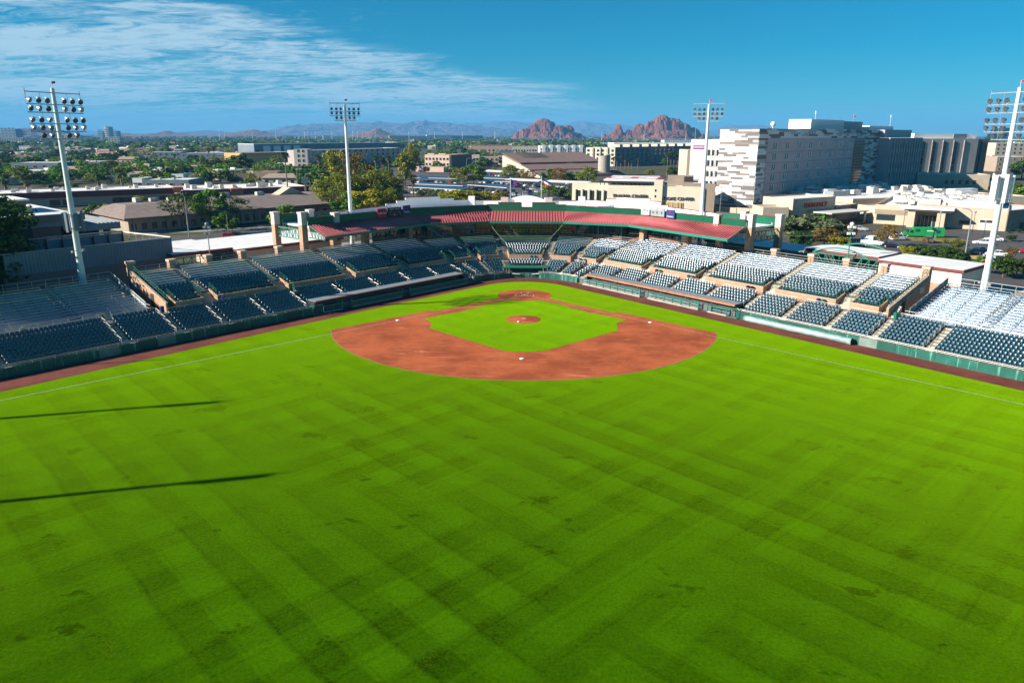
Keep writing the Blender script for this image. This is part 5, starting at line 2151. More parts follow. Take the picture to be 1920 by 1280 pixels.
class Blk:
 """a flat roofed block: front corners a,b on the ground, depth away from the viewer"""

 def __init__(s, name, label, cat, a, b, h, depth, wall='tan', roof='white_roof', z0=0.0, par=0.5, group=None, cop=None, parent=None, recess=None):
  s.a, s.b = Vector((a[0], a[1], 0)), Vector((b[0], b[1], 0))
  s.u = (s.b - s.a).normalized()
  s.L = (s.b - s.a).length
  s.v = Vector((-s.u.y, s.u.x, 0))
  if s.v.dot(s.a - Vector((PXC.x, PXC.y, 0))) < 0:
   s.v = -s.v
  s.D, s.h, s.z0 = depth, h, z0
  s.rot = atan2(s.u.y, s.u.x)
  if parent is None:
   c = s.P(s.L / 2, depth / 2)
   s.t = thing(name, label, cat, (c.x, c.y, z0), s.rot, group)
  else:
   s.t = parent
  mb = MB()
  mb.prism(s.rect(0, 0, s.L, depth), z0, h - par)
  part('wall', mb, M[wall], s.t)
  if par > 0:
   th = min(.3, depth * .1)
   mb = MB()
   for x0, y0, x1, y1 in ((0, 0, s.L, th), (0, depth - th, s.L, depth), (0, th + .001, th, depth - th - .001), (s.L - th, th + .001, s.L, depth - th - .001)):
    mb.prism(s.rect(x0, y0, x1, y1), h - par + .002, h)
   part('parapet', mb, M[cop or wall], s.t)
  mb = MB()
  th = min(.3, depth * .1)
  mb.prism(s.rect(th + .01, th + .01, s.L - th - .01, depth - th - .01), h - par + .003, h - par + .06)
  part('roof', mb, M[roof], s.t)

 def P(s, x, y):
  return s.a + s.u * x + s.v * y

 def rect(s, x0, y0, x1, y1):
  pts = [s.P(x0, y0), s.P(x1, y0), s.P(x1, y1), s.P(x0, y1)]
  if (pts[1] - pts[0]).cross(pts[3] - pts[0]).z < 0:
   pts = pts[::-1]
  return pts

 def box(s, name, x0, y0, x1, y1, z0, z1, m, mt=None):
  mb = MB()
  mb.prism(s.rect(x0, y0, x1, y1), z0, z1)
  return part(name, mb, M[m], s.t)

 def windows(s, xs, zs, w, h, gm='glass', fm='offwhite', face='front', fins=0.0):
  me = window_mesh(w, h, gm, fm, fins=fins)
  for z in zs:
   for x in xs:
    if face == 'front':
     put_window(s.t, me, V3(s.P(x, -.003), z), s.rot)
    elif face == 'left':
     p = s.P(-.003, x)
     put_window(s.t, me, V3(p, z), s.rot - pi / 2)
    else:
     p = s.P(s.L + .003, x)
     put_window(s.t, me, V3(p, z), s.rot + pi / 2)

 def grid(s, nx, nz, w, h, z0, dz, gm='glass', fm='offwhite', face='front', m0=None):
  L_ = s.L if face == 'front' else s.D
  xs = [L_ * (i + .5) / nx for i in range(nx)]
  s.windows(xs, [z0 + dz * k for k in range(nz)], w, h, gm, fm, face)

def pblk(name, label, cat, A, B, ytop, depth, wall='tan', roof='white_roof', z0=0.0, **k):
 a, b = G(A[0], A[1], z0), G(B[0], B[1], z0)
 h = ZT(a, ytop)
 return Blk(name, label, cat, a, b, h, depth, wall, roof, z0, **k)

AC_ME = None

def ac_units(blk, n, label, group, seed, z=None, x0=.08, x1=.92, big=1.0):
 global AC_ME
 if AC_ME is None:
  mb = MB()
  mb.box((0, 0, .15), (1.9, 1.3, 1.0), 0, 0)
  mb.box((0, 0, 0), (1.6, 1.0, .148), 0, 1)
  mb.lathe((-.4, 0, 1.151), [(.4, 0), (.4, .1), (.3, .1), (.3, .02)], 8, 1)
  mb.lathe((.45, 0, 1.151), [(.4, 0), (.4, .1), (.3, .1), (.3, .02)], 8, 1)
  mb.bar((.951, -.4, .5), (1.3, -.4, .3), .4, .5, 0)
  AC_ME = mb.mesh('air_conditioner', [M['offwhite'], M['grey_metal']])
 r = random.Random(seed)
 zz = blk.h - .45 if z is None else z
 for i in range(n):
  p = blk.P(blk.L * (x0 + (x1 - x0) * r.random()), blk.D * (.2 + .65 * r.random()))
  o = link('air_conditioner', AC_ME, None, (p.x, p.y, zz), blk.rot + r.choice((0, pi / 2)))
  s = (.7 + .6 * r.random()) * big
  o.scale = (s, s, s * (.8 + .4 * r.random()))
  tag(o, label, 'air conditioner', group)

# ------------------------------------------------------------------ ground sheets of the town
def sheet(name, pts, m, z):
 mb = MB()
 pts = [Vector(p) for p in pts]
 ar = sum(pts[i].x * pts[(i + 1) % len(pts)].y - pts[(i + 1) % len(pts)].x * pts[i].y for i in range(len(pts)))
 if ar < 0:
  pts = pts[::-1]
 mb.poly([(p.x, p.y, z) for p in pts])
 return structure(name, mb, M[m])

sheet('car_park', [G(1560, 446), G(1600, 425), G(1930, 436), G(2050, 470), G(2050, 620), G(1860, 545), G(1700, 500)], 'asphalt', -0.03)
sheet('car_park', [G(700, 392), G(735, 318), G(1000, 312), G(1120, 360), G(1118, 396)], 'asphalt', -0.03)
sheet('road', [G(250, 462), G(250, 446), G(560, 428), G(760, 395), G(760, 410), G(560, 446)], 'asphalt', -0.03)
sheet('road', [G(-200, 392), G(-200, 388), G(600, 364), G(760, 352), G(760, 358), G(600, 372)], 'asphalt', -0.028)
sheet('pavement', [G(250, 440), G(250, 436), G(520, 424), G(520, 428)], 'pavement', -0.02)
M['verge'] = mat('dry_verge', (0.2, 0.17, 0.06), 0.95, var=0.4, scale=0.5)
sheet('verge', [G(1695, 443), G(1790, 446), G(1820, 452), G(1760, 455), G(1690, 449)], 'verge', -0.022)

# ------------------------------------------------------------------ hospital tower with striped cladding
HP1 = G(1411, 391)
_d = (G(1708, 351) - HP1).normalized()
HP0 = HP1 + Vector((-_d.y, _d.x, 0)) * 16.5
HP3 = G(1708, 351)
HT = 30.0
hosp = thing('hospital_tower', 'tall hospital block clad in white and grey striped panels on the right', 'hospital', (HP1.x, HP1.y, 0), atan2((HP3 - HP1).y, (HP3 - HP1).x))
hu = (HP3 - HP1).normalized()
hw = (HP0 - HP1).normalized()
hv = Vector((-hu.y, hu.x, 0))
if hv.dot(HP1 - PXC) < 0:
 hv = -hv
HL = (HP3 - HP1).length
LW = (HP0 - HP1).length
HROT = atan2(hu.y, hu.x)
nL = Vector((hw.y, -hw.x, 0))
if nL.dot(PXC - HP1) < 0:
 nL = -nL

def s_at(px, z=HT):
 """metres along the shaded face that sit at this picture column"""
 lo, hi = 0.0, HL * 1.3
 for _ in range(40):
  m_ = (lo + hi) / 2
  p = HP1 + hu * m_
  if to_px((p.x, p.y, z))[0] < px:
   lo = m_
  else:
   hi = m_
 return lo

s_str = s_at(1441)
s_win1 = s_at(1604)
s_slot = s_at(1624)
s_v1 = s_at(1651)
s_end = s_at(1709)
DEEP = 26.0
mb = MB()
pts = [HP1, HP1 + hu * s_v1, HP1 + hu * s_v1 + hv * DEEP, HP1 + hu * 20 + hv * DEEP, HP1 + hu * 20 + hv * 16.5, HP0]
mb.prism(pts if (pts[1] - pts[0]).cross(pts[-1] - pts[0]).z > 0 else pts[::-1], 0, HT - .3)
part('wall', mb, M['taupe'], hosp)
mb = MB()
w0, w1 = HP1 + hu * s_str - hv * .25, HP1 + hu * s_win1 - hv * .25
mb.prism([w0, w1, w1 + hv * .25, w0 + hv * .25] if (w1 - w0).cross(hv).z > 0 else [w0 + hv * .25, w1 + hv * .25, w1, w0], 0, 26.2)
M['mauve'] = mat('mauve_precast', (0.43, 0.375, 0.385), 0.85, var=0.06, scale=0.2)
part('window_wall', mb, M['mauve'], hosp)
# stripes: loose planks of several tones, some standing proud
flat('clad_white', (0.60, 0.60, 0.59))
flat('clad_grey', (0.36, 0.36, 0.38))
flat('clad_dark', (0.13, 0.12, 0.12))
flat('clad_brown', (0.22, 0.17, 0.15))
RP = random.Random(21)
n_clad = 0
clad_rest = {k: MB() for k in ('clad_white', 'clad_grey', 'clad_dark', 'clad_brown')}

def stripes(o, d, out, L_, z0, z1, rowh, lens, single):
 """rows of cladding planks on a wall from o along d, facing out"""
 global n_clad
 n = int((z1 - z0) / rowh)
 for r in range(n):
  s = 0.0
  za = z0 + r * rowh
  while s < L_ - .05:
   l = min(L_ - s, RP.uniform(*lens))
   if L_ - s - l < lens[0] * .4:
    l = L_ - s
   k = RP.random()
   m_ = 'clad_white' if k < .40 else ('clad_grey' if k < .68 else ('clad_dark' if k < .90 else 'clad_brown'))
   hh = rowh * (1.0 if m_ in ('clad_white', 'clad_grey') else .75)
   pr = RP.uniform(.05, .16) if m_[5] in 'wg' else RP.uniform(.02, .05)
   a, b = o + d * (s + .02), o + d * (s + l - .02)
   mb = MB() if single and n_clad < 300 else clad_rest[m_]
   lo = [a, b, b + out * pr, a + out * pr]
   if (lo[1] - lo[0]).cross(lo[3] - lo[0]).z < 0:
    lo = lo[::-1]
   mb.prism(lo, za + .012, za + hh - .012)
   if single and n_clad < 300:
    part('cladding_panel', mb, M[m_], hosp)
    n_clad += 1
   s += l

stripes(HP1, hw, nL, LW, 0.6, HT, 0.78, (2.2, 6.5), True)
stripes(HP1, hu, -hv, s_str, 0.6, 26.2, 0.78, (1.5, s_str), False)
stripes(HP1, hu, -hv, s_v1, 26.25, HT, 0.74, (3, 9), True)
stripes(HP1 + hu * s_slot, hu, -hv, s_v1 - s_slot, 0.6, 26.2, 0.78, (2, 6), False)
for k, mbx in clad_rest.items():
 if mbx.v:
  part('cladding_rows', mbx, M[k], hosp, kind='stuff')
mb = MB()
g0, g1 = HP1 + hu * s_win1 - hv * .15, HP1 + hu * s_slot - hv * .15
lo = [g0, g1, g1 + hv * .15, g0 + hv * .15]
mb.prism(lo if (lo[1] - lo[0]).cross(lo[3] - lo[0]).z > 0 else lo[::-1], 0, 26.2)
part('glass_slot', mb, M['glass_teal'], hosp)
for z in [1 + i * 1.3 for i in range(19)]:
 mb = MB()
 mb.bar(V3(g0 - hv * .05, z), V3(g1 - hv * .05, z), .12, .22)
 part('slot_louvre', mb, M['dark'], hosp)
me = window_mesh(1.35, 2.5, 'glass', 'white', fins=.3)
ncol = 8
for c in range(ncol):
 for r in range(6):
  s = s_str + (s_win1 - s_str) * (c + .55) / ncol
  for e in (-.85, .85):
   p = HP1 + hu * (s + e) - hv * .253
   put_window(hosp, me, V3(p, 1.8 + r * 4.05), HROT)
for r in range(1, 6):
 mb = MB()
 z = 1.0 + r * 4.05 - .25
 mb.bar(V3(w0 - hv * .02, z), V3(w1 - hv * .02, z), .1, .12)
 part('joint_band', mb, M['taupe'], hosp)
# white wing on the left of the stripes
wl0 = HP0 + nL * -1.0 + hw * .05
wl1 = wl0 + hw * 13.5
wing = Blk('wing', '', '', (wl1.x, wl1.y), (wl0.x, wl0.y), 25.7, 16, 'offwhite', 'white_roof', par=.6, parent=hosp)
wing.windows([wing.L * .66, wing.L * .66 + 1.9], [3.0 + 4.1 * i for i in range(5)], 1.35, 2.4, 'glass', 'white', fins=.5)
wing.windows([wing.L * .95], [3.0 + 4.1 * i for i in range(5)], 1.2, 2.4, 'glass', 'white', fins=.5)
for i in range(1, 6):
 mb = MB()
 mb.bar(V3(wing.P(0, -.01), 1.2 + 4.1 * i), V3(wing.P(wing.L, -.01), 1.2 + 4.1 * i), .05, .09)
 part('joint_band', mb, M['tan'], hosp)
p0, p1 = wing.P(1.2, -.1), wing.P(7.6, -.1)
mb = MB()
mb.bar(V3(p0, 22.6), V3(p1, 22.6), .12, 1.5)
part('name_board', mb, M['sign_purple'], hosp)
text('HONORHEALTH', V3(wing.P(4.4, -.22), 22.6), wing.u, (0, 0, 1), .82, M['sign_white'], hosp)
# ribbed far wing
f0, f1 = HP1 + hu * (s_v1 + .3) - hv * 5.0, HP1 + hu * (s_end + 4) - hv * 5.0
far = Blk('wing', '', '', (f0.x, f0.y), (f1.x, f1.y), 26.2, 26, 'mauve', 'white_roof', par=.5, parent=hosp)
for i in range(13):
 x = far.L * (i + .5) / 13
 far.box('rib', x - .5, -.55, x + .5, -.005, 1, 25.6, 'clad_grey' if i % 2 else 'mauve')
 if i < 12:
  x2 = far.L * (i + 1) / 13
  far.windows([x2], [2.5 + 4.6 * k for k in range(5)], .8, 2.4, 'glass', 'taupe')
far.box('crown', 0.2, 3, far.L * .8, 20, 26.25, HT, 'clad_grey')
# plant rooms on the roof
for (xa, xb, ya, yb, zt, m_) in ((s_at(1541), s_at(1602), 5, 15, 34.0, 'white'), (s_at(1602) + .5, s_at(1640), 6, 14, 33.6, 'clad_grey'), (s_at(1646), s_at(1690), 4, 12, 31.8, 'white')):
 mb = MB()
 lo = [HP1 + hu * xa + hv * ya, HP1 + hu * xb + hv * ya, HP1 + hu * xb + hv * yb, HP1 + hu * xa + hv * yb]
 mb.prism(lo if (lo[1] - lo[0]).cross(lo[3] - lo[0]).z > 0 else lo[::-1], HT - .28, zt)
 part('plant_room', mb, M[m_], hosp)
p = HP1 + hu * s_at(1467) + hv * 4
mb = MB()
mb.lathe((p.x, p.y, HT), [(.25, -.3), (.25, .6), (.5, .7), (.95, 1.2), (1.05, 1.8), (.7, 2.4), (0, 2.6)], 12)
solo('radar_dome', mb, M['white'], 'white ball shaped dome on the striped hospital roof', 'dome', (p.x, p.y, HT - .3))
p = HP1 + hu * s_at(1630) + hv * 8
mb = MB()
mb.tube((p.x, p.y, HT - .28), (p.x, p.y, 37.2), .07)
mb.hexa([(p.x, p.y - .3, 36.2), (p.x + 1.2, p.y - .2, 35.4), (p.x + 1.2, p.y, 35.4), (p.x, p.y + .3, 36.2)], [(p.x, p.y - .3, 37), (p.x + 1.2, p.y - .2, 35.8), (p.x + 1.2, p.y, 35.8), (p.x, p.y + .3, 37)])
solo('windsock', mb, M['orange'], 'orange windsock on the hospital roof', 'windsock', (p.x, p.y, HT))
mb = MB()
for px in (1556, 1694):
 p = HP1 + hu * s_at(px) + hv * 7
 mb = MB()
 mb.tube((p.x, p.y, HT - .28), (p.x, p.y, 37.5), .06)
 mb.box((p.x, p.y, 36.2), (.3, .3, 1.4))
 solo('aerial', mb, M['white'], 'thin white aerial on the hospital roof, ' + ('left' if px < 1600 else 'right') + ' one', 'aerial', (p.x, p.y, HT))
# beige stair block left of the white wing
b_ = pblk('stair_block', 'narrow beige windowless block left of the white hospital wing', 'building', (1283, 381), (1307, 381), 281, 14, 'tan', 'white_roof')
b_.windows([b_.L * .2, b_.L * .45], [6.5], .6, 1.8)

# ------------------------------------------------------------------ brown office block at the far right
b_ = pblk('office_building', 'brown precast office block with four tall glass strips and a white penthouse', 'office', (1712, 341), (1822, 340), 260, 30, 'precast', 'white_roof')
for i, px in enumerate((1735, 1755, 1775, 1795)):
 x = b_.L * (px - 1727) / (1838 - 1727)
 for k in range(4):
  z0_ = 5.5 + k * 4.6
  mbm = window_mesh(2.9, 4.1, 'glass' if k % 2 else 'glass_teal', 'taupe')
  put_window(b_.t, mbm, V3(b_.P(x, -.003), z0_), b_.rot)
for i in range(5):
 x = b_.L * (i * 20 + 5) / 111
 b_.box('precast_rib', x - .2, -.35, x + .2, -.004, 4, b_.h - .8, 'precast')
b_.box('side_frame', b_.L + .01, .5, b_.L + 7.5, 26, b_.h - 2, b_.h - .2, 'taupe')
b_.box('side_glass', b_.L + .01, 1.5, b_.L + 3.5, 26, 0, b_.h - 2.01, 'glass_teal')
b_.box('side_pier', b_.L + 3.6, .6, b_.L + 7.5, 26, 0, b_.h - 2.01, 'taupe')
b_.box('penthouse', -1.5, 3, b_.L + .8, 18, b_.h - .4, b_.h + 3.0, 'white')
b_.box('penthouse_door', b_.L * .62, 2.6, b_.L * .84, 2.99, b_.h - .3, b_.h + 2.7, 'bluegrey')
low = pblk('low_wing', 'low tan wing in front of the brown office block, half in shade', 'building', (1716, 354), (1852, 356), 326, 18, 'tan', 'white_roof')
low.windows([low.L * t for t in (.42, .5, .6, .7, .8)], [2.6], 1.6, 2.2)
ac_units(low, 5, 'grey unit on the roof of the low tan wing', 'units on the low tan wing', 5)

# ------------------------------------------------------------------ hospital ground floor with white roofs
bk = Blk('low_roofs', 'wide low white roofs with clutter at the foot of the hospital tower', 'building', G(1596, 401), G(1880, 391), 5.4, 78, 'tan', 'white_roof', par=.4)
ac_units(bk, 60, 'white unit on the wide low roofs at the hospital foot', 'units on the wide low hospital roofs', 77, big=1.5)
for i_ in range(16):
 x_, y_ = bk.L * RP.uniform(.04, .9), bk.D * RP.uniform(.05, .8)
 bk.box('roof_box', x_, y_, x_ + RP.uniform(3, 12), y_ + RP.uniform(2, 6), 5.02, 5.4 + RP.uniform(.4, 1.8), RP.choice(('white_roof', 'offwhite', 'grey_metal', 'white')))
ER = pblk('hospital_entrance_block', 'long low tan hospital front with white canopy entrance facing the car park', 'building', (1637, 419), (1885, 434), 383, 60, 'tan', 'white_roof', par=.8)
L_ = ER.L
for x in (.06, .15, .24):
 pass
ER.box('window_band', L_ * .02, -.06, L_ * .17, -.005, 1.2, 3.1, 'glass')
ER.box('dark_band', L_ * .0, -.10, L_ * .26, -.065, 3.2, 4.6, 'tan_dark')
ER.box('canopy', L_ * .23, -6.5, L_ * .62, 1.5, 5.7, 6.15, 'white')
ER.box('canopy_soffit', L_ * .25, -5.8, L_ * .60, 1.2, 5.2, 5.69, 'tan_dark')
ER.box('canopy_pier', L_ * .28, -5.2, L_ * .335, -1.0, 0, 5.19, 'tan')
ER.box('canopy_pier', L_ * .50, -5.2, L_ * .56, -1.0, 0, 5.19, 'tan')
ER.box('door_glass', L_ * .345, -.5, L_ * .49, -.01, 0, 3.4, 'glass')
for i in range(6):
 x = L_ * (.345 + .145 * i / 5)
 ER.box('door_frame', x - .06, -.6, x + .06, -.505, 0, 3.4, 'offwhite')
ER.box('window_band', L_ * .66, -.06, L_ * .74, -.005, 1.2, 2.6, 'glass')
ER.box('loading_door', L_ * .80, -.12, L_ * .93, -.005, 0, 3.4, 'offwhite')
ER.box('loading_window', L_ * .81, -.2, L_ * .93, -.13, 2.3, 3.0, 'glass')
ER.box('roof_step', L_ * .30, 12, L_ * .95, 40, ER.h - .7, ER.h + 1.2, 'white_roof')
ER.box('roof_step', L_ * .1, 22, L_ * .5, 52, ER.h - .7, ER.h + .5, 'white_roof')
ac_units(ER, 46, 'white or grey unit on the cluttered white roof of the hospital front', 'units on the cluttered white hospital roof', 11, big=1.5)
e2 = pblk('side_wing', 'dark shaded tan wing at the right end of the hospital front', 'building', (1884, 434), (1960, 425), 395, 30, 'tan_dark', 'white_roof')  # tan wing in darker stucco: its shade is painted in
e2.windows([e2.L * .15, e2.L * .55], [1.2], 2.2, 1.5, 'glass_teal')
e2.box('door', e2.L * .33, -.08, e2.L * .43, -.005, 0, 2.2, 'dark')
rb = pblk('roof_block', 'beige plant block on the white hospital roof near the floodlight pole', 'building', (1845, 400), (1925, 400), 368, 14, 'tan', 'tan', z0=0)
em = pblk('emergency_block', 'tan block with red capitals on its front behind the olive trees', 'building', (1483, 421), (1562, 414), 373, 12, 'tan', 'white_roof', par=.4)
text('EMERGENCY', V3(em.P(em.L * .52, -.25), em.h - 2.4), em.u, (0, 0, 1), 2.0, M['sign_red'], em.t, extrude=.12)
em.box('drop_off_roof', em.L * .35, -9, em.L * 1.25, -.5, 3.6, 3.95, 'offwhite')
em.box('drop_off_post', em.L * 1.18, -8.5, em.L * 1.23, -8.1, 0, 3.59, 'grey_metal')
e3 = pblk('side_wing', 'shaded wall right of the red lettered block', 'building', (1564, 414), (1605, 409), 386, 16, 'tan_dark', 'white_roof')  # darker stucco than its lit neighbour stands in for the shade here
e4 = pblk('side_wing', 'tan wing between the shaded wall and the long low front', 'building', (1605, 412), (1638, 418), 383, 16, 'tan', 'white_roof')
e5 = pblk('side_wing', 'low tan annex left of the red lettered block', 'building', (1428, 424), (1476, 424), 389, 10, 'tan', 'tan')
gw = pblk('garden_wall', 'pale wall running left from the striped tower to the trees', 'wall', (1316, 400), (1470, 410), 386, 2.0, 'tan', 'tan', par=.1)

# ------------------------------------------------------------------ trauma and stroke centre with helipad
TC = pblk('trauma_centre', 'beige two storey block with a helipad and dark capitals on its front', 'building', (1137, 399), (1312, 404), 347, 34, 'cream', 'white_roof', par=.5)
L_ = TC.L
TC.box('left_wall', -14, 6, -.01, 8, 0, TC.h + .2, 'cream')
for i in range(5):
 x = -13 + i * 2.6
 TC.box('fin', x, 5.5, x + .5, 5.99, 0, TC.h - 2, 'offwhite')
 TC.box('window', x + .7, 5.93, x + 2.2, 5.985, 2, TC.h - 2.5, 'glass')
for xa, xb in ((.06, .33), (.36, .50), (.60, .80)):
 TC.box('window_recess', L_ * xa, -.10, L_ * xb, -.005, 1.2, 4.4, 'ochre')
for x, g_ in ((.08, 'glass'), (.18, 'glass'), (.235, 'glass_teal'), (.31, 'glass'), (.39, 'glass'), (.475, 'glass'), (.63, 'glass'), (.73, 'glass_teal'), (.79, 'glass')):
 TC.windows([L_ * x], [1.6], 1.5, 2.6, g_, 'cream', fins=.1)
TC.box('bay', L_ * .505, -.9, L_ * .595, 8, 0, TC.h + 1.8, 'cream')
for z in (3.5, 6.0, 8.0):
 TC.box('bay_window', L_ * .515, -.98, L_ * .53, -.905, z, z + .8, 'glass')
text('TRAUMA CENTER', V3(TC.P(L_ * .25, -.2), 6.2), TC.u, (0, 0, 1), 1.6, M['letter_dark'], TC.t, extrude=.1)
text('STROKE CENTER', V3(TC.P(L_ * .745, -.2), 5.6), TC.u, (0, 0, 1), 1.6, M['letter_dark'], TC.t, extrude=.1)
TC.box('end_block', L_ * .80, 1.0, L_ * 1.14, 10, 0, TC.h + .6, 'tan_dark')
hz = ZT(TC.P(2, 6), 336)
TC.box('helipad_deck', -2, 4, L_ * .50, 32, hz - .7, hz, 'white')
TC.box('helipad_rim', -3.4, 2.4, L_ * .52, 3.8, hz - 1.1, hz - .5, 'dark')
for i in range(14):
 x = -3 + (L_ * .52 + 2) * i / 13
 TC.box('rim_bracket', x, 2.3, x + .25, 2.38, hz - 2.0, hz - .5, 'dark')
c = TC.P(L_ * .24, 18)
mb = MB()
for i in range(40):
 a, b = 2 * pi * i / 40, 2 * pi * (i + 1) / 40
 for r0_, r1_ in ((9.2, 11.0),):
  mb.poly([(c.x + r * cos(t), c.y + r * sin(t), hz + .012) for r, t in ((r0_, a), (r1_, a), (r1_, b), (r0_, b))])
part('helipad_ring', mb, M['sign_red'], TC.t)
mb = MB()
for x0, y0, x1, y1 in ((-4.5, -1.4, 4.5, 1.4), (-1.4, -4.5, 1.4, -1.41), (-1.4, 1.41, 1.4, 4.5)):
 mb.poly([V3(c + TC.u * x + TC.v * y, hz + .012) for x, y in ((x0, y0), (x1, y0), (x1, y1), (x0, y1))])
part('helipad_cross', mb, M['sign_red'], TC.t)
TC.box('rear_canopy', L_ * .56, 14, L_ * .95, 26, TC.h + .6, TC.h + 1.1, 'grey_metal')
TC.box('rear_block', L_ * .62, 12, L_ * .90, 13.9, TC.h - .4, TC.h + 3.2, 'tan_dark')
TC.box('rear_opening_shade', L_ * .8, 11.9, L_ * .9, 11.99, TC.h + .9, TC.h + 2.8, 'dark')  # dark slab painted in place of the shade inside an opening

# ------------------------------------------------------------------ brown sloping roof building with concrete drum
a0, b0 = G(1019, 333.5), G(1166, 329)
u = (b0 - a0).normalized()
v = Vector((-u.y, u.x, 0))
if v.dot(a0 - PXC) < 0:
 v = -v
Lb = (b0 - a0).length
RD = 52.0
rz = ZT(a0 + v * RD, 290)
t = thing('library', 'large brown sloping ribbed roof with dark clerestory bands and a concrete drum', 'building', (a0.x, a0.y, 0), atan2(u.y, u.x))
mb = MB()
lo = [a0 - u * 2.5, b0, b0 + v * RD, a0 - u * 2.5 + v * RD]
mb.hexa([V3(p, 0) for p in lo], [V3(lo[0], 1.6), V3(lo[1], 1.6), V3(lo[2], rz - .6), V3(lo[3], rz - .6)])
part('wall', mb, M['tan'], t)
steps = [(0.0, .22, 0), (.22, .47, .9), (.50, 1.0, 2.4)]
for i, (f0_, f1_, dz) in enumerate(steps):
 za, zb_ = 1.6 + (rz - 1.6) * f0_ + dz * .5, 1.6 + (rz - 1.6) * f1_ + dz * .5
 q = [a0 - u * 3 + v * RD * f0_, b0 + u * .5 + v * RD * f0_, b0 + u * .5 + v * RD * f1_, a0 - u * 3 + v * RD * f1_]
 mb = MB()
 zz = [za, za, zb_, zb_]
 mb.hexa([V3(p, z - .5) for p, z in zip(q, zz)], [V3(p, z) for p, z in zip(q, zz)])
 rp_ = part('roof', mb, M['brown_roof'], t)
 mb = MB()
 n_ = 34
 for k in range(n_ + 1):
  p, q2 = q[0].lerp(q[1], k / n_), q[3].lerp(q[2], k / n_)
  mb.bar(V3(p, za + .08), V3(q2, zb_ + .08), .12, .16)
 tag(link('roof_ribs', mb.mesh('roof_ribs', M['brown_roof'], t.location, t.rotation_euler[2]), rp_), kind='stuff')
 if i:
  mb = MB()
  p, q2 = a0 + u * Lb * .08 + v * (RD * f0_ - .3), a0 + u * Lb * .96 + v * (RD * f0_ - .3)
  mb.bar(V3(p, za - 1.15), V3(q2, za - 1.15), .4, 1.6)
  part('clerestory', mb, M['glass'], t)
for k in range(10):
 mb = MB()
 x = Lb * (.12 + .025 * k * 1.35)
 f0_, f1_ = .72, .97
 zf = lambda f: 1.6 + (rz - 1.6) * f + 1.2 + .12
 mb.bar(V3(a0 + u * x + v * RD * f0_, zf(f0_)), V3(a0 + u * x + v * RD * f1_, zf(f1_)), 1.0, .16)
 part('skylight', mb, M['dark'], t)
cb = G(1132, 329)
mb = MB()
rr = 4.2
zt = ZT(cb, 289)
mb.lathe((cb.x, cb.y, 0), [(rr, 0), (rr, zt - 1.8)], 24)
base = len(mb.v)
ringv = []
for i in range(24):
 a = 2 * pi * i / 24
 p = cb + Vector((cos(a), sin(a), 0)) * rr
 ringv.append((p.x, p.y, zt - 1.8 + 1.8 * (cos(a) * .5 + .5)))
lowr = [(x, y, zt - 1.8) for x, y, _ in ringv]
mb.hexa(lowr, ringv)
part('drum', mb, M['concrete'], t, smooth=False)

# ------------------------------------------------------------------ apartment rows and other mid-distance buildings
b_ = pblk('apartment_building', 'four storey cream apartment block right of the concrete drum', 'apartments', (1098, 311), (1152, 312), 276.5, 20, 'cream', 'tan')
b_.grid(6, 4, 2.2, 2.0, 2.0, 3.5, 'glass', 'offwhite')
for i in range(1, 4):
 b_.box('tan_column', b_.L * i / 4 - .5, -1.0, b_.L * i / 4 + .5, -.01, 0, b_.h, 'tan')  # tan columns standing forward of the cream front
b_ = pblk('apartment_building', 'long apartment block with its shaded balcony front right of the cream one', 'apartments', (1153, 312), (1302, 305), 276, 20, 'bluegrey', 'tan')  # blue grey wall colour carries the shade on this front
b_.grid(18, 4, 2.6, 2.0, 2.0, 3.5, 'glass', 'bluegrey')
for i in range(9):
 x = b_.L * (i + .5) / 9
 b_.box('balcony', x - 3, -1.6, x + 3, -.01, 4.0, 5.1, 'bluegrey')
 b_.box('balcony', x - 3, -1.6, x + 3, -.01, 7.6, 8.6, 'bluegrey')
 b_.box('gable', x - 2.2, -.6, x + 2.2, 8, b_.h, b_.h + 2.2, 'tan')
b_ = pblk('apartment_building', 'white cubic apartment row left of the cream block', 'apartments', (1012, 295), (1096, 295), 273.5, 20, 'white', 'white_roof')
b_.grid(12, 3, 2.4, 2.2, 1.5, 3.4, 'glass', 'grey_metal')
for i in range(6):
 x = b_.L * (i + .3) / 6
 b_.box('bay', x, -1.5, x + b_.L * .07, -.01, 0, b_.h + 1.2, 'white')
b_ = pblk('warehouse', 'long white flat building above the shaded balcony block', 'building', (1150, 291), (1310, 291), 268, 40, 'white', 'white_roof')
b_.grid(14, 1, 3, 2.0, 3.0, 3)
b_ = pblk('apartment_building', 'white cornered apartment block left of the canopy floodlight pole', 'apartments', (553, 320), (578, 320), 280, 18, 'offwhite', 'white_roof')
b_.windows([b_.L * .35, b_.L * .7], [3 + 3.6 * i for i in range(4)], 1.5, 1.9)
b2 = pblk('apartment_building', 'long shaded apartment front right of the white cornered block', 'apartments', (579, 320), (752, 309), 282, 20, 'precast', 'white_roof')  # greyer wall than the lit end: shade painted into the colour
b2.grid(16, 4, 2.4, 2.0, 2.2, 3.6, 'glass', 'precast')
for i in range(8):
 x = b2.L * (i + .5) / 8
 b2.box('balcony', x - 2, -1.4, x + 2, -.01, 5.2, 6.2, 'taupe')
b_ = pblk('office_building', 'long dark blue office building with white roof edges far behind the floodlight pole', 'office', (478, 297), (752, 289), 270, 30, 'bluegrey', 'white_roof', cop='white')
b_.grid(26, 2, 4.5, 2.2, 2.5, 4.4, 'glass', 'bluegrey')
for i in range(4):
 b_.box('white_bay', b_.L * (.05 + .06 * i), -1.2, b_.L * (.09 + .06 * i), -.01, 0, b_.h - 2.5, 'white')
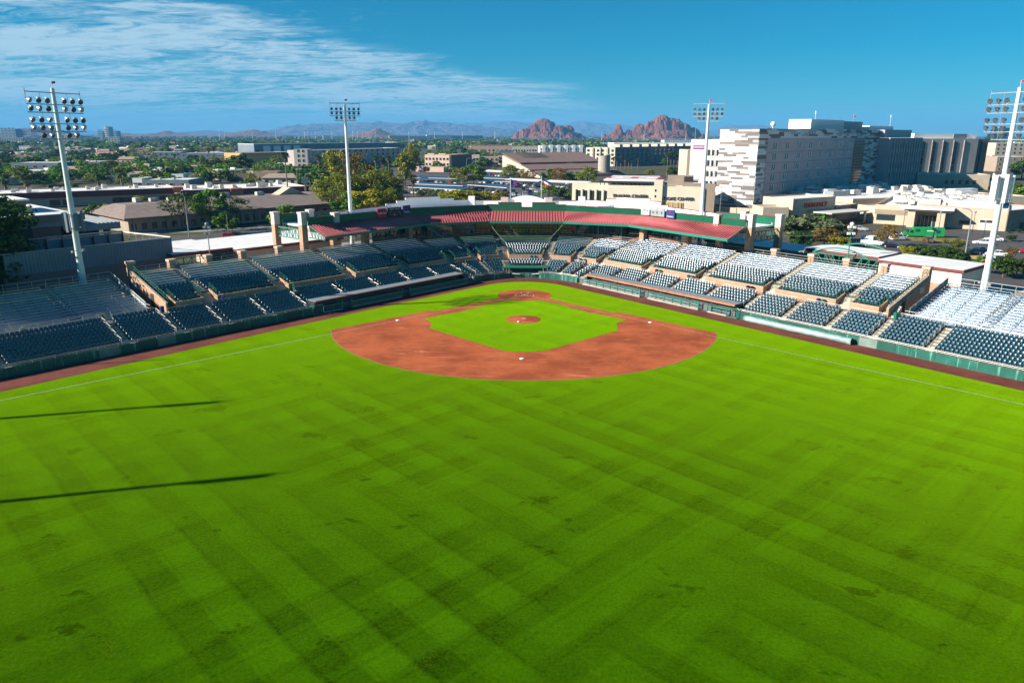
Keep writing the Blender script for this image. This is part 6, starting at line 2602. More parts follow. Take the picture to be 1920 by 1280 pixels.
b_ = pblk('church_hall', 'sand coloured hall with brown roof and slanted white stairs', 'building', (456, 312), (550, 308), 287, 24, 'ochre', 'tan_dark')
b_.box('roof_wedge', b_.L * .12, -.8, b_.L * 1.0, 20, b_.h - 2, b_.h - .2, 'tan_dark')
mb = MB()
mb.bar(V3(b_.P(b_.L * .65, -1), b_.h - 2), V3(b_.P(b_.L * .72, -1), 1.5), 1.2, .6)
part('slanted_fin', mb, M['white'], b_.t)
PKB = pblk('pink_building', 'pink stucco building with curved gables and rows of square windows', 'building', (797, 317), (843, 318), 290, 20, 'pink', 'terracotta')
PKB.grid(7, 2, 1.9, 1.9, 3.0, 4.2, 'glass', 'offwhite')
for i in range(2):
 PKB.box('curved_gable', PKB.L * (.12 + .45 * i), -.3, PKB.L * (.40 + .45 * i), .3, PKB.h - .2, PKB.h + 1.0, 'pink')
b_ = pblk('pink_building', 'dark mauve shaded end of the pink stucco building', 'building', (846, 318), (884, 316), 290, 22, 'taupe', 'terracotta')  # same pink building, its shaded side painted as a darker wall
b_ = pblk('house', 'yellow house with dark windows right of the pink building', 'house', (885, 313), (899, 313), 291, 14, 'cream', 'terracotta')
b_.windows([b_.L * .3, b_.L * .7], [2, 5.5], 1.8, 1.9)
b_ = pblk('house', 'low house with grey roofs behind the solar car ports', 'house', (900, 312), (935, 312), 294, 16, 'pink', 'tan_dark')
b_.grid(4, 2, 1.8, 1.8, 1.6, 3.4)
b_ = pblk('house', 'pale pink villa left of the brown sloping roof', 'house', (936, 309), (976, 309), 292, 18, 'pink', 'terracotta')
b_.grid(6, 2, 1.7, 1.7, 1.4, 3.4)
b_ = pblk('shop_row', 'low shop row in front of the pink building with brown awning', 'shop', (780, 322), (832, 323), 312, 8, 'pink', 'terracotta')
b_ = pblk('blue_shed', 'blue flat roofed shed left of the brown sloping roof', 'building', (934, 297), (963, 297), 283, 14, 'bluegrey', 'sign_blue' if False else 'bluegrey')
for i, (xa, xb, yb, yt, m1, m2, lab) in enumerate((
  (882, 960, 291, 274, 'pink', 'terracotta', 'red roofed villa row above the pink building, left part'),
  (960, 1012, 291, 275, 'cream', 'terracotta', 'red roofed villa row next to the white cubic apartments'))):
 b_ = pblk('villa_row', lab, 'houses', (xa, yb), (xb, yb), yt, 22, m1, m2)
 b_.grid(10, 2, 2, 2, 1.6, 3.6)
 for k in range(5):
  b_.box('roof_ridge', b_.L * k / 5 + 1, 2, b_.L * (k + 1) / 5 - 1, 18, b_.h - .4, b_.h + 1.2, 'terracotta')

# ------------------------------------------------------------------ strip mall with maroon band, left
SM = pblk('strip_mall', 'long pinkish strip mall with a maroon roof band across the left', 'shops', (-60, 395), (335, 377.5), 365.5, 24, 'pink', 'white_roof', par=.4)
SM.box('maroon_band', -1, -.9, SM.L + 2, -.01, SM.h - 2.3, SM.h - .1, 'maroon')
for x in (.36, .42, .66, .70, .74, .90):
 SM.box('shop_window', SM.L * x, -.08, SM.L * x + 3.6, -.005, .4, 2.6, 'glass')
SM.box('tiled_gable', SM.L * .975, -1.6, SM.L * 1.03, 3, SM.h - 2.4, SM.h + .2, 'terracotta')
ac_units(SM, 16, 'white unit on the strip mall roof', 'units on the strip mall roof', 3)
S2 = pblk('strip_mall', 'right half of the maroon banded mall, ending at the road junction', 'shops', (345, 379), (576, 369), 357, 34, 'pink', 'white_roof', par=.4)
S2.box('maroon_band', -1, -.9, S2.L + 1, -.01, S2.h - 2.4, S2.h - .1, 'maroon')
S2.box('tiled_gable', S2.L * .36, -1.8, S2.L * .46, 3, S2.h - 2.6, S2.h + .1, 'terracotta')
ac_units(S2, 26, 'white unit on the right half of the maroon banded mall', 'units on the right half of the banded mall', 4, big=1.2)

# ------------------------------------------------------------------ brown shingle roof building
a0, b0 = G(243, 438), G(655, 401)
u = (b0 - a0).normalized()
v = Vector((-u.y, u.x, 0))
Ls = (b0 - a0).length
ze = ZT(a0, 410) + .2
zr_ = ze + 2.6
t = thing('shingle_roof_building', 'long low building with a wide brown shingle roof left of the stadium', 'building', (a0.x, a0.y, 0), atan2(u.y, u.x))
mb = MB()
lo = [a0, b0, b0 + v * 30, a0 + v * 30]
mb.prism(lo, 0, ze - .1)
part('wall', mb, M['tan_dark'], t)
e0, e1 = a0 - u * 1.5 - v * 1.6, b0 + u * 1.5 - v * 1.6
r0_, r1_ = a0 + u * 4 + v * 11, b0 - u * 4 + v * 11
s0_, s1_ = a0 + u * 4 + v * 20, b0 - u * 4 + v * 20
k0, k1 = a0 - u * 1.5 + v * 31.6, b0 + u * 1.5 + v * 31.6
for q, zz in (((e0, e1, r1_, r0_), (ze, ze, zr_, zr_)), ((r0_, r1_, s1_, s0_), (zr_ + .02, zr_ + .02, zr_ + .02, zr_ + .02)), ((s0_, s1_, k1, k0), (zr_, zr_, ze, ze))):
 mb = MB()
 mb.hexa([V3(p, z - .3) for p, z in zip(q, zz)], [V3(p, z) for p, z in zip(q, zz)])
 part('roof', mb, M['shingle'], t)
for q, zz in (((e0, r0_, s0_, k0), (ze, zr_, zr_, ze)), ((e1, k1, s1_, r1_), (ze, ze, zr_, zr_))):
 mb = MB()
 mb.hexa([V3(p, z - .3) for p, z in zip(q, zz)], [V3(p, z + .004) for p, z in zip(q, zz)])
 part('roof_end', mb, M['shingle'], t)
mb = MB()
mb.bar(V3(e0 - v * .01, ze - .2), V3(e1 - v * .01, ze - .2), .1, .4)
part('gutter', mb, M['taupe'], t)
me = window_mesh(1.3, 1.7, 'glass', 'taupe')
for i in range(26):
 p = a0 + u * (Ls * (i + .5) / 26) - v * .003
 put_window(t, me, V3(p, .9), t.rotation_euler[2])
for i in range(16):
 p = a0 + u * (Ls * (i + .3) / 16) - v * .2
 mb = MB()
 mb.box((p.x, p.y, 0), (.35, .4, ze - .32), t.rotation_euler[2])
 part('post', mb, M['tan_dark'], t)
RNGS = random.Random(44)

class _Slot:
 pass

sb = _Slot()
sb.L, sb.D, sb.h, sb.rot = Ls, 9, zr_ + .47, t.rotation_euler[2]
sb.P = lambda x, y: a0 + u * x + v * (y + 11.2)
ac_units(sb, 9, 'grey unit on the brown shingle roof', 'units on the brown shingle roof', 8, z=zr_ + .02, big=1.2)
mb = MB()
p = a0 + u * Ls * .80 + v * 15
mb.hexa([V3(p + u * x + v * y, zr_) for x, y in ((-5, -2.5), (5, -2.5), (5, 2.5), (-5, 2.5))], [V3(p + u * x + v * y, zr_ + 2.4) for x, y in ((-.3, -2.4), (.3, -2.4), (.3, 2.4), (-.3, 2.4))])
solo('roof_gable', mb, M['tan'], 'small pale gable standing on the brown shingle roof', 'gable', (p.x, p.y, zr_))

# ------------------------------------------------------------------ clubhouse building and blue walled enclosure at the far left
def nbox(t, name, x0, x1, n0, n1, z0, z1, m):
 """box lined up with the shaded seats: x0, x1 are distances along them"""
 def P(q, n):
  return bowl(mirq(q), n)
 pts = [P(x0, n0), P(x1, n0), P(x1, n1), P(x0, n1)]
 if (pts[1] - pts[0]).cross(pts[3] - pts[0]).z < 0:
  pts = pts[::-1]
 mb = MB()
 mb.prism(pts, z0, z1)
 return part(name, mb, M[m], t)

def LQ(px, py, n):
 p = GN(px, py, n, 1)
 return Vector((-p.x, p.y, 0)).dot(TT) - S0, p.z

qa, za = LQ(325, 478, 47)
qb, zb_ = LQ(62, 508, 47)
_, zt1 = LQ(325, 448, 47)
t = thing('walled_enclosure', 'enclosure with high blue grey corrugated walls left of the shaded seats', 'enclosure', V3(bowl(mirq((qa + qb) / 2), 47), 0), pi - RT)
zt1 = zt1 + .2
n_ = int((qb + 4 - qa) / .5)
mb = MB()
for i in range(n_):
 x0, x1 = qa + i * .5, qa + i * .5 + .5
 for xa, xb, na, nb2 in ((x0, x0 + .25, 47, 47.07), (x0 + .25, x1, 47.07, 47)):
  pa, pb = bowl(mirq(xa), na), bowl(mirq(xb), nb2)
  pc, pd = bowl(mirq(xb), 47.25), bowl(mirq(xa), 47.25)
  lo = [pa, pb, pc, pd]
  if (lo[1] - lo[0]).cross(lo[3] - lo[0]).z < 0:
   lo = lo[::-1]
  mb.prism(lo, za - .4, zt1)
part('front_wall', mb, M['bluegrey'], t)
nbox(t, 'top_trim', qa - .1, qb + 4, 46.9, 47.35, zt1 + .003, zt1 + .12, 'grey_metal')
nbox(t, 'lower_wall', qa - .1, qb + 4, 47.05, 47.6, 0, za - .45, 'taupe')
nbox(t, 'rear_wall', qa + 4, qb + 4, 58, 58.2, 0, zt1 + .3, 'bluegrey')
for i in range(9):
 x = qa + 4 + (qb - qa - 2) * i / 8
 nbox(t, 'rear_post', x - .12, x + .12, 57.7, 57.98, 0, zt1 + .5, 'dark')
nbox(t, 'rear_beam', qa + 4, qb + 4, 57.75, 58.0, zt1 + .52, zt1 + .75, 'grey_metal')
mb = MB()
for i in range(8):
 f = i / 7
 p = bowl(mirq(qa + 4 * f), 47.3 + 10.5 * f)
 mb.box((p.x, p.y, 0), (.14, .14, zt1 + .1), 0)
part('end_post', mb, M['grey_metal'], t)
mb = MB()
mb.bar(V3(bowl(mirq(qa), 47.3), zt1 + .15), V3(bowl(mirq(qa + 4), 58), zt1 + .55), .16)
mb.bar(V3(bowl(mirq(qa), 47.3), za + .4), V3(bowl(mirq(qa + 4), 58), za + .4), .12)
part('end_beam', mb, M['white'], t)
nbox(t, 'floor', qa + .3, qb + 4, 47.7, 57.6, 0, za - .6, 'tread')

q1_, z1_ = LQ(148, 400, 66)
q1b, z1b = LQ(148, 421, 66)
t = thing('team_building', 'dark grey flat roofed building with deep overhang at the left edge', 'building', V3(bowl(mirq(q1_ + 20), 70), 0), pi - RT)
nbox(t, 'fascia', q1_, q1_ + 46, 66, 92, z1b, z1_, 'bluegrey')
nbox(t, 'roof', q1_ + .4, q1_ + 46, 66.5, 91.5, z1_ + .003, z1_ + .12, 'white_roof')
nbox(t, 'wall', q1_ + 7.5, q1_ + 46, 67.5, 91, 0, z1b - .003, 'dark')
nbox(t, 'side_wall', q1_ + 2.5, q1_ + 7.4, 69, 91, 0, z1b - .003, 'taupe')
nbox(t, 'soffit_band', q1_ - .8, q1_ + 46, 65.6, 65.99, z1b + (z1_ - z1b) * .45, z1_ + .1, 'taupe')
nbox(t, 'roof_monitor', q1_ + 6, q1_ + 40, 74, 84, z1_ + .13, z1_ + 2.2, 'taupe')
nbox(t, 'monitor_roof', q1_ + 5.5, q1_ + 40.5, 73.5, 84.5, z1_ + 2.21, z1_ + 2.5, 'white_roof')
q2_, z2_ = LQ(225, 416, 70)
q2b, z2b = LQ(225, 428, 70)
t = thing('side_pavilion', 'low grey roofed wing with standing seams right of the dark team building', 'building', V3(bowl(mirq(q2_ + 6), 74), 0), pi - RT)
nbox(t, 'fascia', q2_, q1_ - .1, 70, 88, z2b, z2_, 'bluegrey')
for i in range(12):
 x = q2_ + (q1_ - q2_ - .3) * i / 11
 nbox(t, 'roof_seam', x, x + .18, 70.2, 87.8, z2_ + .003, z2_ + .16, 'grey_metal')
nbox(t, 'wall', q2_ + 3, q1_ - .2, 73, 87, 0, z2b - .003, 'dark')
nbox(t, 'window', q2_ + 4, q2_ + 7, 72.9, 72.99, .5, z2b - 1.2, 'glass_teal')
nbox(t, 'brick_pier', q2_ + 1.6, q2_ + 2.6, 71, 72, 0, z2b - .003, 'brick_dark')
t = thing('shade_wall', 'unseen long dark wall beyond the left edge, added to shade the bleachers', 'wall', V3(bowl(mirq(88), 44), 0), pi - RT)  # wall out of view, put in as a shade caster
nbox(t, 'wall', 72, 110, 46.5, 47.0, 0, 6.0, 'taupe')

# ------------------------------------------------------------------ other low buildings of the town: (left px, right px, base row, top row, depth, wall, roof, label)
TOWN = [
 (250, 268, 353, 334, 12, 'white', 'white_roof', 'white lit end of the low blue grey shop building'),  # one building: sunlit end painted white, shaded front painted blue grey
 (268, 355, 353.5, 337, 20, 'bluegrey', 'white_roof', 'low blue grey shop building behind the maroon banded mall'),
 (318, 345, 341, 326, 14, 'white', 'white_roof', 'white box shaped shop on the blue grey roofs'),
 (355, 382, 346, 329, 14, 'bluegrey', 'white_roof', 'blue grey block with a striped green awning'),
 (338, 372, 322, 311, 14, 'taupe', 'white_roof', 'dark walled shop with white roof near the round green tree'),
 (416, 478, 342, 325, 16, 'taupe', 'terracotta', 'clay roofed shop row behind the palms'),
 (478, 522, 342, 322, 14, 'tan_dark', 'terracotta', 'clay roofed arcade right of the shop row'),
 (575, 622, 336, 322, 14, 'tan_dark', 'terracotta', 'clay roofed shop by the road junction'),
 (480, 518, 325, 312, 16, 'white', 'white_roof', 'white roofed store in front of the sand coloured hall'),
 (24, 112, 331, 305, 20, 'bluegrey', 'white_roof', 'grey two storey block at the left with white roof edge'),
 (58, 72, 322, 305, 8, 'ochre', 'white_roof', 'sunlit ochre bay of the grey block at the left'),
 (112, 190, 322, 303, 22, 'taupe', 'white_roof', 'brown grey hall with bright roof behind the tall left pole'),
 (0, 62, 300, 291, 16, 'tan_dark', 'white_roof', 'small brown building with white roof at the far left'),
 (132, 200, 340, 325, 18, 'taupe', 'tan_dark', 'grey pitched building beside the date palms'),
 (200, 245, 345, 328, 16, 'tan', 'bluegrey', 'teal roofed house between the date palms'),
 (140, 205, 300, 291, 18, 'tan', 'white_roof', 'thin white roofed building above the left trees'),
 (275, 340, 301, 285, 22, 'bluegrey', 'white_roof', 'long blue grey store with a white roof in the left middle'),
 (340, 430, 303, 287, 22, 'bluegrey', 'white_roof', 'second long blue grey store, right of the first'),
 (222, 245, 297, 279, 16, 'pink', 'terracotta', 'pink block with salmon roof in the left middle'),
 (245, 312, 289, 278, 22, 'tan_dark', 'tan_dark', 'long dark roofed store far left of the palms'),
 (375, 400, 291, 277, 12, 'taupe', 'white_roof', 'dark gabled house left of the white hall'),
 (400, 440, 291, 278, 16, 'taupe', 'white_roof', 'dark gabled house in front of the white hall'),
 (440, 468, 289, 273, 14, 'bluegrey', 'white_roof', 'small blue grey house by the white hall'),
 (462, 482, 292, 272, 20, 'white', 'white_roof', 'bright white hall with dark eaves left of the long dark office'),
 (0, 44, 270, 258, 26, 'offwhite', 'white_roof', 'first pale apartment block on the left horizon'),
 (46, 104, 270, 259, 26, 'bluegrey', 'white_roof', 'blue grey apartment block on the left horizon'),
 (106, 118, 268, 254, 16, 'orange' if False else 'pink', 'white_roof', 'small salmon block on the left horizon behind the pole'),
 (118, 152, 270, 257, 22, 'offwhite', 'white_roof', 'second pale apartment block on the left horizon'),
 (204, 226, 274, 257, 22, 'offwhite', 'white_roof', 'white ribbed apartment block left of the salmon roof'),
 (226, 262, 273, 260, 22, 'bluegrey', 'white_roof', 'blue grey apartment block right of the white ribbed one'),
 (262, 300, 272, 260, 22, 'bluegrey', 'white_roof', 'dim blue grey apartment block in the left distance'),
 (730, 768, 263, 254.5, 26, 'ochre', 'white_roof', 'long sand yellow block under the small dark hill'),
 (768, 800, 263, 255, 26, 'pink', 'white_roof', 'brown red block right of the sand yellow one'),
 (800, 846, 263, 253.5, 26, 'cream', 'white_roof', 'pale block with white roof boxes on the horizon'),
 (846, 906, 262, 254.5, 30, 'taupe', 'bluegrey', 'dark long roof on the horizon left of the red rocks'),
 (606, 622, 262, 254, 26, 'white', 'white_roof', 'small white hall on the horizon left of the canopy pole'),
 (624, 646, 262, 255, 26, 'white', 'white_roof', 'second small white hall on the horizon left of the canopy pole'),
 (1168, 1250, 280, 268.5, 30, 'white', 'white_roof', 'broad white store under the red rocks'),
 (1126, 1150, 276, 268, 24, 'white', 'white_roof', 'white hall left of the broad white store'),
 (1245, 1300, 272, 263, 26, 'white', 'white_roof', 'white sports hall below the larger red rock'),
 (1862, 1935, 305, 268, 30, 'tan', 'white_roof', 'tan block with ochre bands at the right edge'),
 (1866, 1930, 322, 294, 26, 'tan_dark', 'white_roof', 'brown block with white roof below the tan one at the right edge'),
]
for i, (xa, xb, yb, yt, d_, wm, rm, lab) in enumerate(TOWN):
 b_ = pblk('town_building', lab, 'building', (xa, yb), (xb, yb), yt, d_, wm, rm, par=.35)
 hgt = b_.h - b_.z0
 fl = max(1, int(hgt / 3.6))
 nx = max(2, int(b_.L / 5.5))
 if nx * fl <= 60:
  b_.grid(nx, fl, 1.8, 1.5, 1.2, hgt / fl, 'glass', 'offwhite' if i % 2 else 'taupe')
 if b_.L > 14:
  ac_units(b_, 2, 'pale unit on one of the low flat roofs behind the stands', 'units on the low town roofs', 100 + i)
# downtown towers on the left horizon
for i, (xa, xb, yt, d_, m_, lab) in enumerate(((184, 193, 245, 3600, 'bluegrey', 'low dark tower with a white base on the left horizon'), (197, 200.5, 237, 3600, 'offwhite', 'slim pale half of the twin tower on the left horizon'),
           (200.5, 205, 238, 3600, 'bluegrey', 'blue half of the twin tower on the left horizon'), (205, 219, 245.5, 3700, 'bluegrey', 'broad dark office slab beside the twin tower'),
           (2, 30, 241.5, 2600, 'bluegrey', 'dark blue slab building at the very left of the horizon'))):
 a, b = GD(xa, 254, d_), GD(xb, 254, d_)
 b_ = Blk('office_tower', lab, 'tower', a, b, ZT(a, yt), 40, m_, 'white_roof', par=1)
 b_.grid(4, 5, b_.L / 6, 3, 6, 9, 'glass', m_)

# ------------------------------------------------------------------ foliage
def leaf_mat(name, c1, c2, c3):
 m, N, L, b = nodemat(name)
 b.inputs['Roughness'].default_value = 0.6
 b.inputs['Specular IOR Level'].default_value = 0.25
 geo = N.new('ShaderNodeNewGeometry')
 oi = N.new('ShaderNodeObjectInfo')
 r = N.new('ShaderNodeValToRGB')
 e = r.color_ramp.elements
 e[0].position, e[0].color = 0.1, (*c1, 1)
 e[1].position, e[1].color = 0.95, (*c3, 1)
 k = e.new(0.55)
 k.color = (*c2, 1)
 L.new(geo.outputs['Random Per Island'], r.inputs[0])
 hs = N.new('ShaderNodeHueSaturation')
 mr = N.new('ShaderNodeMapRange')
 mr.inputs[3].default_value = 0.78
 mr.inputs[4].default_value = 1.25
 L.new(oi.outputs['Random'], mr.inputs[0])
 L.new(mr.outputs[0], hs.inputs['Value'])
 mh = N.new('ShaderNodeMapRange')
 mh.inputs[3].default_value = 0.485
 mh.inputs[4].default_value = 0.515
 ml = N.new('ShaderNodeMath')
 ml.operation = 'FRACT'
 m2 = N.new('ShaderNodeMath')
 m2.operation = 'MULTIPLY'
 m2.inputs[1].default_value = 7.3
 L.new(oi.outputs['Random'], m2.inputs[0])
 L.new(m2.outputs[0], ml.inputs[0])
 L.new(ml.outputs[0], mh.inputs[0])
 L.new(mh.outputs[0], hs.inputs['Hue'])
 L.new(r.outputs[0], hs.inputs['Color'])
 L.new(hs.outputs[0], b.inputs['Base Color'])
 tr = N.new('ShaderNodeBsdfTranslucent')
 L.new(hs.outputs[0], tr.inputs[0])
 mx = N.new('ShaderNodeMixShader')
 mx.inputs[0].default_value = 0.28
 L.new(b.outputs[0], mx.inputs[1])
 L.new(tr.outputs[0], mx.inputs[2])
 L.new(mx.outputs[0], N['Material Output'].inputs[0])
 return m

M['leaf_green'] = leaf_mat('leaf_green', (0.025, 0.08, 0.004), (0.075, 0.18, 0.008), (0.17, 0.30, 0.012))
M['leaf_dark'] = leaf_mat('leaf_dark', (0.012, 0.038, 0.005), (0.036, 0.085, 0.009), (0.085, 0.15, 0.014))
M['leaf_olive'] = leaf_mat('leaf_olive', (0.05, 0.085, 0.005), (0.14, 0.175, 0.009), (0.29, 0.28, 0.014))
M['leaf_yellow'] = leaf_mat('leaf_yellow', (0.12, 0.14, 0.005), (0.26, 0.26, 0.008), (0.42, 0.37, 0.012))
M['leaf_rust'] = leaf_mat('leaf_rust', (0.11, 0.07, 0.012), (0.19, 0.12, 0.015), (0.26, 0.17, 0.02))
M['leaf_silver'] = leaf_mat('leaf_silver', (0.06, 0.09, 0.04), (0.12, 0.16, 0.07), (0.2, 0.23, 0.11))
M['palm_leaf'] = leaf_mat('palm_leaf', (0.02, 0.045, 0.008), (0.05, 0.085, 0.015), (0.10, 0.13, 0.02))
M['palm_dead'] = mat('palm_skirt', (0.16, 0.11, 0.06), 0.95, var=0.3, scale=3)

def crown_mesh(seed, lf, n_cl, per, leaf, shape=(1, 1, 1), gap=0.0, low=0.0):
 """leaf-sized faces in clumps spread through a crown of unit radius about its own middle"""
 r = np.random.RandomState(seed)
 V, F = [], []
 cl = []
 while len(cl) < n_cl:
  p = r.uniform(-1, 1, 3)
  d = np.linalg.norm(p)
  if d > 1 or d < 0.42:
   continue
  if p[2] < -0.55 + low:
   continue
  if any(np.linalg.norm(p - q) < gap for q in cl):
   continue
  cl.append(p)
 for c in cl:
  R = r.uniform(0.2, 0.36)
  k = int(per * (R / 0.28) ** 2)
  d = r.normal(size=(k, 3))
  d /= np.linalg.norm(d, axis=1)[:, None]
  rad = R * r.uniform(0.55, 1.08, (k, 1))
  pos = c + d * rad * np.array([1.15, 1.15, .8])
  nrm = d + r.normal(size=(k, 3)) * 0.55 + np.array([0, 0, .25])
  nrm /= np.linalg.norm(nrm, axis=1)[:, None]
  t = np.cross(nrm, r.normal(size=(k, 3)))
  t /= np.linalg.norm(t, axis=1)[:, None]
  b = np.cross(nrm, t)
  s = leaf * r.uniform(.6, 1.3, (k, 1))
  q = np.stack([pos - t * s - b * s * .55, pos + t * s - b * s * .55, pos + t * s * .7 + b * s * .7, pos - t * s * .8 + b * s * .6], 1)
  V.append(q.reshape(-1, 3))
 V = np.concatenate(V) * np.array(shape)
 n = len(V) // 4
 me = bpy.data.meshes.new('crown')
 me.vertices.add(len(V))
 me.vertices.foreach_set('co', V.ravel())
 me.loops.add(len(V))
 me.loops.foreach_set('vertex_index', np.arange(len(V)))
 me.polygons.add(n)
 me.polygons.foreach_set('loop_start', np.arange(n) * 4)
 me.materials.append(M[lf])
 me.update(calc_edges=True)
 return me, [tuple(c * np.array(shape)) for c in cl]

def trunk_mesh(cl, th, r0, seed, m='bark'):
 """tapered trunk with limbs into the clumps; unit crown centred th above the ground"""
 rr = random.Random(seed)
 mb = MB()
 fork = Vector((rr.uniform(-.05, .05), rr.uniform(-.05, .05), th * .55))
 mb.tube((0, 0, -.05), fork * .5, r0 * 1.15, r0 * .9, 8)
 mb.tube(fork * .5, fork, r0 * .9, r0 * .75, 8)
 for c in sorted(cl, key=lambda c: -abs(c[2]))[:9]:
  e = Vector(c) * .8 + Vector((0, 0, th))
  mid = fork.lerp(e, .5) + Vector((rr.uniform(-.1, .1), rr.uniform(-.1, .1), .06))
  mb.tube(fork, mid, r0 * .5, r0 * .3, 6)
  mb.tube(mid, e, r0 * .3, r0 * .1, 5)
 return mb.mesh('trunk', M[m])

class TreeKind:
 """a few crown and trunk meshes of one kind, unit radius; th: height of the crown's middle in radii"""

 def __init__(s, lf, nvar, n_cl, per, leaf, shape, th, r0, gap=0.0, low=0.0, sd=0):
  s.th = th
  s.shape = shape
  s.var = []
  for i in range(nvar):
   cm, cl = crown_mesh(sd * 10 + i + 1, lf, n_cl, per, leaf, shape, gap, low)
   s.var.append((cm, trunk_mesh(cl, th, r0, i)))
  s.top = th + shape[2] * 1.15

TK = {
 'round': TreeKind('leaf_green', 3, 26, 80, .075, (1, 1, .85), 1.15, .06, .22, sd=1),
 'dark': TreeKind('leaf_dark', 3, 30, 85, .08, (1, 1, .9), 1.1, .06, .2, sd=2),
 'olive': TreeKind('leaf_olive', 3, 24, 60, .062, (1, 1, .8), 1.15, .055, .25, sd=3),
 'tall': TreeKind('leaf_olive', 2, 26, 70, .07, (.8, .8, 1.3), 1.75, .06, .25, sd=4),
 'airy': TreeKind('leaf_dark', 2, 16, 44, .06, (1.1, 1.1, .7), 1.3, .05, .35, sd=5),
 'yellow': TreeKind('leaf_yellow', 2, 26, 75, .075, (1, 1, .8), .95, .05, .22, sd=6),
 'rust': TreeKind('leaf_rust', 2, 22, 55, .06, (1, 1, .8), 1.15, .05, .25, sd=7),
 'lime': TreeKind('leaf_yellow', 2, 26, 70, .07, (.8, .8, 1.25), 1.7, .06, .25, sd=8),
 'big': TreeKind('leaf_dark', 2, 46, 230, .036, (1, 1, .9), 1.1, .06, .18, sd=11),
 'bigolive': TreeKind('leaf_olive', 2, 40, 190, .036, (1, 1, .85), 1.1, .055, .2, sd=12),
 'silver': TreeKind('leaf_silver', 2, 22, 70, .08, (1, 1, .7), .8, .05, .25, sd=9),
}

def tree(kind, p, h, label, group, w=1.0, name='tree', z0=0.0, parts=True):
 k = TK[kind]
 s = h / k.top
 cm, tm = RNG.choice(k.var)
 t = thing(name, label, 'tree', (p[0], p[1], z0), RNG.uniform(0, 6.28), group)
 t.scale = (s * w, s * w, s)
 c = link('crown', cm, t, (0, 0, k.th))
 if parts:
  link('trunk', tm, t)
 return t

def ptree(kind, px, yb, yt, label, group=None, w=1.0, name='tree', z=0.0):
 p = G(px, yb, z)
 return tree(kind, p, ZT(p, yt) - z, label, group, w, name, z)

def frond(mb, a, l, droop, w, rise, m=0, cut=5):
 """one arching leaf from the origin"""
 pts = []
 for i in range(cut + 1):
  t = i / cut
  pts.append(Vector((cos(a) * l * t * (1 - .12 * t), sin(a) * l * t * (1 - .12 * t), rise * l * t - droop * l * t * t)))
 side = Vector((-sin(a), cos(a), 0))
 for i in range(cut):
  wa, wb = w * (1 - abs(2 * i / cut - .8)) ** .5 if i else w * .25, w * max(.08, 1 - (i + 1) / cut * .95)
  wa = w * max(.12, sin(pi * min(.97, (i + .35) / cut)))
  wb = w * max(.05, sin(pi * min(.985, (i + 1.35) / cut)))
  for s in (-1, 1):
   d0, d1 = Vector((0, 0, -.35 * wa)), Vector((0, 0, -.35 * wb))
   q = [pts[i], pts[i + 1], pts[i + 1] + side * s * wb + d1, pts[i] + side * s * wa + d0]
   mb.poly(q if s > 0 else q[::-1], m)

def fan_palm_mesh(seed):
 r = random.Random(seed)
 mb = MB()
 for i in range(34):
  a = r.uniform(0, 6.28)
  e = r.uniform(-.35, .95)
  L_ = r.uniform(.75, 1.0)
  st = Vector((cos(a) * cos(e), sin(a) * cos(e), sin(e))) * L_ * .5
  mb.bar((0, 0, 0), st, .02, .02)
  nrm = st.normalized()
  u = nrm.cross(Vector((0, 0, 1))).normalized()
  v = u.cross(nrm)
  c = st
  for k in range(7):
   t = (k - 3) * .42
   d = (nrm * cos(t) + u * sin(t)) * L_ * .55
   d2 = (nrm * cos(t + .2) + u * sin(t + .2)) * L_ * .4
   d3 = (nrm * cos(t - .2) + u * sin(t - .2)) * L_ * .4
   tip = c + d + Vector((0, 0, -.16))
   mb.poly([c, c + d3, tip, c + d2])
 for i in range(26):
  a = r.uniform(0, 6.28)
  z0_ = -r.uniform(.05, .5)
  d = Vector((cos(a), sin(a), 0))
  s_ = Vector((-d.y, d.x, 0)) * .12
  p = d * .06 + Vector((0, 0, z0_))
  q = d * r.uniform(.28, .4) + Vector((0, 0, z0_ - .5))
  mb.poly([p - s_, p + s_, q + s_ * 1.6, q - s_ * 1.6], 1)
 return mb.mesh('crown', [M['palm_leaf'], M['palm_dead']])

def date_palm_mesh(seed):
 r = random.Random(seed)
 mb = MB()
 for i in range(46):
  a = r.uniform(0, 6.28)
  frond(mb, a, r.uniform(.85, 1.05), r.uniform(.55, 1.5), .11, r.uniform(.25, 1.05), 0, 5)
 return mb.mesh('crown', [M['palm_leaf']])

def shaft_mesh():
 mb = MB()
 mb.tube((0, 0, -.1), (.012, .01, .5), .024, .019, 8)
 mb.tube((.012, .01, .5), (0, 0, 1), .019, .017, 8)
 return mb.mesh('trunk', M['palm_bark'])

FANS = [fan_palm_mesh(i) for i in range(3)]
DATES = [date_palm_mesh(i) for i in range(2)]
SHAFT = shaft_mesh()

def palm(px, yb, yt, label, group=None, date=False, cw=None):
 p = G(px, yb)
 h = ZT(p, yt)
 t = thing('palm_tree', label, 'palm tree', (p.x, p.y, 0), RNG.uniform(0, 6.28), group)
 R = cw or (4.2 if date else 1.9)
 hc = h - R * (.55 if date else .75)
 c = link('crown', RNG.choice(DATES if date else FANS), t, (0, 0, hc))
 c.scale = (R, R, R)
 s = link('trunk', SHAFT, t)
 k = 14 if not date else 22
 s.scale = (k * (1.5 if date else .9), k * (1.5 if date else .9), hc)
 return t

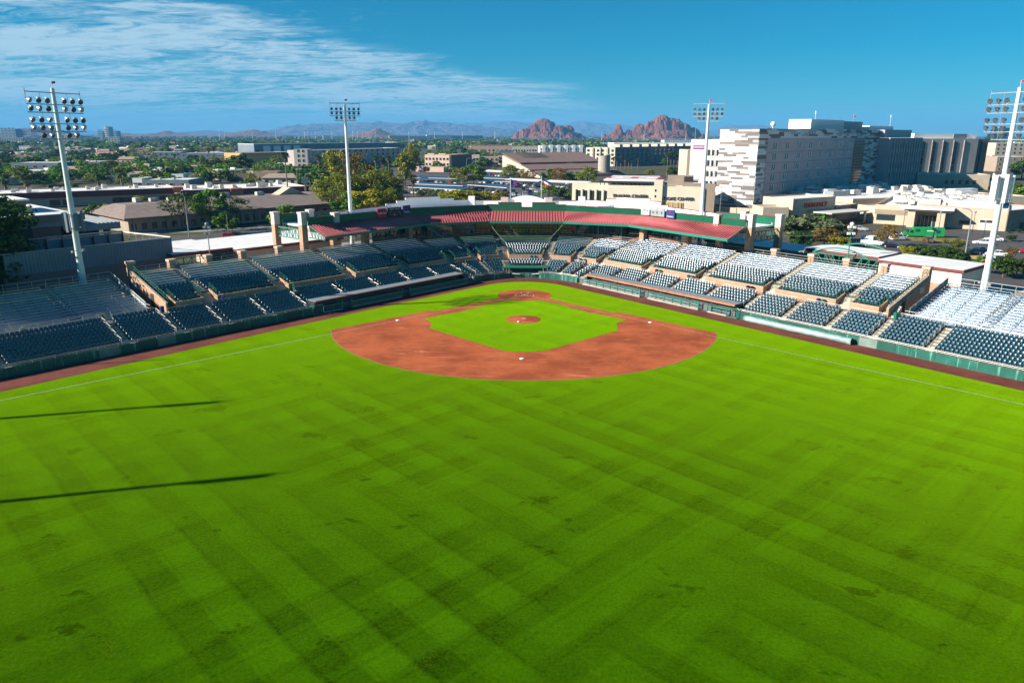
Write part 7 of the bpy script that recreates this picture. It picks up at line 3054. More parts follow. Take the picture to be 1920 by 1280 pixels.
# trees close to the stadium
ptree('big', 22, 560, 452, 'big dark green tree at the left edge beside the shaded bleachers', None, 1.25)
ptree('big', -32, 575, 470, 'dark tree cut off by the left edge beside the bleachers', None, 1.2)
ptree('round', 425, 440, 396, 'leafy green tree with round crown in front of the shingle roof', None, 1.1)
ptree('round', 396, 424, 354, 'tall bright green tree rising over the shingle roof', None, .95)
ptree('airy', 352, 432, 357, 'thin dark see-through tree left of the tall bright tree', None, 1.0)
ptree('airy', 446, 420, 366, 'thin dark see-through tree right of the tall bright tree', None, .9)
ptree('round', 540, 440, 385, 'bushy green tree behind the brick gate tower on the shaded side', None, 1.1)
ptree('yellow', 205, 420, 376, 'yellow green hedge tree beside the shingle roof end', 'low trees beside the shingle roof end', .9)
ptree('round', 180, 424, 380, 'round green tree at the shingle roof end', 'low trees beside the shingle roof end', .9)
ptree('round', 232, 428, 395, 'small green tree against the shingle roof eave', 'low trees beside the shingle roof end', 1.0)
ptree('yellow', 262, 384, 366, 'small lime bush in front of the pink mall wall', None, 1.2, 'bush')
ptree('round', 462, 355, 334, 'spiky green shrub standing before the mall roof', None, 1.0)
BIG = 'big olive tree mass round the left canopy floodlight pole'
ptree('bigolive', 640, 402, 318, 'big olive tree just left of the canopy floodlight pole', BIG, 1.05)
ptree('bigolive', 700, 400, 312, 'spreading olive tree just right of the canopy floodlight pole', BIG, 1.15)
ptree('yellow', 688, 410, 352, 'yellow green tree low in front of the canopy floodlight pole', BIG, 1.25)
ptree('bigolive', 728, 404, 348, 'olive tree touching the stepped white parapet', BIG, 1.0)
ptree('round', 652, 412, 362, 'green tree behind the pale pier by the floodlight pole', BIG, 1.2)
ptree('rust', 672, 372, 284, 'tall orange tinged tree behind the canopy floodlight pole', None, .75)
ptree('lime', 627, 352, 272, 'tall lime green tree in front of the shaded apartments', None, .95)
ptree('round', 600, 352, 318, 'green shrubby tree below the tall lime tree', None, 1.3)
ptree('tall', 760, 352, 288, 'tall olive tree with full crown left of the solar car ports', None, 1.15)
ptree('lime', 772, 322, 267, 'bright lime tree behind the tall olive one', None, .95)
ptree('rust', 745, 362, 330, 'low rusty tree at the corner of the car ports', None, 1.1)
for i, (px, yb, yt, k) in enumerate(((800, 376, 351, 'silver'), (818, 377, 353, 'silver'), (836, 380, 355, 'yellow'), (856, 382, 352, 'yellow'), (872, 382, 351, 'yellow'), (888, 381, 359, 'yellow'), (905, 381, 357, 'yellow'), (922, 381, 360, 'yellow'), (940, 382, 358, 'yellow'))):
 ptree(k, px, yb, yt, ['silver grey shrub at the left end of the hedge behind the clubhouse', 'yellow green hedge shrub behind the white clubhouse parapet'][k == 'yellow'], 'hedge shrubs behind the clubhouse parapet, ' + ('silver' if k == 'silver' else 'yellow'), 1.25, 'bush')
for i, (px, yb, yt, k, lab) in enumerate(((862, 352, 312, 'olive', 'olive tree among the solar car ports, left of the slim white pole'), (888, 350, 308, 'round', 'green tree among the solar car ports, right of the slim white pole'),
          (955, 342, 308, 'olive', 'olive tree at the right end of the solar car ports'), (842, 324, 311, 'round', 'small round tree in front of the pink building'),
          (850, 324, 312, 'yellow', 'small yellowish tree by the pink building corner'), (800, 325, 312, 'dark', 'small dark tree left of the pink building'))):
 ptree(k, px, yb, yt, lab, None, 1.1)
for i, (px, yb, yt, k, lab) in enumerate(((975, 340, 314, 'olive', 'olive tree at the foot of the pale gable of the brown roof'), (992, 345, 318, 'rust', 'orange tinged tree before the brown sloping roof, left'),
          (1028, 342, 316, 'round', 'bright green tree before the brown sloping roof'), (1048, 346, 314, 'rust', 'thin rusty tree before the brown sloping roof'),
          (1068, 345, 322, 'round', 'first low green tree beside the thin rusty one'), (1082, 345, 322, 'round', 'second low green tree beside the thin rusty one'),
          (1100, 350, 312, 'olive', 'tall olive tree left of the helipad'), (1028, 374, 342, 'round', 'green tree among parked cars right of the flagpoles'),
          (1050, 377, 352, 'dark', 'dark bushy tree behind the right parapet, left one'), (1066, 377, 353, 'silver', 'grey green tree behind the right parapet'),
          (1085, 378, 347, 'round', 'green tree next to the helipad building'), (1098, 380, 362, 'dark', 'low dark shrub at the helipad building corner'))):
 ptree(k, px, yb, yt, lab, None, 1.15)
for i, (px, yb, yt, k, lab) in enumerate(((1300, 352, 325, 'round', 'green tree left of the white wing foot'), (1262, 335, 312, 'dark', 'dark palm like tree behind the helipad building'),
          (1245, 312, 297, 'round', 'round tree in front of the shaded balconies'), (1218, 330, 316, 'yellow', 'pale shrub behind the helipad'))):
 ptree(k, px, yb, yt, lab, None, 1.1)
for i, (px, yb, yt, k, w, lab) in enumerate((
  (1478, 448, 403, 'dark', 1.1, 'dark green tree next to the sunlit gate tower'), (1505, 452, 400, 'silver', 1.2, 'feathery grey green tree behind the gate tower'),
  (1535, 452, 402, 'round', 1.3, 'feathery green tree before the red capitals'), (1560, 455, 405, 'silver', 1.2, 'grey green tree right of the feathery green one'),
  (1500, 465, 432, 'dark', 1.3, 'low dark tree behind the blue roof'), (1545, 462, 424, 'rust', 1.3, 'orange brown tree behind the arched pavilion'),
  (1590, 455, 420, 'rust', 1.0, 'rusty tree by the shaded drop off'), (1575, 466, 440, 'yellow', 1.3, 'low yellow green tree by the dark car'),
  (1660, 462, 420, 'rust', 1.15, 'orange tree alone in the car park'), (1795, 474, 448, 'olive', 1.2, 'olive tree beside the tall street lamp'),
  (1735, 462, 443, 'rust', .9, 'small thin tree by the parked grey car'), (1700, 480, 458, 'yellow', 1.3, 'yellow green shrub tree left in the dark hedge'),
  (1732, 487, 458, 'dark', 1.25, 'first dark tree of the hedge behind the cream building'), (1758, 490, 459, 'dark', 1.25, 'second dark tree of the hedge behind the cream building'),
  (1780, 493, 463, 'dark', 1.25, 'third dark tree of the hedge behind the cream building'), (1800, 496, 470, 'dark', 1.2, 'last dark tree of the hedge by the lamp post'),
  (1838, 512, 480, 'round', 1.1, 'green tree left of the white floodlight pole'), (1880, 520, 478, 'dark', 1.2, 'dense dark tree right of the white floodlight pole'),
  (1905, 522, 482, 'dark', 1.2, 'dense dark tree at the right edge'), (1893, 490, 460, 'rust', .9, 'thin brown tree in the car park at right'),
  (1727, 443, 427, 'olive', 1.0, 'small olive tree in front of the green bus'), (1770, 455, 445, 'yellow', 1.4, 'bright yellow shrub on the verge'),
  (1895, 452, 440, 'dark', 1.6, 'dark clipped shrub island in the car park'), (1885, 385, 340, 'dark', 1.3, 'dark tree behind the white pole antennas'),
  (1905, 392, 350, 'round', 1.2, 'green tree behind the white roofs at the right edge'), (1915, 335, 300, 'dark', 1.3, 'dark tree below the tan block at the right edge'),
  (1870, 250 + 18, 238, 'dark', 1.4, 'dark treetops on the horizon at the right'))):
 ptree(k, px, yb, yt, lab, None, w)
for i, (px, yb, yt) in enumerate(((1800, 425, 417), (1815, 427, 420), (1660, 418, 411), (1890, 436, 430), (1910, 436, 429))):
 ptree('dark', px, yb, yt, 'low clipped shrub along the tan hospital front', 'clipped shrubs of the hospital front', 1.7, 'bush')
# palms
for px, yb, yt, lab in ((57, 386, 326, 'shaggy fan palm in front of the pink mall at the left'),):
 palm(px, yb, yt, lab, None, False, 2.8)
for px, yb, yt, lab in ((186, 352, 320, 'left one of two big date palms'), (231, 352, 318, 'right one of two big date palms'), (97, 358, 342, 'small date palm left of the tall left pole'), (141, 358, 342, 'small date palm right of the tall left pole'), (12, 358, 334, 'date palm at the left edge')):
 palm(px, yb, yt, lab, None, True, 4.0 if yt < 330 else 3.0)
for i, (px, yb, yt, lab) in enumerate(((541, 385, 285, 'tall thin fan palm left of the road junction'), (601, 352, 290, 'slim fan palm before the white cornered apartments'), (583, 358, 328, 'short fan palm at the road junction'),
         (645, 330, 283, 'fan palm behind the tall lime tree'), (706, 345, 291, 'first of three fan palms right of the canopy floodlight pole'), (718, 345, 292, 'second of three fan palms right of the canopy floodlight pole'), (730, 343, 291, 'third of three fan palms right of the canopy floodlight pole'),
         (695, 310, 280, 'fan palm against the shaded apartments'), (775, 392, 326, 'thin palm at the corner of the solar car ports'), (787, 332, 302, 'fan palm left of the pink building'),
         (395, 322, 277, 'fan palm left one above the round green tree'), (405, 322, 274, 'fan palm right one above the round green tree'), (330, 318, 288, 'dark fan palm above the blue grey store'))):
 palm(px, yb, yt, lab, None, False, 2.3 if yb - yt > 40 else 2.0)
for px in (1150, 1156, 1164, 1172, 1178, 1184, 1196):
 palm(px, 318, 292 + (px % 3) * 2, 'fan palm in the row before the shaded balconies', 'fan palms before the shaded balconies')
for px in (1250, 1256, 1262, 1268, 1273):
 palm(px, 332, 284 + (px % 4), 'tall fan palm in the clump left of the hospital stair block', 'fan palms left of the hospital', False, 2.2)
for px, yb in ((1000, 296), (1030, 297), (1060, 297), (890, 297), (905, 296), (925, 296), (950, 296), (968, 297)):
 palm(px, yb, 280, 'small fan palm before the red roofed and white villas', 'fan palms before the villa rows')

# trees of the town between the roofs, further off
RT2 = random.Random(5)
ZONES = [
 # x range, base row range, height range, count, kinds, label, group
 ((-30, 130), (298, 330), (7, 12), 16, ('dark', 'round'), 'dark bushy tree among the grey halls at the left', 'dark bushy trees at the left'),
 ((130, 260), (300, 342), (6, 10), 14, ('round', 'dark'), 'leafy tree between the date palms and the left pole', 'leafy trees round the date palms'),
 ((240, 460), (305, 342), (6, 10), 20, ('olive', 'round', 'dark'), 'tree among the low blue grey stores', 'trees among the low blue grey stores'),
 ((430, 560), (322, 350), (5, 8), 10, ('round', 'olive'), 'green tree by the clay roofed shops', 'green trees by the clay roofed shops'),
 ((0, 480), (274, 300), (7, 12), 40, ('dark', 'round', 'olive'), 'far tree in the green belt at the left', 'far trees of the left green belt'),
 ((560, 760), (318, 352), (5, 9), 14, ('round', 'olive'), 'tree in front of the shaded apartments', 'trees before the shaded apartments'),
 ((480, 760), (262, 276), (7, 12), 24, ('dark', 'olive', 'round'), 'far tree above the long dark office roof', 'far trees above the dark office'),
 ((760, 980), (266, 300), (7, 12), 44, ('dark', 'olive', 'round'), 'far tree in the belt above the pink building', 'far trees above the pink building'),
 ((950, 1300), (262, 278), (8, 12), 36, ('dark', 'olive', 'round'), 'far tree below the red rocks', 'far trees below the red rocks'),
 ((880, 990), (306, 330), (4, 7), 12, ('silver', 'round', 'olive'), 'garden tree near the pale villas', 'garden trees near the pale villas'),
 ((985, 1110), (296, 304), (5, 8), 8, ('round', 'olive'), 'tree peeping over the brown sloping roof', 'trees behind the brown sloping roof'),
]
n_far = 0
for (x0, x1), (y0, y1), (h0, h1), n, kinds, lab, grp in ZONES:
 for i in range(n):
  px, py = RT2.uniform(x0, x1), RT2.uniform(y0, y1)
  p = G(px, py)
  far_ = (p - PXC).length > 620
  tree(RT2.choice(kinds), p, RT2.uniform(h0, h1), lab, grp, RT2.uniform(.95, 1.3), 'tree', 0, not far_)
  n_far += 1
# the remaining small trees of the blocks, too many to name
for nm, kd, cnt in (('garden_trees_dark', 'dark', 170), ('garden_trees_green', 'round', 330), ('garden_trees_olive', 'olive', 190)):
 VV = []
 k = TK[kd]
 pool = []
 for cm, tm in k.var:
  a_ = np.empty(len(cm.vertices) * 3)
  cm.vertices.foreach_get('co', a_)
  a_ = a_.reshape(-1, 4, 3)
  sel = np.random.RandomState(1).permutation(len(a_))[:420]
  q_ = a_[sel]
  ctr_ = q_.mean(1, keepdims=True)
  pool.append((ctr_ + (q_ - ctr_) * 1.7).reshape(-1, 3) + np.array([0, 0, k.th]))
 for i in range(cnt):
  px, py = RT2.uniform(-40, 985), 270 + 80 * RT2.random() ** 1.25
  if py > 318 and px > 690:
   px = RT2.uniform(0, 560)
  if py > 335 and 440 < px < 560:
   continue
  p = G(px, py)
  s_ = RT2.uniform(4.5, 9.5) / k.top
  an = RT2.uniform(0, 6.28)
  R_ = np.array([[cos(an), -sin(an), 0], [sin(an), cos(an), 0], [0, 0, 1]])
  VV.append((RT2.choice(pool) * s_ * np.array([1.2, 1.2, 1])) @ R_.T + np.array([p.x, p.y, 0]))
 VV = np.concatenate(VV)
 n_ = len(VV) // 4
 me = bpy.data.meshes.new(nm)
 me.vertices.add(len(VV))
 me.vertices.foreach_set('co', VV.ravel())
 me.loops.add(len(VV))
 me.loops.foreach_set('vertex_index', np.arange(len(VV)))
 me.polygons.add(n_)
 me.polygons.foreach_set('loop_start', np.arange(n_) * 4)
 me.materials.append(M[k.var[0][0].materials[0].name])
 me.update(calc_edges=True)
 tag(link(nm, me), kind='stuff')
# round dark tree by itself
ptree('dark', 452, 322, 288, 'big round dark tree beside the sand coloured hall', None, 1.25)

# ------------------------------------------------------------------ vehicles
flat('car_white', (0.72, 0.73, 0.74), .25)
flat('car_silver', (0.38, 0.4, 0.42), .25)
flat('car_black', (0.012, 0.013, 0.016), .2)
flat('car_blue', (0.03, 0.08, 0.2), .25)
flat('car_red', (0.38, 0.012, 0.02), .25)
flat('car_grey', (0.12, 0.13, 0.14), .25)
flat('tyre', (0.012, 0.012, 0.012), .85)
flat('rim', (0.45, 0.46, 0.47), .3)
flat('bus_green', (0.012, 0.27, 0.07), .35)
flat('tail_red', (0.5, 0.01, 0.01), .3)

def loft(mb, secs, m=0):
 """closed body through rings with equal counts"""
 n = len(secs[0])
 base = len(mb.v)
 for s in secs:
  mb.v += [tuple(p) for p in s]
 for k in range(len(secs) - 1):
  for i in range(n):
   j = (i + 1) % n
   mb.f.append((base + k * n + i, base + k * n + j, base + (k + 1) * n + j, base + (k + 1) * n + i))
   mb.m.append(m)
 mb.f.append(tuple(base + i for i in reversed(range(n))))
 mb.f.append(tuple(base + (len(secs) - 1) * n + i for i in range(n)))
 mb.m += [m, m]

def car_parts(kind):
 """length along x, front at +x"""
 L_ = {'sedan': 4.6, 'suv': 4.7, 'van': 5.6}[kind]
 Hh = {'sedan': 1.45, 'suv': 1.72, 'van': 2.4}[kind]
 belt = {'sedan': .9, 'suv': 1.05, 'van': 1.25}[kind]
 w = {'sedan': .88, 'suv': .93, 'van': 1.0}[kind]
 hood = {'sedan': .86, 'suv': 1.0, 'van': 1.15}[kind]
 mb = MB()

 def ring(x, wz, zt):
  return [(x, -wz, .28), (x, wz, .28), (x, wz * 1.0, .55), (x, wz * .97, zt - .08), (x, wz * .85, zt), (x, -wz * .85, zt), (x, -wz * .97, zt - .08), (x, -wz * 1.0, .55)]
 f = L_ / 2
 loft(mb, [ring(-f, w * .86, belt - .08), ring(-f + .12, w * .95, belt), ring(-f + .8, w, belt), ring(f - 1.5, w, belt), ring(f - 1.1, w, hood), ring(f - .35, w * .95, hood - .1), ring(f, w * .8, hood - .25)])
 body = mb
 gl = MB()
 if kind == 'sedan':
  xr, xt0, xt1, xf = -f + .7, -f + 1.35, f - 2.35, f - 1.35
 elif kind == 'suv':
  xr, xt0, xt1, xf = -f + .12, -f + .45, f - 2.1, f - 1.3
 else:
  xr, xt0, xt1, xf = -f + .06, -f + .15, f - 1.7, f - .9
 wb, wt = w * .84, w * .7

 def cab(x, ww, z):
  return [(x, -ww, z), (x, ww, z)]
 lo = [(xr, -wb, belt), (xf, -wb, belt), (xf, wb, belt), (xr, wb, belt)]
 hi = [(xt0, -wt, Hh - .06), (xt1, -wt, Hh - .06), (xt1, wt, Hh - .06), (xt0, wt, Hh - .06)]
 gl.hexa(lo, hi)
 top = MB()
 top.hexa([(xt0 - .04, -wt - .01, Hh - .058), (xt1 + .04, -wt - .01, Hh - .058), (xt1 + .04, wt + .01, Hh - .058), (xt0 - .04, wt + .01, Hh - .058)],
   [(xt0 + .05, -wt + .08, Hh), (xt1 - .06, -wt + .08, Hh), (xt1 - .06, wt - .08, Hh), (xt0 + .05, wt - .08, Hh)])
 for s in (-1, 1):
  for a, b in (((xr, s * wb, belt), (xt0, s * wt, Hh - .05)), ((xf, s * wb, belt), (xt1, s * wt, Hh - .05)), (((xr + xf) / 2, s * wb, belt), ((xt0 + xt1) / 2, s * wt, Hh - .05))):
   top.bar(a, b, .07, .06)
  if kind == 'van':
   top.hexa([(xr, s * (wb + .005), belt), (xr + 2.9, s * (wb + .005), belt), (xr + 2.9, s * (wb + .03), belt), (xr, s * (wb + .03), belt)][::s],
     [(xt0, s * (wt + .01), Hh - .06), (xt0 + 2.8, s * (wt + .01), Hh - .06), (xt0 + 2.8, s * (wt + .04), Hh - .06), (xt0, s * (wt + .04), Hh - .06)][::s])
 lights = MB()
 for s in (-1, 1):
  lights.box((f - .12, s * w * .62, hood - .36), (.2, .34, .14), 0, 0)
  lights.box((-f + .04, s * w * .68, belt - .32), (.14, .26, .2), 0, 1)
 wh = MB()
 wh.lathe((0, -.1, 0), [(0, 0), (.19, 0), (.2, .02), (.33, .03), (.34, .08), (.34, .2), (.3, .22), (0, .22)], 12, 0, axis=(0, 1, 0))
 wr = MB()
 wr.lathe((0, -.12, 0), [(0, 0), (.2, .01), (.2, .03)], 10, 0, axis=(0, 1, 0))
 wr.lathe((0, .13, 0), [(.2, -.03), (.2, -.01), (0, 0)], 10, 0, axis=(0, 1, 0))
 xs = (f - .85, -f + .85)
 return body, gl, top, lights, wh, wr, xs, w

CAR_ME = {}

def car_mesh(kind, paint):
 if (kind, paint) not in CAR_ME:
  body, gl, top, li, wh, wr, xs, w = car_parts(kind)
  if ('g', kind) not in CAR_ME:
   CAR_ME[('g', kind)] = (gl.mesh('window_glass', M['glass']), li.mesh('lights', [M['sign_white'], M['tail_red']]), wh.mesh('wheel', M['tyre']), wr.mesh('rim', M['rim']), xs, w)
  CAR_ME[(kind, paint)] = (body.mesh('body', M[paint]), top.mesh('car_roof', M[paint]))
 return CAR_ME[(kind, paint)], CAR_ME[('g', kind)]

def car(p, rot, kind, paint, label, group=None, full=True):
 (bm, tm), (gm, lm, wm, rm, xs, w) = car_mesh(kind, paint)
 t = thing('parked_car' if kind != 'van' else 'parked_van', label, 'car' if kind != 'van' else 'van', (p[0], p[1], p[2] if len(p) > 2 else -.03), rot, group)
 link('body', bm, t)
 link('window_glass', gm, t)
 link('car_roof', tm, t)
 if full:
  link('lights', lm, t)
  for x in xs:
   for s in (-1, 1):
    wo = link('wheel', wm, t, (x, s * (w - .08), .34))
    link('rim', rm, wo)
 return t

def gcar(px, py, ang, kind, paint, label, group=None):
 p = G(px, py, -.03)
 return car((p.x, p.y, -.03), radians(ang), kind, paint, label, group)

gcar(1612, 432, -20, 'sedan', 'car_silver', 'silver car parked in the shade of the drop off')
gcar(1605, 463, -30, 'sedan', 'car_black', 'black car beside the white van')
gcar(1635, 459, -32, 'van', 'car_white', 'white van with dark windows in the car park')
gcar(1672, 464, -30, 'sedan', 'car_black', 'dark car under the orange tree')
gcar(1684, 450, 10, 'suv', 'car_white', 'white and blue tinted small car left of the green bus front')
gcar(1739, 454, 75, 'suv', 'car_grey', 'dark grey car seen from behind by the verge')
gcar(1738, 474, 10, 'sedan', 'car_silver', 'light car half hidden by the dark hedge')
gcar(1862, 452, 165, 'sedan', 'car_white', 'white car with its tail towards the road')
gcar(1842, 458, 165, 'sedan', 'car_white', 'white long car behind the tall street lamp')
gcar(1838, 473, 20, 'sedan', 'car_blue', 'blue car behind the low tan wall')
gcar(1822, 477, 15, 'sedan', 'car_black', 'dark blue black car next to the blue one')
gcar(1868, 480, 160, 'sedan', 'car_white', 'white car behind the floodlight pole')
gcar(1922, 474, 160, 'sedan', 'car_red', 'red car cut off by the right edge')
gcar(435, 448, 10, 'suv', 'car_red', 'red car behind the white roof at the left')
gcar(449, 447, 12, 'suv', 'car_black', 'black car next to the red car')
for i, px in enumerate((478, 494, 507)):
 gcar(px, 445 - i * 1.5, 12, 'sedan', 'car_blue', ['left', 'middle', 'right'][i] + ' one of three blue cars before the brick gate tower', 'blue cars before the gate tower')
gcar(761, 364, 5, 'suv', 'car_black', 'black car on the road left of the hedge')
gcar(615, 337, 5, 'sedan', 'car_silver', 'silver car at the road junction left of the lime tree')
gcar(592, 336, 3, 'sedan', 'car_black', 'dark car on the road by the clay roofed shop')
gcar(730, 322, 0, 'sedan', 'car_blue', 'blue car below the third fan palm')
gcar(790, 323, 0, 'suv', 'car_blue', 'blue car in front of the pink building shop row')

# green bus
p = G(1733, 446, -.03)
q = G(1766, 447, -.03)
rot = atan2((q - p).y, (q - p).x)
c = G(1729, 444.5, -.03)
t = thing('shuttle_bus', 'bright green medical bus parked in front of the tan hospital entrance', 'bus', (c.x, c.y, -.03), rot + pi)
t.scale = (.84, .84, .84)

def lbox(name, x0, x1, y0, y1, z0, z1, m, taper=0.0):
 mb = MB()
 mb.hexa([(x0, y0, z0), (x1, y0, z0), (x1, y1, z0), (x0, y1, z0)], [(x0 + taper, y0 + .05, z1), (x1 - taper, y0 + .05, z1), (x1 - taper, y1 - .05, z1), (x0 + taper, y1 - .05, z1)])
 return link(name, mb.mesh(name, M[m]), t)

lbox('body', -6.2, 3.2, -1.25, 1.25, .5, 3.3, 'bus_green', .04)
lbox('cab', 3.21, 4.7, -1.15, 1.15, .5, 2.6, 'bus_green', .25)
lbox('bonnet', 4.71, 6.3, -1.0, 1.0, .55, 1.65, 'bus_green', .12)
lbox('windscreen', 4.3, 4.78, -1.0, 1.0, 1.66, 2.5, 'glass', .12)
for s in (-1, 1):
 y0, y1 = sorted((s * 1.17, s * 1.26))
 lbox('cab_window', 3.4, 4.2, y0, y1, 1.6, 2.35, 'glass')
 lbox('side_window', 1.2, 2.6, y0, y1, 1.9, 2.7, 'glass')
 lbox('door', -.4, .7, *sorted((s * 1.255, s * 1.275)), .6, 2.8, 'bus_green')
 lbox('emblem', -4.9, -3.7, *sorted((s * 1.255, s * 1.27)), 1.5, 2.5, 'sign_blue')
 lbox('lettering_band', -2.9, -.8, *sorted((s * 1.255, s * 1.268)), 2.1, 2.4, 'sign_white')
 lbox('headlight', 6.2, 6.4, *sorted((s * .6, s * .9)), .9, 1.2, 'sign_white')
 for x in (4.9, -3.6):
  mb = MB()
  mb.lathe((0, -.15, 0), [(0, 0), (.28, 0), (.3, .03), (.5, .03), (.5, .28), (0, .28)], 14, 0, axis=(0, 1, 0))
  wo = link('wheel', mb.mesh('wheel', M['tyre']), t, (x, s * 1.08, .5))
  mb = MB()
  mb.lathe((0, -.17, 0), [(0, 0), (.3, .01), (.3, .03)], 12, 0, axis=(0, 1, 0))
  mb.lathe((0, .15, 0), [(.3, -.03), (.3, -.01), (0, 0)], 12, 0, axis=(0, 1, 0))
  link('rim', mb.mesh('rim', M['rim']), wo)
lbox('bumper', 6.3, 6.5, -1.05, 1.05, .45, .75, 'rim')
lbox('roof_hatch', -2.5, -1.5, -.5, .5, 3.31, 3.5, 'bus_green')

# solar car ports with cars below
PAINTS = ['car_white', 'car_silver', 'car_black', 'car_blue', 'car_grey', 'car_white', 'car_red']
CP = [(757, 866, 350, 356, 'front solar car port left of the slim white pole'), (775, 868, 344.5, 348.5, 'second solar car port left of the slim white pole'), (770, 860, 332.5, 335, 'back solar car port in front of the pink building'),
 (868, 950, 345.5, 352, 'front solar car port right of the slim white pole'), (890, 958, 338, 341, 'second solar car port right of the slim white pole'), (895, 958, 333, 335.5, 'third solar car port right of the slim white pole'),
 (903, 950, 320.5, 323, 'rear pale car port behind the green tree'), (1020, 1100, 340.5, 343.5, 'white car port before the brown sloping roof'), (945, 1010, 337, 340, 'pale car port left of the brown roof trees')]
for i, (xa, xb, ya, yb, lab) in enumerate(CP):
 a, b = G(xa, ya, 3.2), G(xb, yb, 3.2)
 u = (b - a).normalized()
 v = Vector((-u.y, u.x, 0))
 if v.dot(a - PXC) < 0:
  v = -v
 L_ = (b - a).length
 D_ = 6.5
 t = thing('solar_car_port', lab, 'car port', (a.x, a.y, 0), atan2(u.y, u.x), None)
 n_ = max(2, int(L_ / 6))
 mtop = 'solar' if i < 6 else 'white_roof'
 for k in range(n_):
  f0_, f1_ = L_ * k / n_ + .03, L_ * (k + 1) / n_ - .03
  mb = MB()
  lo = [a + u * f0_, a + u * f1_, a + u * f1_ + v * D_, a + u * f0_ + v * D_]
  zz = [3.2, 3.2, 3.75, 3.75]
  mb.hexa([V3(p, z - .1) for p, z in zip(lo, zz)], [V3(p, z) for p, z in zip(lo, zz)])
  part('roof_panel', mb, M[mtop], t)
 mb = MB()
 mb.bar(V3(a - v * .05, 3.1), V3(b - v * .05, 3.1), .1, .26)
 part('edge_beam', mb, M['offwhite'], t)
 for k in range(n_ + 1):
  p = a + u * (L_ * k / n_) + v * 3.2
  mb = MB()
  mb.box((p.x, p.y, -.03), (.2, .2, 3.38), 0)
  part('post', mb, M['offwhite'], t)
 for k in range(int(L_ / 3.0)):
  if RT2.random() < .85:
   p = a + u * (1.5 + 3.0 * k) + v * 2.6
   car((p.x, p.y, -.03), atan2(v.y, v.x) + (pi if RT2.random() < .5 else 0), RT2.choice(('sedan', 'suv')), RT2.choice(PAINTS), 'parked car in the shade under a ' + lab.replace('car port', 'port'), 'cars under the ' + lab, False)
for i in range(46):
 px, py = RT2.uniform(944, 1108), RT2.choice((346, 351, 356, 361, 367))
 p = G(px, py)
 car((p.x, p.y, -.03), pi / 2 + RT2.uniform(-.1, .1), RT2.choice(('sedan', 'suv')), RT2.choice(PAINTS), 'small parked car in the open lot behind the arched parapet', 'cars in the open lot behind the clubhouse', False)

# ------------------------------------------------------------------ street lamps and poles
def street_lamp(px, yb, yt, label, group=None, arm=2.2, m='grey_metal', curved=True, flip=1):
 p = G(px, yb)
 h = ZT(p, yt)
 t = thing('street_lamp', label, 'street lamp', (p.x, p.y, 0), 0, group)
 mb = MB()
 mb.tube((p.x, p.y, 0), (p.x, p.y, h * .9), .16, .1, 8)
 part('post', mb, M[m], t)
 mb = MB()
 pts = [Vector((p.x, p.y, h * .9))]
 for i in range(1, 6):
  a = pi / 2 * i / 5
  pts.append(Vector((p.x + flip * arm * (1 - cos(a)), p.y, h * .9 + h * .1 * sin(a))))
 mb.path(pts, .075, 6)
 part('arm', mb, M[m], t)
 mb = MB()
 e = pts[-1]
 mb.hexa([(e.x - .1, e.y - .16, e.z - .12), (e.x + flip * .8, e.y - .12, e.z - .1), (e.x + flip * .8, e.y + .12, e.z - .1), (e.x - .1, e.y + .16, e.z - .12)][::flip],
   [(e.x - .1, e.y - .14, e.z + .08), (e.x + flip * .75, e.y - .1, e.z + .04), (e.x + flip * .75, e.y + .1, e.z + .04), (e.x - .1, e.y + .14, e.z + .08)][::flip])
 part('lamp_head', mb, M['offwhite'], t)

for a in ((355, 446, 362, 'tall street lamp in front of the thin dark tree', -1), (1808, 487, 391, 'tall pale street lamp by the hedge and the olive tree', -1),
  (575, 372, 325, 'curved street lamp at the road junction', 1), (558, 352, 316, 'curved street lamp behind the thin palm', 1),
  (875, 325, 297, 'curved street lamp at the shaded pink building', 1), (730, 378, 341, 'curved street lamp left of the stepped parapet', 1), (957, 360, 338, 'curved street lamp at the right end of the car ports', -1),
  (703, 395, 353, 'street lamp in front of the yellow green tree', -1), (866, 358, 336, 'slim white lamp pole among the solar car ports', 1)):
 street_lamp(a[0], a[1], a[2], a[3], None, 1.8, 'grey_metal', True, a[4])
for px, yb, yt, lab in ((594, 397, 340, 'plain metal pole behind the green canopy parapet'), (626, 395, 352, 'short metal pole behind the pale canopy pier'), (742, 372, 343, 'thin white pole by the stepped parapet'), (1292, 400, 345, 'thin pole before the dark capitals'),
      (1349, 405, 346, 'thin pole left of the white floodlight pole'), (1404, 408, 365, 'thin pole right of the striped tower foot'), (429, 446, 405, 'thin dark sign pole beside the round tree'), (1690, 448, 400, 'dark lamp pole by the bus front'),
      (1757, 448, 400, 'dark lamp pole in front of the bus tail'), (1822, 440, 400, 'dark lamp pole before the loading door'), (1842, 456, 417, 'dark lamp pole among the white cars')):
 p = G(px, yb)
 h = ZT(p, yt)
 t = thing('lamp_pole', lab, 'pole', (p.x, p.y, 0))
 mb = MB()
 mb.tube((p.x, p.y, 0), (p.x, p.y, h), .1, .06, 8)
 part('post', mb, M['grey_metal' if px < 1650 else 'dark'], t)
 mb = MB()
 mb.lathe((p.x, p.y, h), [(.05, 0), (.28, .12), (.34, .45), (.2, .55), (0, .6)] if px > 1650 else [(.08, 0), (.12, .1), (.1, .3), (0, .34)], 8)
 part('lamp_head', mb, M['grey_metal'], t)
mb = MB()
a, b = G(1815, 490), G(1872, 492)
mb.bar(V3(a, .65), V3(b, .65), .3, 1.3)
solo('low_wall', mb, M['ochre'], 'low tan wall behind the olive tree in the car park', 'wall', (a.x, a.y, 0))
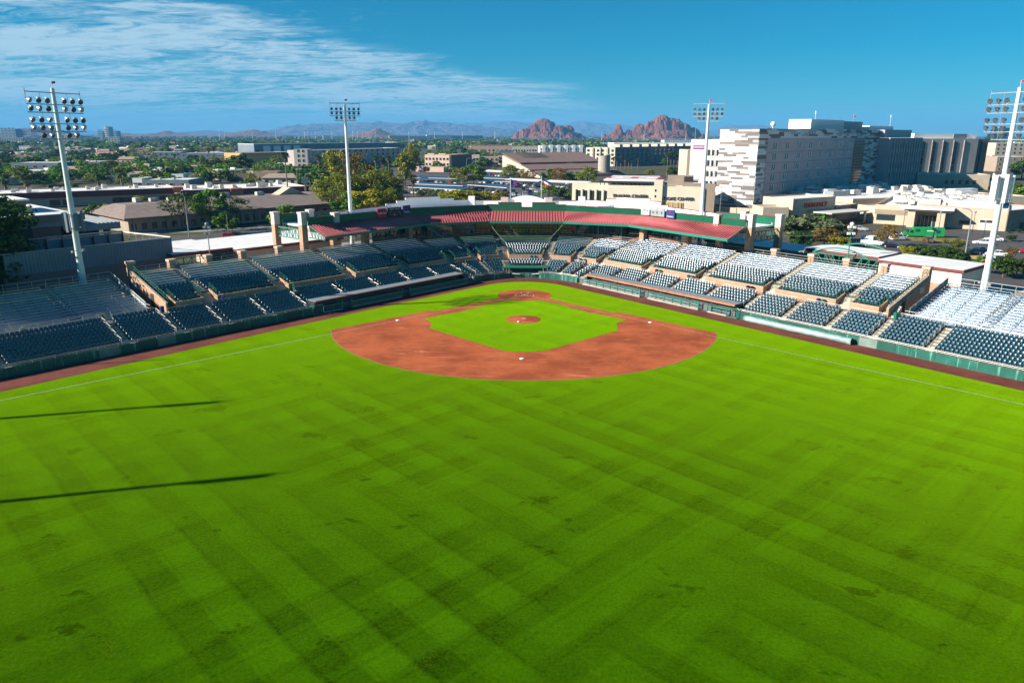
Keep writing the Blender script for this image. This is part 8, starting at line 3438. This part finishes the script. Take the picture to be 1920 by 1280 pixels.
# sign of a round logo board high on its pole by the mall
p = G(574, 378)
t = thing('pole_sign', 'tall pole sign with a round pale board at the road junction', 'sign', (p.x, p.y, 0))
mb = MB()
mb.tube((p.x, p.y, 0), (p.x, p.y, 8.5), .25)
part('post', mb, M['taupe'], t)
mb = MB()
mb.lathe((p.x, p.y, 8.6), [(0, -.3), (1.5, -.3), (1.5, .3), (0, .3)], 16, 0, axis=(-.3, 1, 0))
part('board', mb, M['offwhite'], t)
p = G(752, 371)
t = thing('sign_gantry', 'white sign frame with a green street name board left of the hedge', 'sign', (p.x, p.y, 0))
mb = MB()
mb.tube((p.x, p.y, 0), (p.x, p.y, 6.0), .14)
mb.bar((p.x - 6, p.y, 5.5), (p.x + .1, p.y, 5.5), .12)
part('frame', mb, M['offwhite'], t)
mb = MB()
mb.box((p.x - 1.6, p.y - .15, 4.6), (2.4, .08, .8))
part('name_board', mb, M['green_metal'], t)
# thin pole whose shadow lies on the track at the left
q = G(335, 672, 0)
h = 24
bx = q - Vector((-SUN_DIR.x, -SUN_DIR.y, 0)).normalized() * (h / math.tan(radians(SUN_EL)))
mb = MB()
mb.tube((bx.x, bx.y, 0), (bx.x, bx.y, h), .22, .12)
solo('thin_pole', mb, M['steel_white'], 'slim pole beyond the shaded bleachers outside the picture', 'pole', (bx.x, bx.y, 0))  # unseen slim pole, inferred from its shadow
# tall trees beyond the left edge that shade the bleachers
for i, (x, y, h) in enumerate(((-91, -26, 22), (-94, -36, 20), (-96, -46, 15), (-89, -15, 20), (-103, -42, 20), (-101, -30, 23), (-99, -20, 22), (-110, -52, 16))):
 tree('big', (x, y), h, 'tall dark tree beyond the shaded bleachers outside the left edge', 'tall dark trees beyond the left edge', 1.15)

# ------------------------------------------------------------------ the green belt and houses far off
def far_belt():
 r = np.random.RandomState(3)
 # one low tree: a lumpy crown of small leaf faces
 def small(seed, n=46):
  q = np.random.RandomState(seed)
  d = q.normal(size=(n, 3))
  d /= np.linalg.norm(d, axis=1)[:, None]
  pos = d * q.uniform(.55, 1.05, (n, 1)) * np.array([1, 1, .8]) + np.array([0, 0, 1.05])
  pos = pos[pos[:, 2] > .25]
  n = len(pos)
  nr = d[:n] + q.normal(size=(n, 3)) * .4
  nr /= np.linalg.norm(nr, axis=1)[:, None]
  t = np.cross(nr, q.normal(size=(n, 3)))
  t /= np.linalg.norm(t, axis=1)[:, None]
  b = np.cross(nr, t)
  s = .34 * q.uniform(.6, 1.3, (n, 1))
  return np.stack([pos - t * s - b * s, pos + t * s - b * s * .8, pos + t * s * .8 + b * s, pos - t * s + b * s * .9], 1).reshape(-1, 3)
 kinds = [small(i) for i in range(5)]
 for nm, lf, cnt, sd in (('far_trees_dark', 'leaf_dark', 2600, 1), ('far_trees_green', 'leaf_green', 1700, 2), ('far_trees_olive', 'leaf_olive', 1500, 3)):
  q = np.random.RandomState(sd)
  V = []
  for i in range(cnt):
   # even on the picture rather than on the ground, so that the belt closes towards the horizon
   px = q.uniform(-60, 1980)
   py = 254.2 + 26 * q.uniform(0, 1) ** 1.7
   p = G(px, py)
   h = q.uniform(3.0, 5.6)
   k = kinds[q.randint(5)]
   a = q.uniform(0, 6.28)
   R_ = np.array([[cos(a), -sin(a), 0], [sin(a), cos(a), 0], [0, 0, 1]])
   V.append((k * h * np.array([1.25, 1.25, 1])) @ R_.T + np.array([p.x, p.y, 0]))
  V = np.concatenate(V)
  n = len(V) // 4
  me = bpy.data.meshes.new(nm)
  me.vertices.add(len(V))
  me.vertices.foreach_set('co', V.ravel())
  me.loops.add(len(V))
  me.loops.foreach_set('vertex_index', np.arange(len(V)))
  me.polygons.add(n)
  me.polygons.foreach_set('loop_start', np.arange(n) * 4)
  me.materials.append(M[lf])
  me.update(calc_edges=True)
  tag(link(nm, me), kind='stuff')

far_belt()
HM = {}

def house_mesh(k):
 if k not in HM:
  r = random.Random(k)
  mb = MB()
  w, d, h = r.uniform(14, 26), r.uniform(10, 16), r.uniform(3.6, 7.5)
  mb.box((0, 0, 0), (w, d, h - .4), 0, 0)
  if k % 3 == 0:
   mb.hexa([(-w / 2 - .5, -d / 2 - .5, h - .39), (w / 2 + .5, -d / 2 - .5, h - .39), (w / 2 + .5, d / 2 + .5, h - .39), (-w / 2 - .5, d / 2 + .5, h - .39)],
     [(-w / 2 + 3, -.2, h + 1.8), (w / 2 - 3, -.2, h + 1.8), (w / 2 - 3, .2, h + 1.8), (-w / 2 + 3, .2, h + 1.8)], 1)
  else:
   mb.box((0, 0, h - .39), (w + .6, d + .6, .5), 0, 1)
   mb.box((w * .2, 1, h + .12), (3, 2, 1.2), 0, 1)
  for i in range(4):
   mb.box((-w * .36 + i * w * .24, -d / 2 - .02, 1.0), (1.6, .08, 1.5), 0, 2)
  walls = ['cream', 'pink', 'offwhite', 'tan', 'white', 'taupe'][k % 6]
  roofs = ['terracotta', 'white_roof', 'white_roof', 'tan_dark', 'white_roof', 'bluegrey'][k % 6]
  HM[k] = mb.mesh('far_house', [M[walls], M[roofs], M['glass']])
 return HM[k]

RH = random.Random(9)
HZ = [((-20, 560), (290, 346), 46, 'small low house with a pale roof between the left trees', 'low houses between the left trees'),
 ((-20, 480), (271, 300), 70, 'small flat roofed house in the green belt at the left', 'houses in the left green belt'),
 ((480, 960), (258, 284), 70, 'small house in the tree belt under the blue mountains', 'houses under the blue mountains'),
 ((960, 1310), (257, 273), 60, 'small pale house in the tree belt below the red rocks', 'houses below the red rocks')]
for (x0, x1), (y0, y1), n, lab, grp in HZ:
 for i in range(n):
  p = G(RH.uniform(x0, x1), y0 + (y1 - y0) * RH.random() ** 1.4)
  o = link('far_house', house_mesh(RH.randrange(12)), None, (p.x, p.y, -.05), RH.choice((0, .1, -.15, pi / 2)))
  tag(o, lab, 'house', grp)
# slim masts that stand up out of the belt
for i, (px, yb, yt) in enumerate(((412, 262, 243), (422, 262, 246), (474, 262, 247), (518, 262, 246), (572, 262, 247), (578, 262, 246), (585, 262, 247), (592, 262, 247), (623, 262, 246), (662, 262, 246), (671, 262, 246), (681, 262, 247), (687, 262, 247), (704, 262, 247), (767, 262, 247), (815, 263, 247), (867, 263, 247), (928, 263, 247), (979, 262, 247), (1050, 262, 247), (1128, 262, 247), (1207, 263, 246), (1285, 264, 246), (1303, 262, 240))):
 p = G(px, yb + 2)
 mb = MB()
 h = ZT(p, yt)
 mb.tube((0, 0, 0), (0, 0, h), .8, .45, 6)
 for z in (.8, .88, .96):
  mb.bar((-3, 0, h * z), (3, 0, h * z), .35)
 solo('power_pylon', mb, M['steel_white'], 'slim pale power mast standing out of the far tree belt', 'pylon', (0, 0, 0), 0, 'power masts of the far belt').location = (p.x, p.y, 0)

# ------------------------------------------------------------------ mountains
def fbm(x, y, seed, octv=6, ridged=True, gain=.5):
 r = np.random.RandomState(seed)
 out = np.zeros_like(x)
 amp, fr = 1.0, 1.0
 for o in range(octv):
  n = 64
  gr = r.uniform(0, 1, (n, n))
  u, v = x * fr + r.uniform(0, 50), y * fr + r.uniform(0, 50)
  i, j = np.floor(u).astype(int), np.floor(v).astype(int)
  a, b = u - i, v - j
  a, b = a * a * (3 - 2 * a), b * b * (3 - 2 * b)
  i0, i1, j0, j1 = i % n, (i + 1) % n, j % n, (j + 1) % n
  s = gr[i0, j0] * (1 - a) * (1 - b) + gr[i1, j0] * a * (1 - b) + gr[i0, j1] * (1 - a) * b + gr[i1, j1] * a * b
  if ridged:
   s = 1 - np.abs(2 * s - 1)
   s = s * s
  out += amp * s
  amp *= gain
  fr *= 2.05
 return out / sum(gain ** o for o in range(octv))

def rock_mat(name, c1, c2, c3, slope, scale):
 m, N, L, b = nodemat(name)
 b.inputs['Roughness'].default_value = 0.95
 b.inputs['Specular IOR Level'].default_value = 0.1
 tc = N.new('ShaderNodeTexCoord')
 geo = N.new('ShaderNodeNewGeometry')
 n = N.new('ShaderNodeTexNoise')
 n.inputs['Scale'].default_value = scale
 n.inputs['Detail'].default_value = 8
 n.inputs['Roughness'].default_value = .68
 L.new(tc.outputs['Object'], n.inputs['Vector'])
 r = N.new('ShaderNodeValToRGB')
 r.color_ramp.elements[0].position, r.color_ramp.elements[0].color = .35, (*c1, 1)
 r.color_ramp.elements[1].position, r.color_ramp.elements[1].color = .65, (*c2, 1)
 L.new(n.outputs[0], r.inputs[0])
 sp = N.new('ShaderNodeSeparateXYZ')
 L.new(geo.outputs['Normal'], sp.inputs[0])
 mr = N.new('ShaderNodeMapRange')
 mr.inputs[1].default_value = slope[0]
 mr.inputs[2].default_value = slope[1]
 L.new(sp.outputs[2], mr.inputs[0])
 mx = N.new('ShaderNodeMixRGB')
 L.new(mr.outputs[0], mx.inputs[0])
 L.new(r.outputs[0], mx.inputs[1])
 mx.inputs[2].default_value = (*c3, 1)
 L.new(mx.outputs[0], b.inputs['Base Color'])
 bp = N.new('ShaderNodeBump')
 bp.inputs['Strength'].default_value = .8
 bp.inputs['Distance'].default_value = 1.5 / scale * .12
 n2 = N.new('ShaderNodeTexNoise')
 n2.inputs['Scale'].default_value = scale * 5
 n2.inputs['Detail'].default_value = 6
 L.new(tc.outputs['Object'], n2.inputs['Vector'])
 L.new(n2.outputs[0], bp.inputs['Height'])
 L.new(bp.outputs[0], b.inputs['Normal'])
 return m

M['red_rock'] = rock_mat('red_rock', (0.12, 0.045, 0.030), (0.24, 0.095, 0.062), (0.20, 0.105, 0.07), (.75, .97), .012)
M['range_rock'] = rock_mat('range_rock', (0.018, 0.03, 0.04), (0.12, 0.095, 0.12), (0.12, 0.105, 0.125), (.7, .98), .0012)  # bluish rock: part of the distance haze is put into these colours

def grid_mesh(name, X, Y, Z, m, smooth=True, cat=None):
 ny, nx = X.shape
 V = np.stack([X, Y, Z], -1).reshape(-1, 3)
 idx = np.arange(nx * ny).reshape(ny, nx)
 F = np.stack([idx[:-1, :-1], idx[:-1, 1:], idx[1:, 1:], idx[1:, :-1]], -1).reshape(-1, 4)
 me = bpy.data.meshes.new(name)
 me.vertices.add(len(V))
 me.vertices.foreach_set('co', V.ravel())
 me.loops.add(F.size)
 me.loops.foreach_set('vertex_index', F.ravel())
 me.polygons.add(len(F))
 me.polygons.foreach_set('loop_start', np.arange(len(F)) * 4)
 me.polygons.foreach_set('use_smooth', np.full(len(F), smooth))
 me.materials.append(M[m])
 me.update(calc_edges=True)
 return tag(link(name, me), kind='structure')

def skyline_range(name, D, depth, prof, seed, m, nx=420, ny=60, rough=.62, fr=11.0):
 """a mountain range whose crest stands at distance D with the given skyline (picture column, row)"""
 px = np.array([p[0] for p in prof], float)
 rows = np.array([p[1] for p in prof], float)
 u = np.linspace(px[0], px[-1], nx)
 zc = []
 xs, ys = [], []
 for x in u:
  row = np.interp(x, px, rows)
  p = GD(x, row, D)
  zc.append(max(0, p.z))
  xs.append(p.x)
 zc = np.array(zc)
 xs = np.array(xs)
 v = np.linspace(-1, .5, ny)
 X = np.repeat(xs[None], ny, 0)
 Y = D + v[:, None] * depth + 0 * X
 f = np.where(v[:, None] < 0, 1 + v[:, None], 1 - v[:, None] * 1.6)
 n = fbm(X / depth * fr * .35, Y / depth * fr * .35, seed)
 n2 = fbm(X / depth * fr, Y / depth * fr * .6, seed + 5)
 body = np.clip(f, 0, 1) ** 1.15
 Z = zc[None] * body * (1 - rough * (1 - np.clip(f, 0, 1)) + rough * 1.5 * (n - .45) * (1 - np.clip(f, 0, 1) ** 3)) + zc[None] * rough * .35 * (n2 - .4) * np.clip(f * 3, 0, 1)
 Z = np.maximum(Z, -2) - .5
 return grid_mesh(name, X, Y, Z, m)

skyline_range('blue_mountains', 12500, 3000, [(280, 253), (330, 250), (370, 246), (392, 244.5), (412, 246), (440, 250), (470, 250.5), (500, 247.5), (515, 247), (530, 241.5), (550, 236), (562, 233.6), (575, 235), (590, 232), (625, 230.5), (660, 231), (690, 229.5), (720, 228.5), (745, 231), (775, 228.5), (800, 226.6), (830, 229.5), (860, 233), (895, 236), (925, 238.5), (950, 242), (975, 246), (1010, 250), (1040, 253)], 11, 'range_rock')
skyline_range('far_mountains', 17500, 3200, [(60, 251), (110, 246.5), (150, 243.5), (190, 248), (240, 252), (700, 250), (800, 240), (840, 231), (860, 233), (880, 231.5), (910, 230), (935, 228.5), (955, 227), (980, 230), (1010, 233), (1050, 234), (1090, 229), (1094, 227), (1105, 230), (1125, 231.5), (1140, 233), (1152, 231.5), (1170, 234), (1200, 240), (1330, 246), (1345, 242), (1352, 238), (1366, 235), (1380, 236.5), (1400, 235.5), (1418, 233.5), (1430, 236), (1470, 244), (1540, 250), (1600, 253)], 4, 'range_rock', fr=12)
skyline_range('left_hill', 4200, 500, [(-40, 254), (20, 252), (33, 247), (45, 240.5), (60, 239), (78, 237), (95, 239.5), (110, 243), (122, 247), (130, 250.5), (150, 254)], 8, 'range_rock', 120, 40)
skyline_range('low_hills', 6500, 700, [(195, 254), (215, 251.5), (230, 249), (240, 249.5), (258, 252.5), (290, 252), (300, 249.5), (311, 246), (320, 246), (330, 250), (342, 249.5), (356, 252), (420, 253), (428, 249.5), (440, 249), (452, 246), (462, 244.5), (470, 243.5), (477, 243), (487, 245), (496, 246), (505, 249), (520, 252.5), (540, 254)], 9, 'red_rock', 260, 40, .5, 14)
skyline_range('small_hill', 5200, 420, [(655, 254), (668, 251), (680, 248.5), (690, 248), (700, 243), (706, 240.5), (712, 241.5), (722, 246), (732, 251), (742, 254)], 14, 'red_rock', 110, 40, .3, 6)

def butte(name, D, domes, x0, x1, seed):
 """red sandstone knobs: steep rounded domes on a dusty apron"""
 c0, c1 = GD(x0, 255, D), GD(x1, 255, D)
 W_ = c1.x - c0.x
 nx, ny = 300, 110
 gx = np.linspace(0, 1, nx)
 dep = 330.0
 gy = np.linspace(-1, 1, ny)
 X, Y = np.meshgrid(c0.x + W_ * gx, D + dep * gy)
 mpp = W_ / (x1 - x0)
 wx = (fbm(X / 55, Y / 55, seed, 4, False) - .5) * 30
 wy = (fbm(X / 55, Y / 55, seed + 1, 4, False) - .5) * 30
 Z = np.zeros_like(X)
 for (px, top, hw, yo, pw) in domes:
  cx = c0.x + (px - x0) * mpp
  h = (255 - top) * mpp
  rx = hw * mpp * 1.22
  ry = max(rx * .95, 30)
  d = np.sqrt(((X + wx - cx) / rx) ** 2 + ((Y + wy - D - yo) / ry) ** 2)
  s = np.clip(1 - d ** (pw * .85), 0, None) ** .72
  Z = np.maximum(Z, h * s)
 big = Z.max()
 crack = fbm(X / 60, Y / 60, seed + 2, 5)
 holes = fbm(X / 22, Y / 22, seed + 3, 4, False)
 k = np.clip(Z / (big * .3), 0, 1)
 Z = Z - k * (np.clip(crack - .42, 0, 1) * 40) - k * np.clip(.42 - holes, 0, 1) * 46 + k * (fbm(X / 9, Y / 9, seed + 7, 3) - .5) * 4
 e = np.sqrt(((gx[None] - .5) / .5) ** 2 + (gy[:, None] / 1.0) ** 2)
 apron = 15 * np.clip(1 - e, 0, 1) ** .8 + 3.5 * (fbm(X / 30, Y / 30, seed + 4, 4) - .4) * np.clip((1 - e) * 4, 0, 1)
 Z = np.maximum(Z, apron) - .6
 return grid_mesh(name, X, Y, Z, 'red_rock', False)

butte('red_butte', 3900, [(1019, 217, 24, 0, 2.6), (1003, 226, 18, -20, 2.4), (985, 234, 16, -25, 2.4), (972, 241, 10, -30, 2.4), (1036, 222, 14, 10, 2.4), (1047, 229, 20, -10, 2.6), (1066, 229, 14, 30, 2.8), (1060, 240, 18, -40, 2.2), (1078, 238, 14, 10, 2.6), (1088, 245, 10, 0, 2.4), (1020, 240, 30, -60, 2.2), (1030, 238, 14, -75, 2.4)], 950, 1105, 31)
butte('red_butte', 3700, [(1238, 209.5, 26, 0, 3.0), (1262, 214, 24, 10, 3.0), (1218, 219, 14, -5, 2.6), (1198, 225, 16, 5, 2.6), (1185, 234, 16, 0, 2.4), (1161, 226, 9, 0, 3.4), (1152, 238, 13, -10, 2.6), (1168, 238, 14, 5, 2.4), (1138, 243, 9, -10, 2.4), (1283, 224, 16, 0, 2.8), (1300, 232, 16, 10, 2.6), (1312, 241, 14, 0, 2.4), (1244, 236, 34, -70, 2.4), (1270, 236, 22, -55, 2.4), (1215, 240, 18, -60, 2.2), (1325, 249, 12, 0, 2.2)], 1118, 1350, 47)

# ------------------------------------------------------------------ an airliner low over the hills
p = GD(741, 183.5, 5200)
t = thing('airliner', 'tiny dark airliner in the sky above the blue mountains', 'airplane', p, 0)
mb = MB()
mb.lathe(p, [(0, -19), (1.2, -17), (1.9, -12), (1.9, 9), (1.0, 16), (.3, 19)], 10, 0, axis=(1, .25, -.03))
part('fuselage', mb, M['grey_metal'], t)
mb = MB()
for s in (-1, 1):
 mb.hexa([p + Vector(v) for v in ((-3, 0, -.8), (3.5, 0, -.8), (-3.5, s * 17, .4), (-6, s * 17, .4))], [p + Vector(v) for v in ((-3, 0, -.2), (3.5, 0, -.2), (-3.5, s * 17, .7), (-6, s * 17, .7))])
part('wing', mb, M['grey_metal'], t)
mb = MB()
mb.hexa([p + Vector(v) for v in ((14, -.2, 1), (18.5, -.2, 1), (18.5, .2, 1), (14, .2, 1))], [p + Vector(v) for v in ((17.5, -.15, 7), (20, -.15, 7), (20, .15, 7), (17.5, .15, 7))])
part('tail_fin', mb, M['grey_metal'], t)

# ------------------------------------------------------------------ air
mb = MB()
mb.prism([(-17000, -900), (17000, -900), (17000, 20500), (-17000, 20500)], -3.0, 470.0)
hz_m = bpy.data.materials.new('haze')
hz_m.use_nodes = True
nt = hz_m.node_tree
nt.nodes.clear()
o_ = nt.nodes.new('ShaderNodeOutputMaterial')
pv = nt.nodes.new('ShaderNodeVolumePrincipled')
pv.inputs['Color'].default_value = (0.16, 0.52, 0.98, 1)
pv.inputs['Density'].default_value = 0.000078
pv.inputs['Anisotropy'].default_value = 0.0
nt.links.new(pv.outputs[0], o_.inputs['Volume'])
tag(link('haze', mb.mesh('haze', hz_m)), kind='stuff')
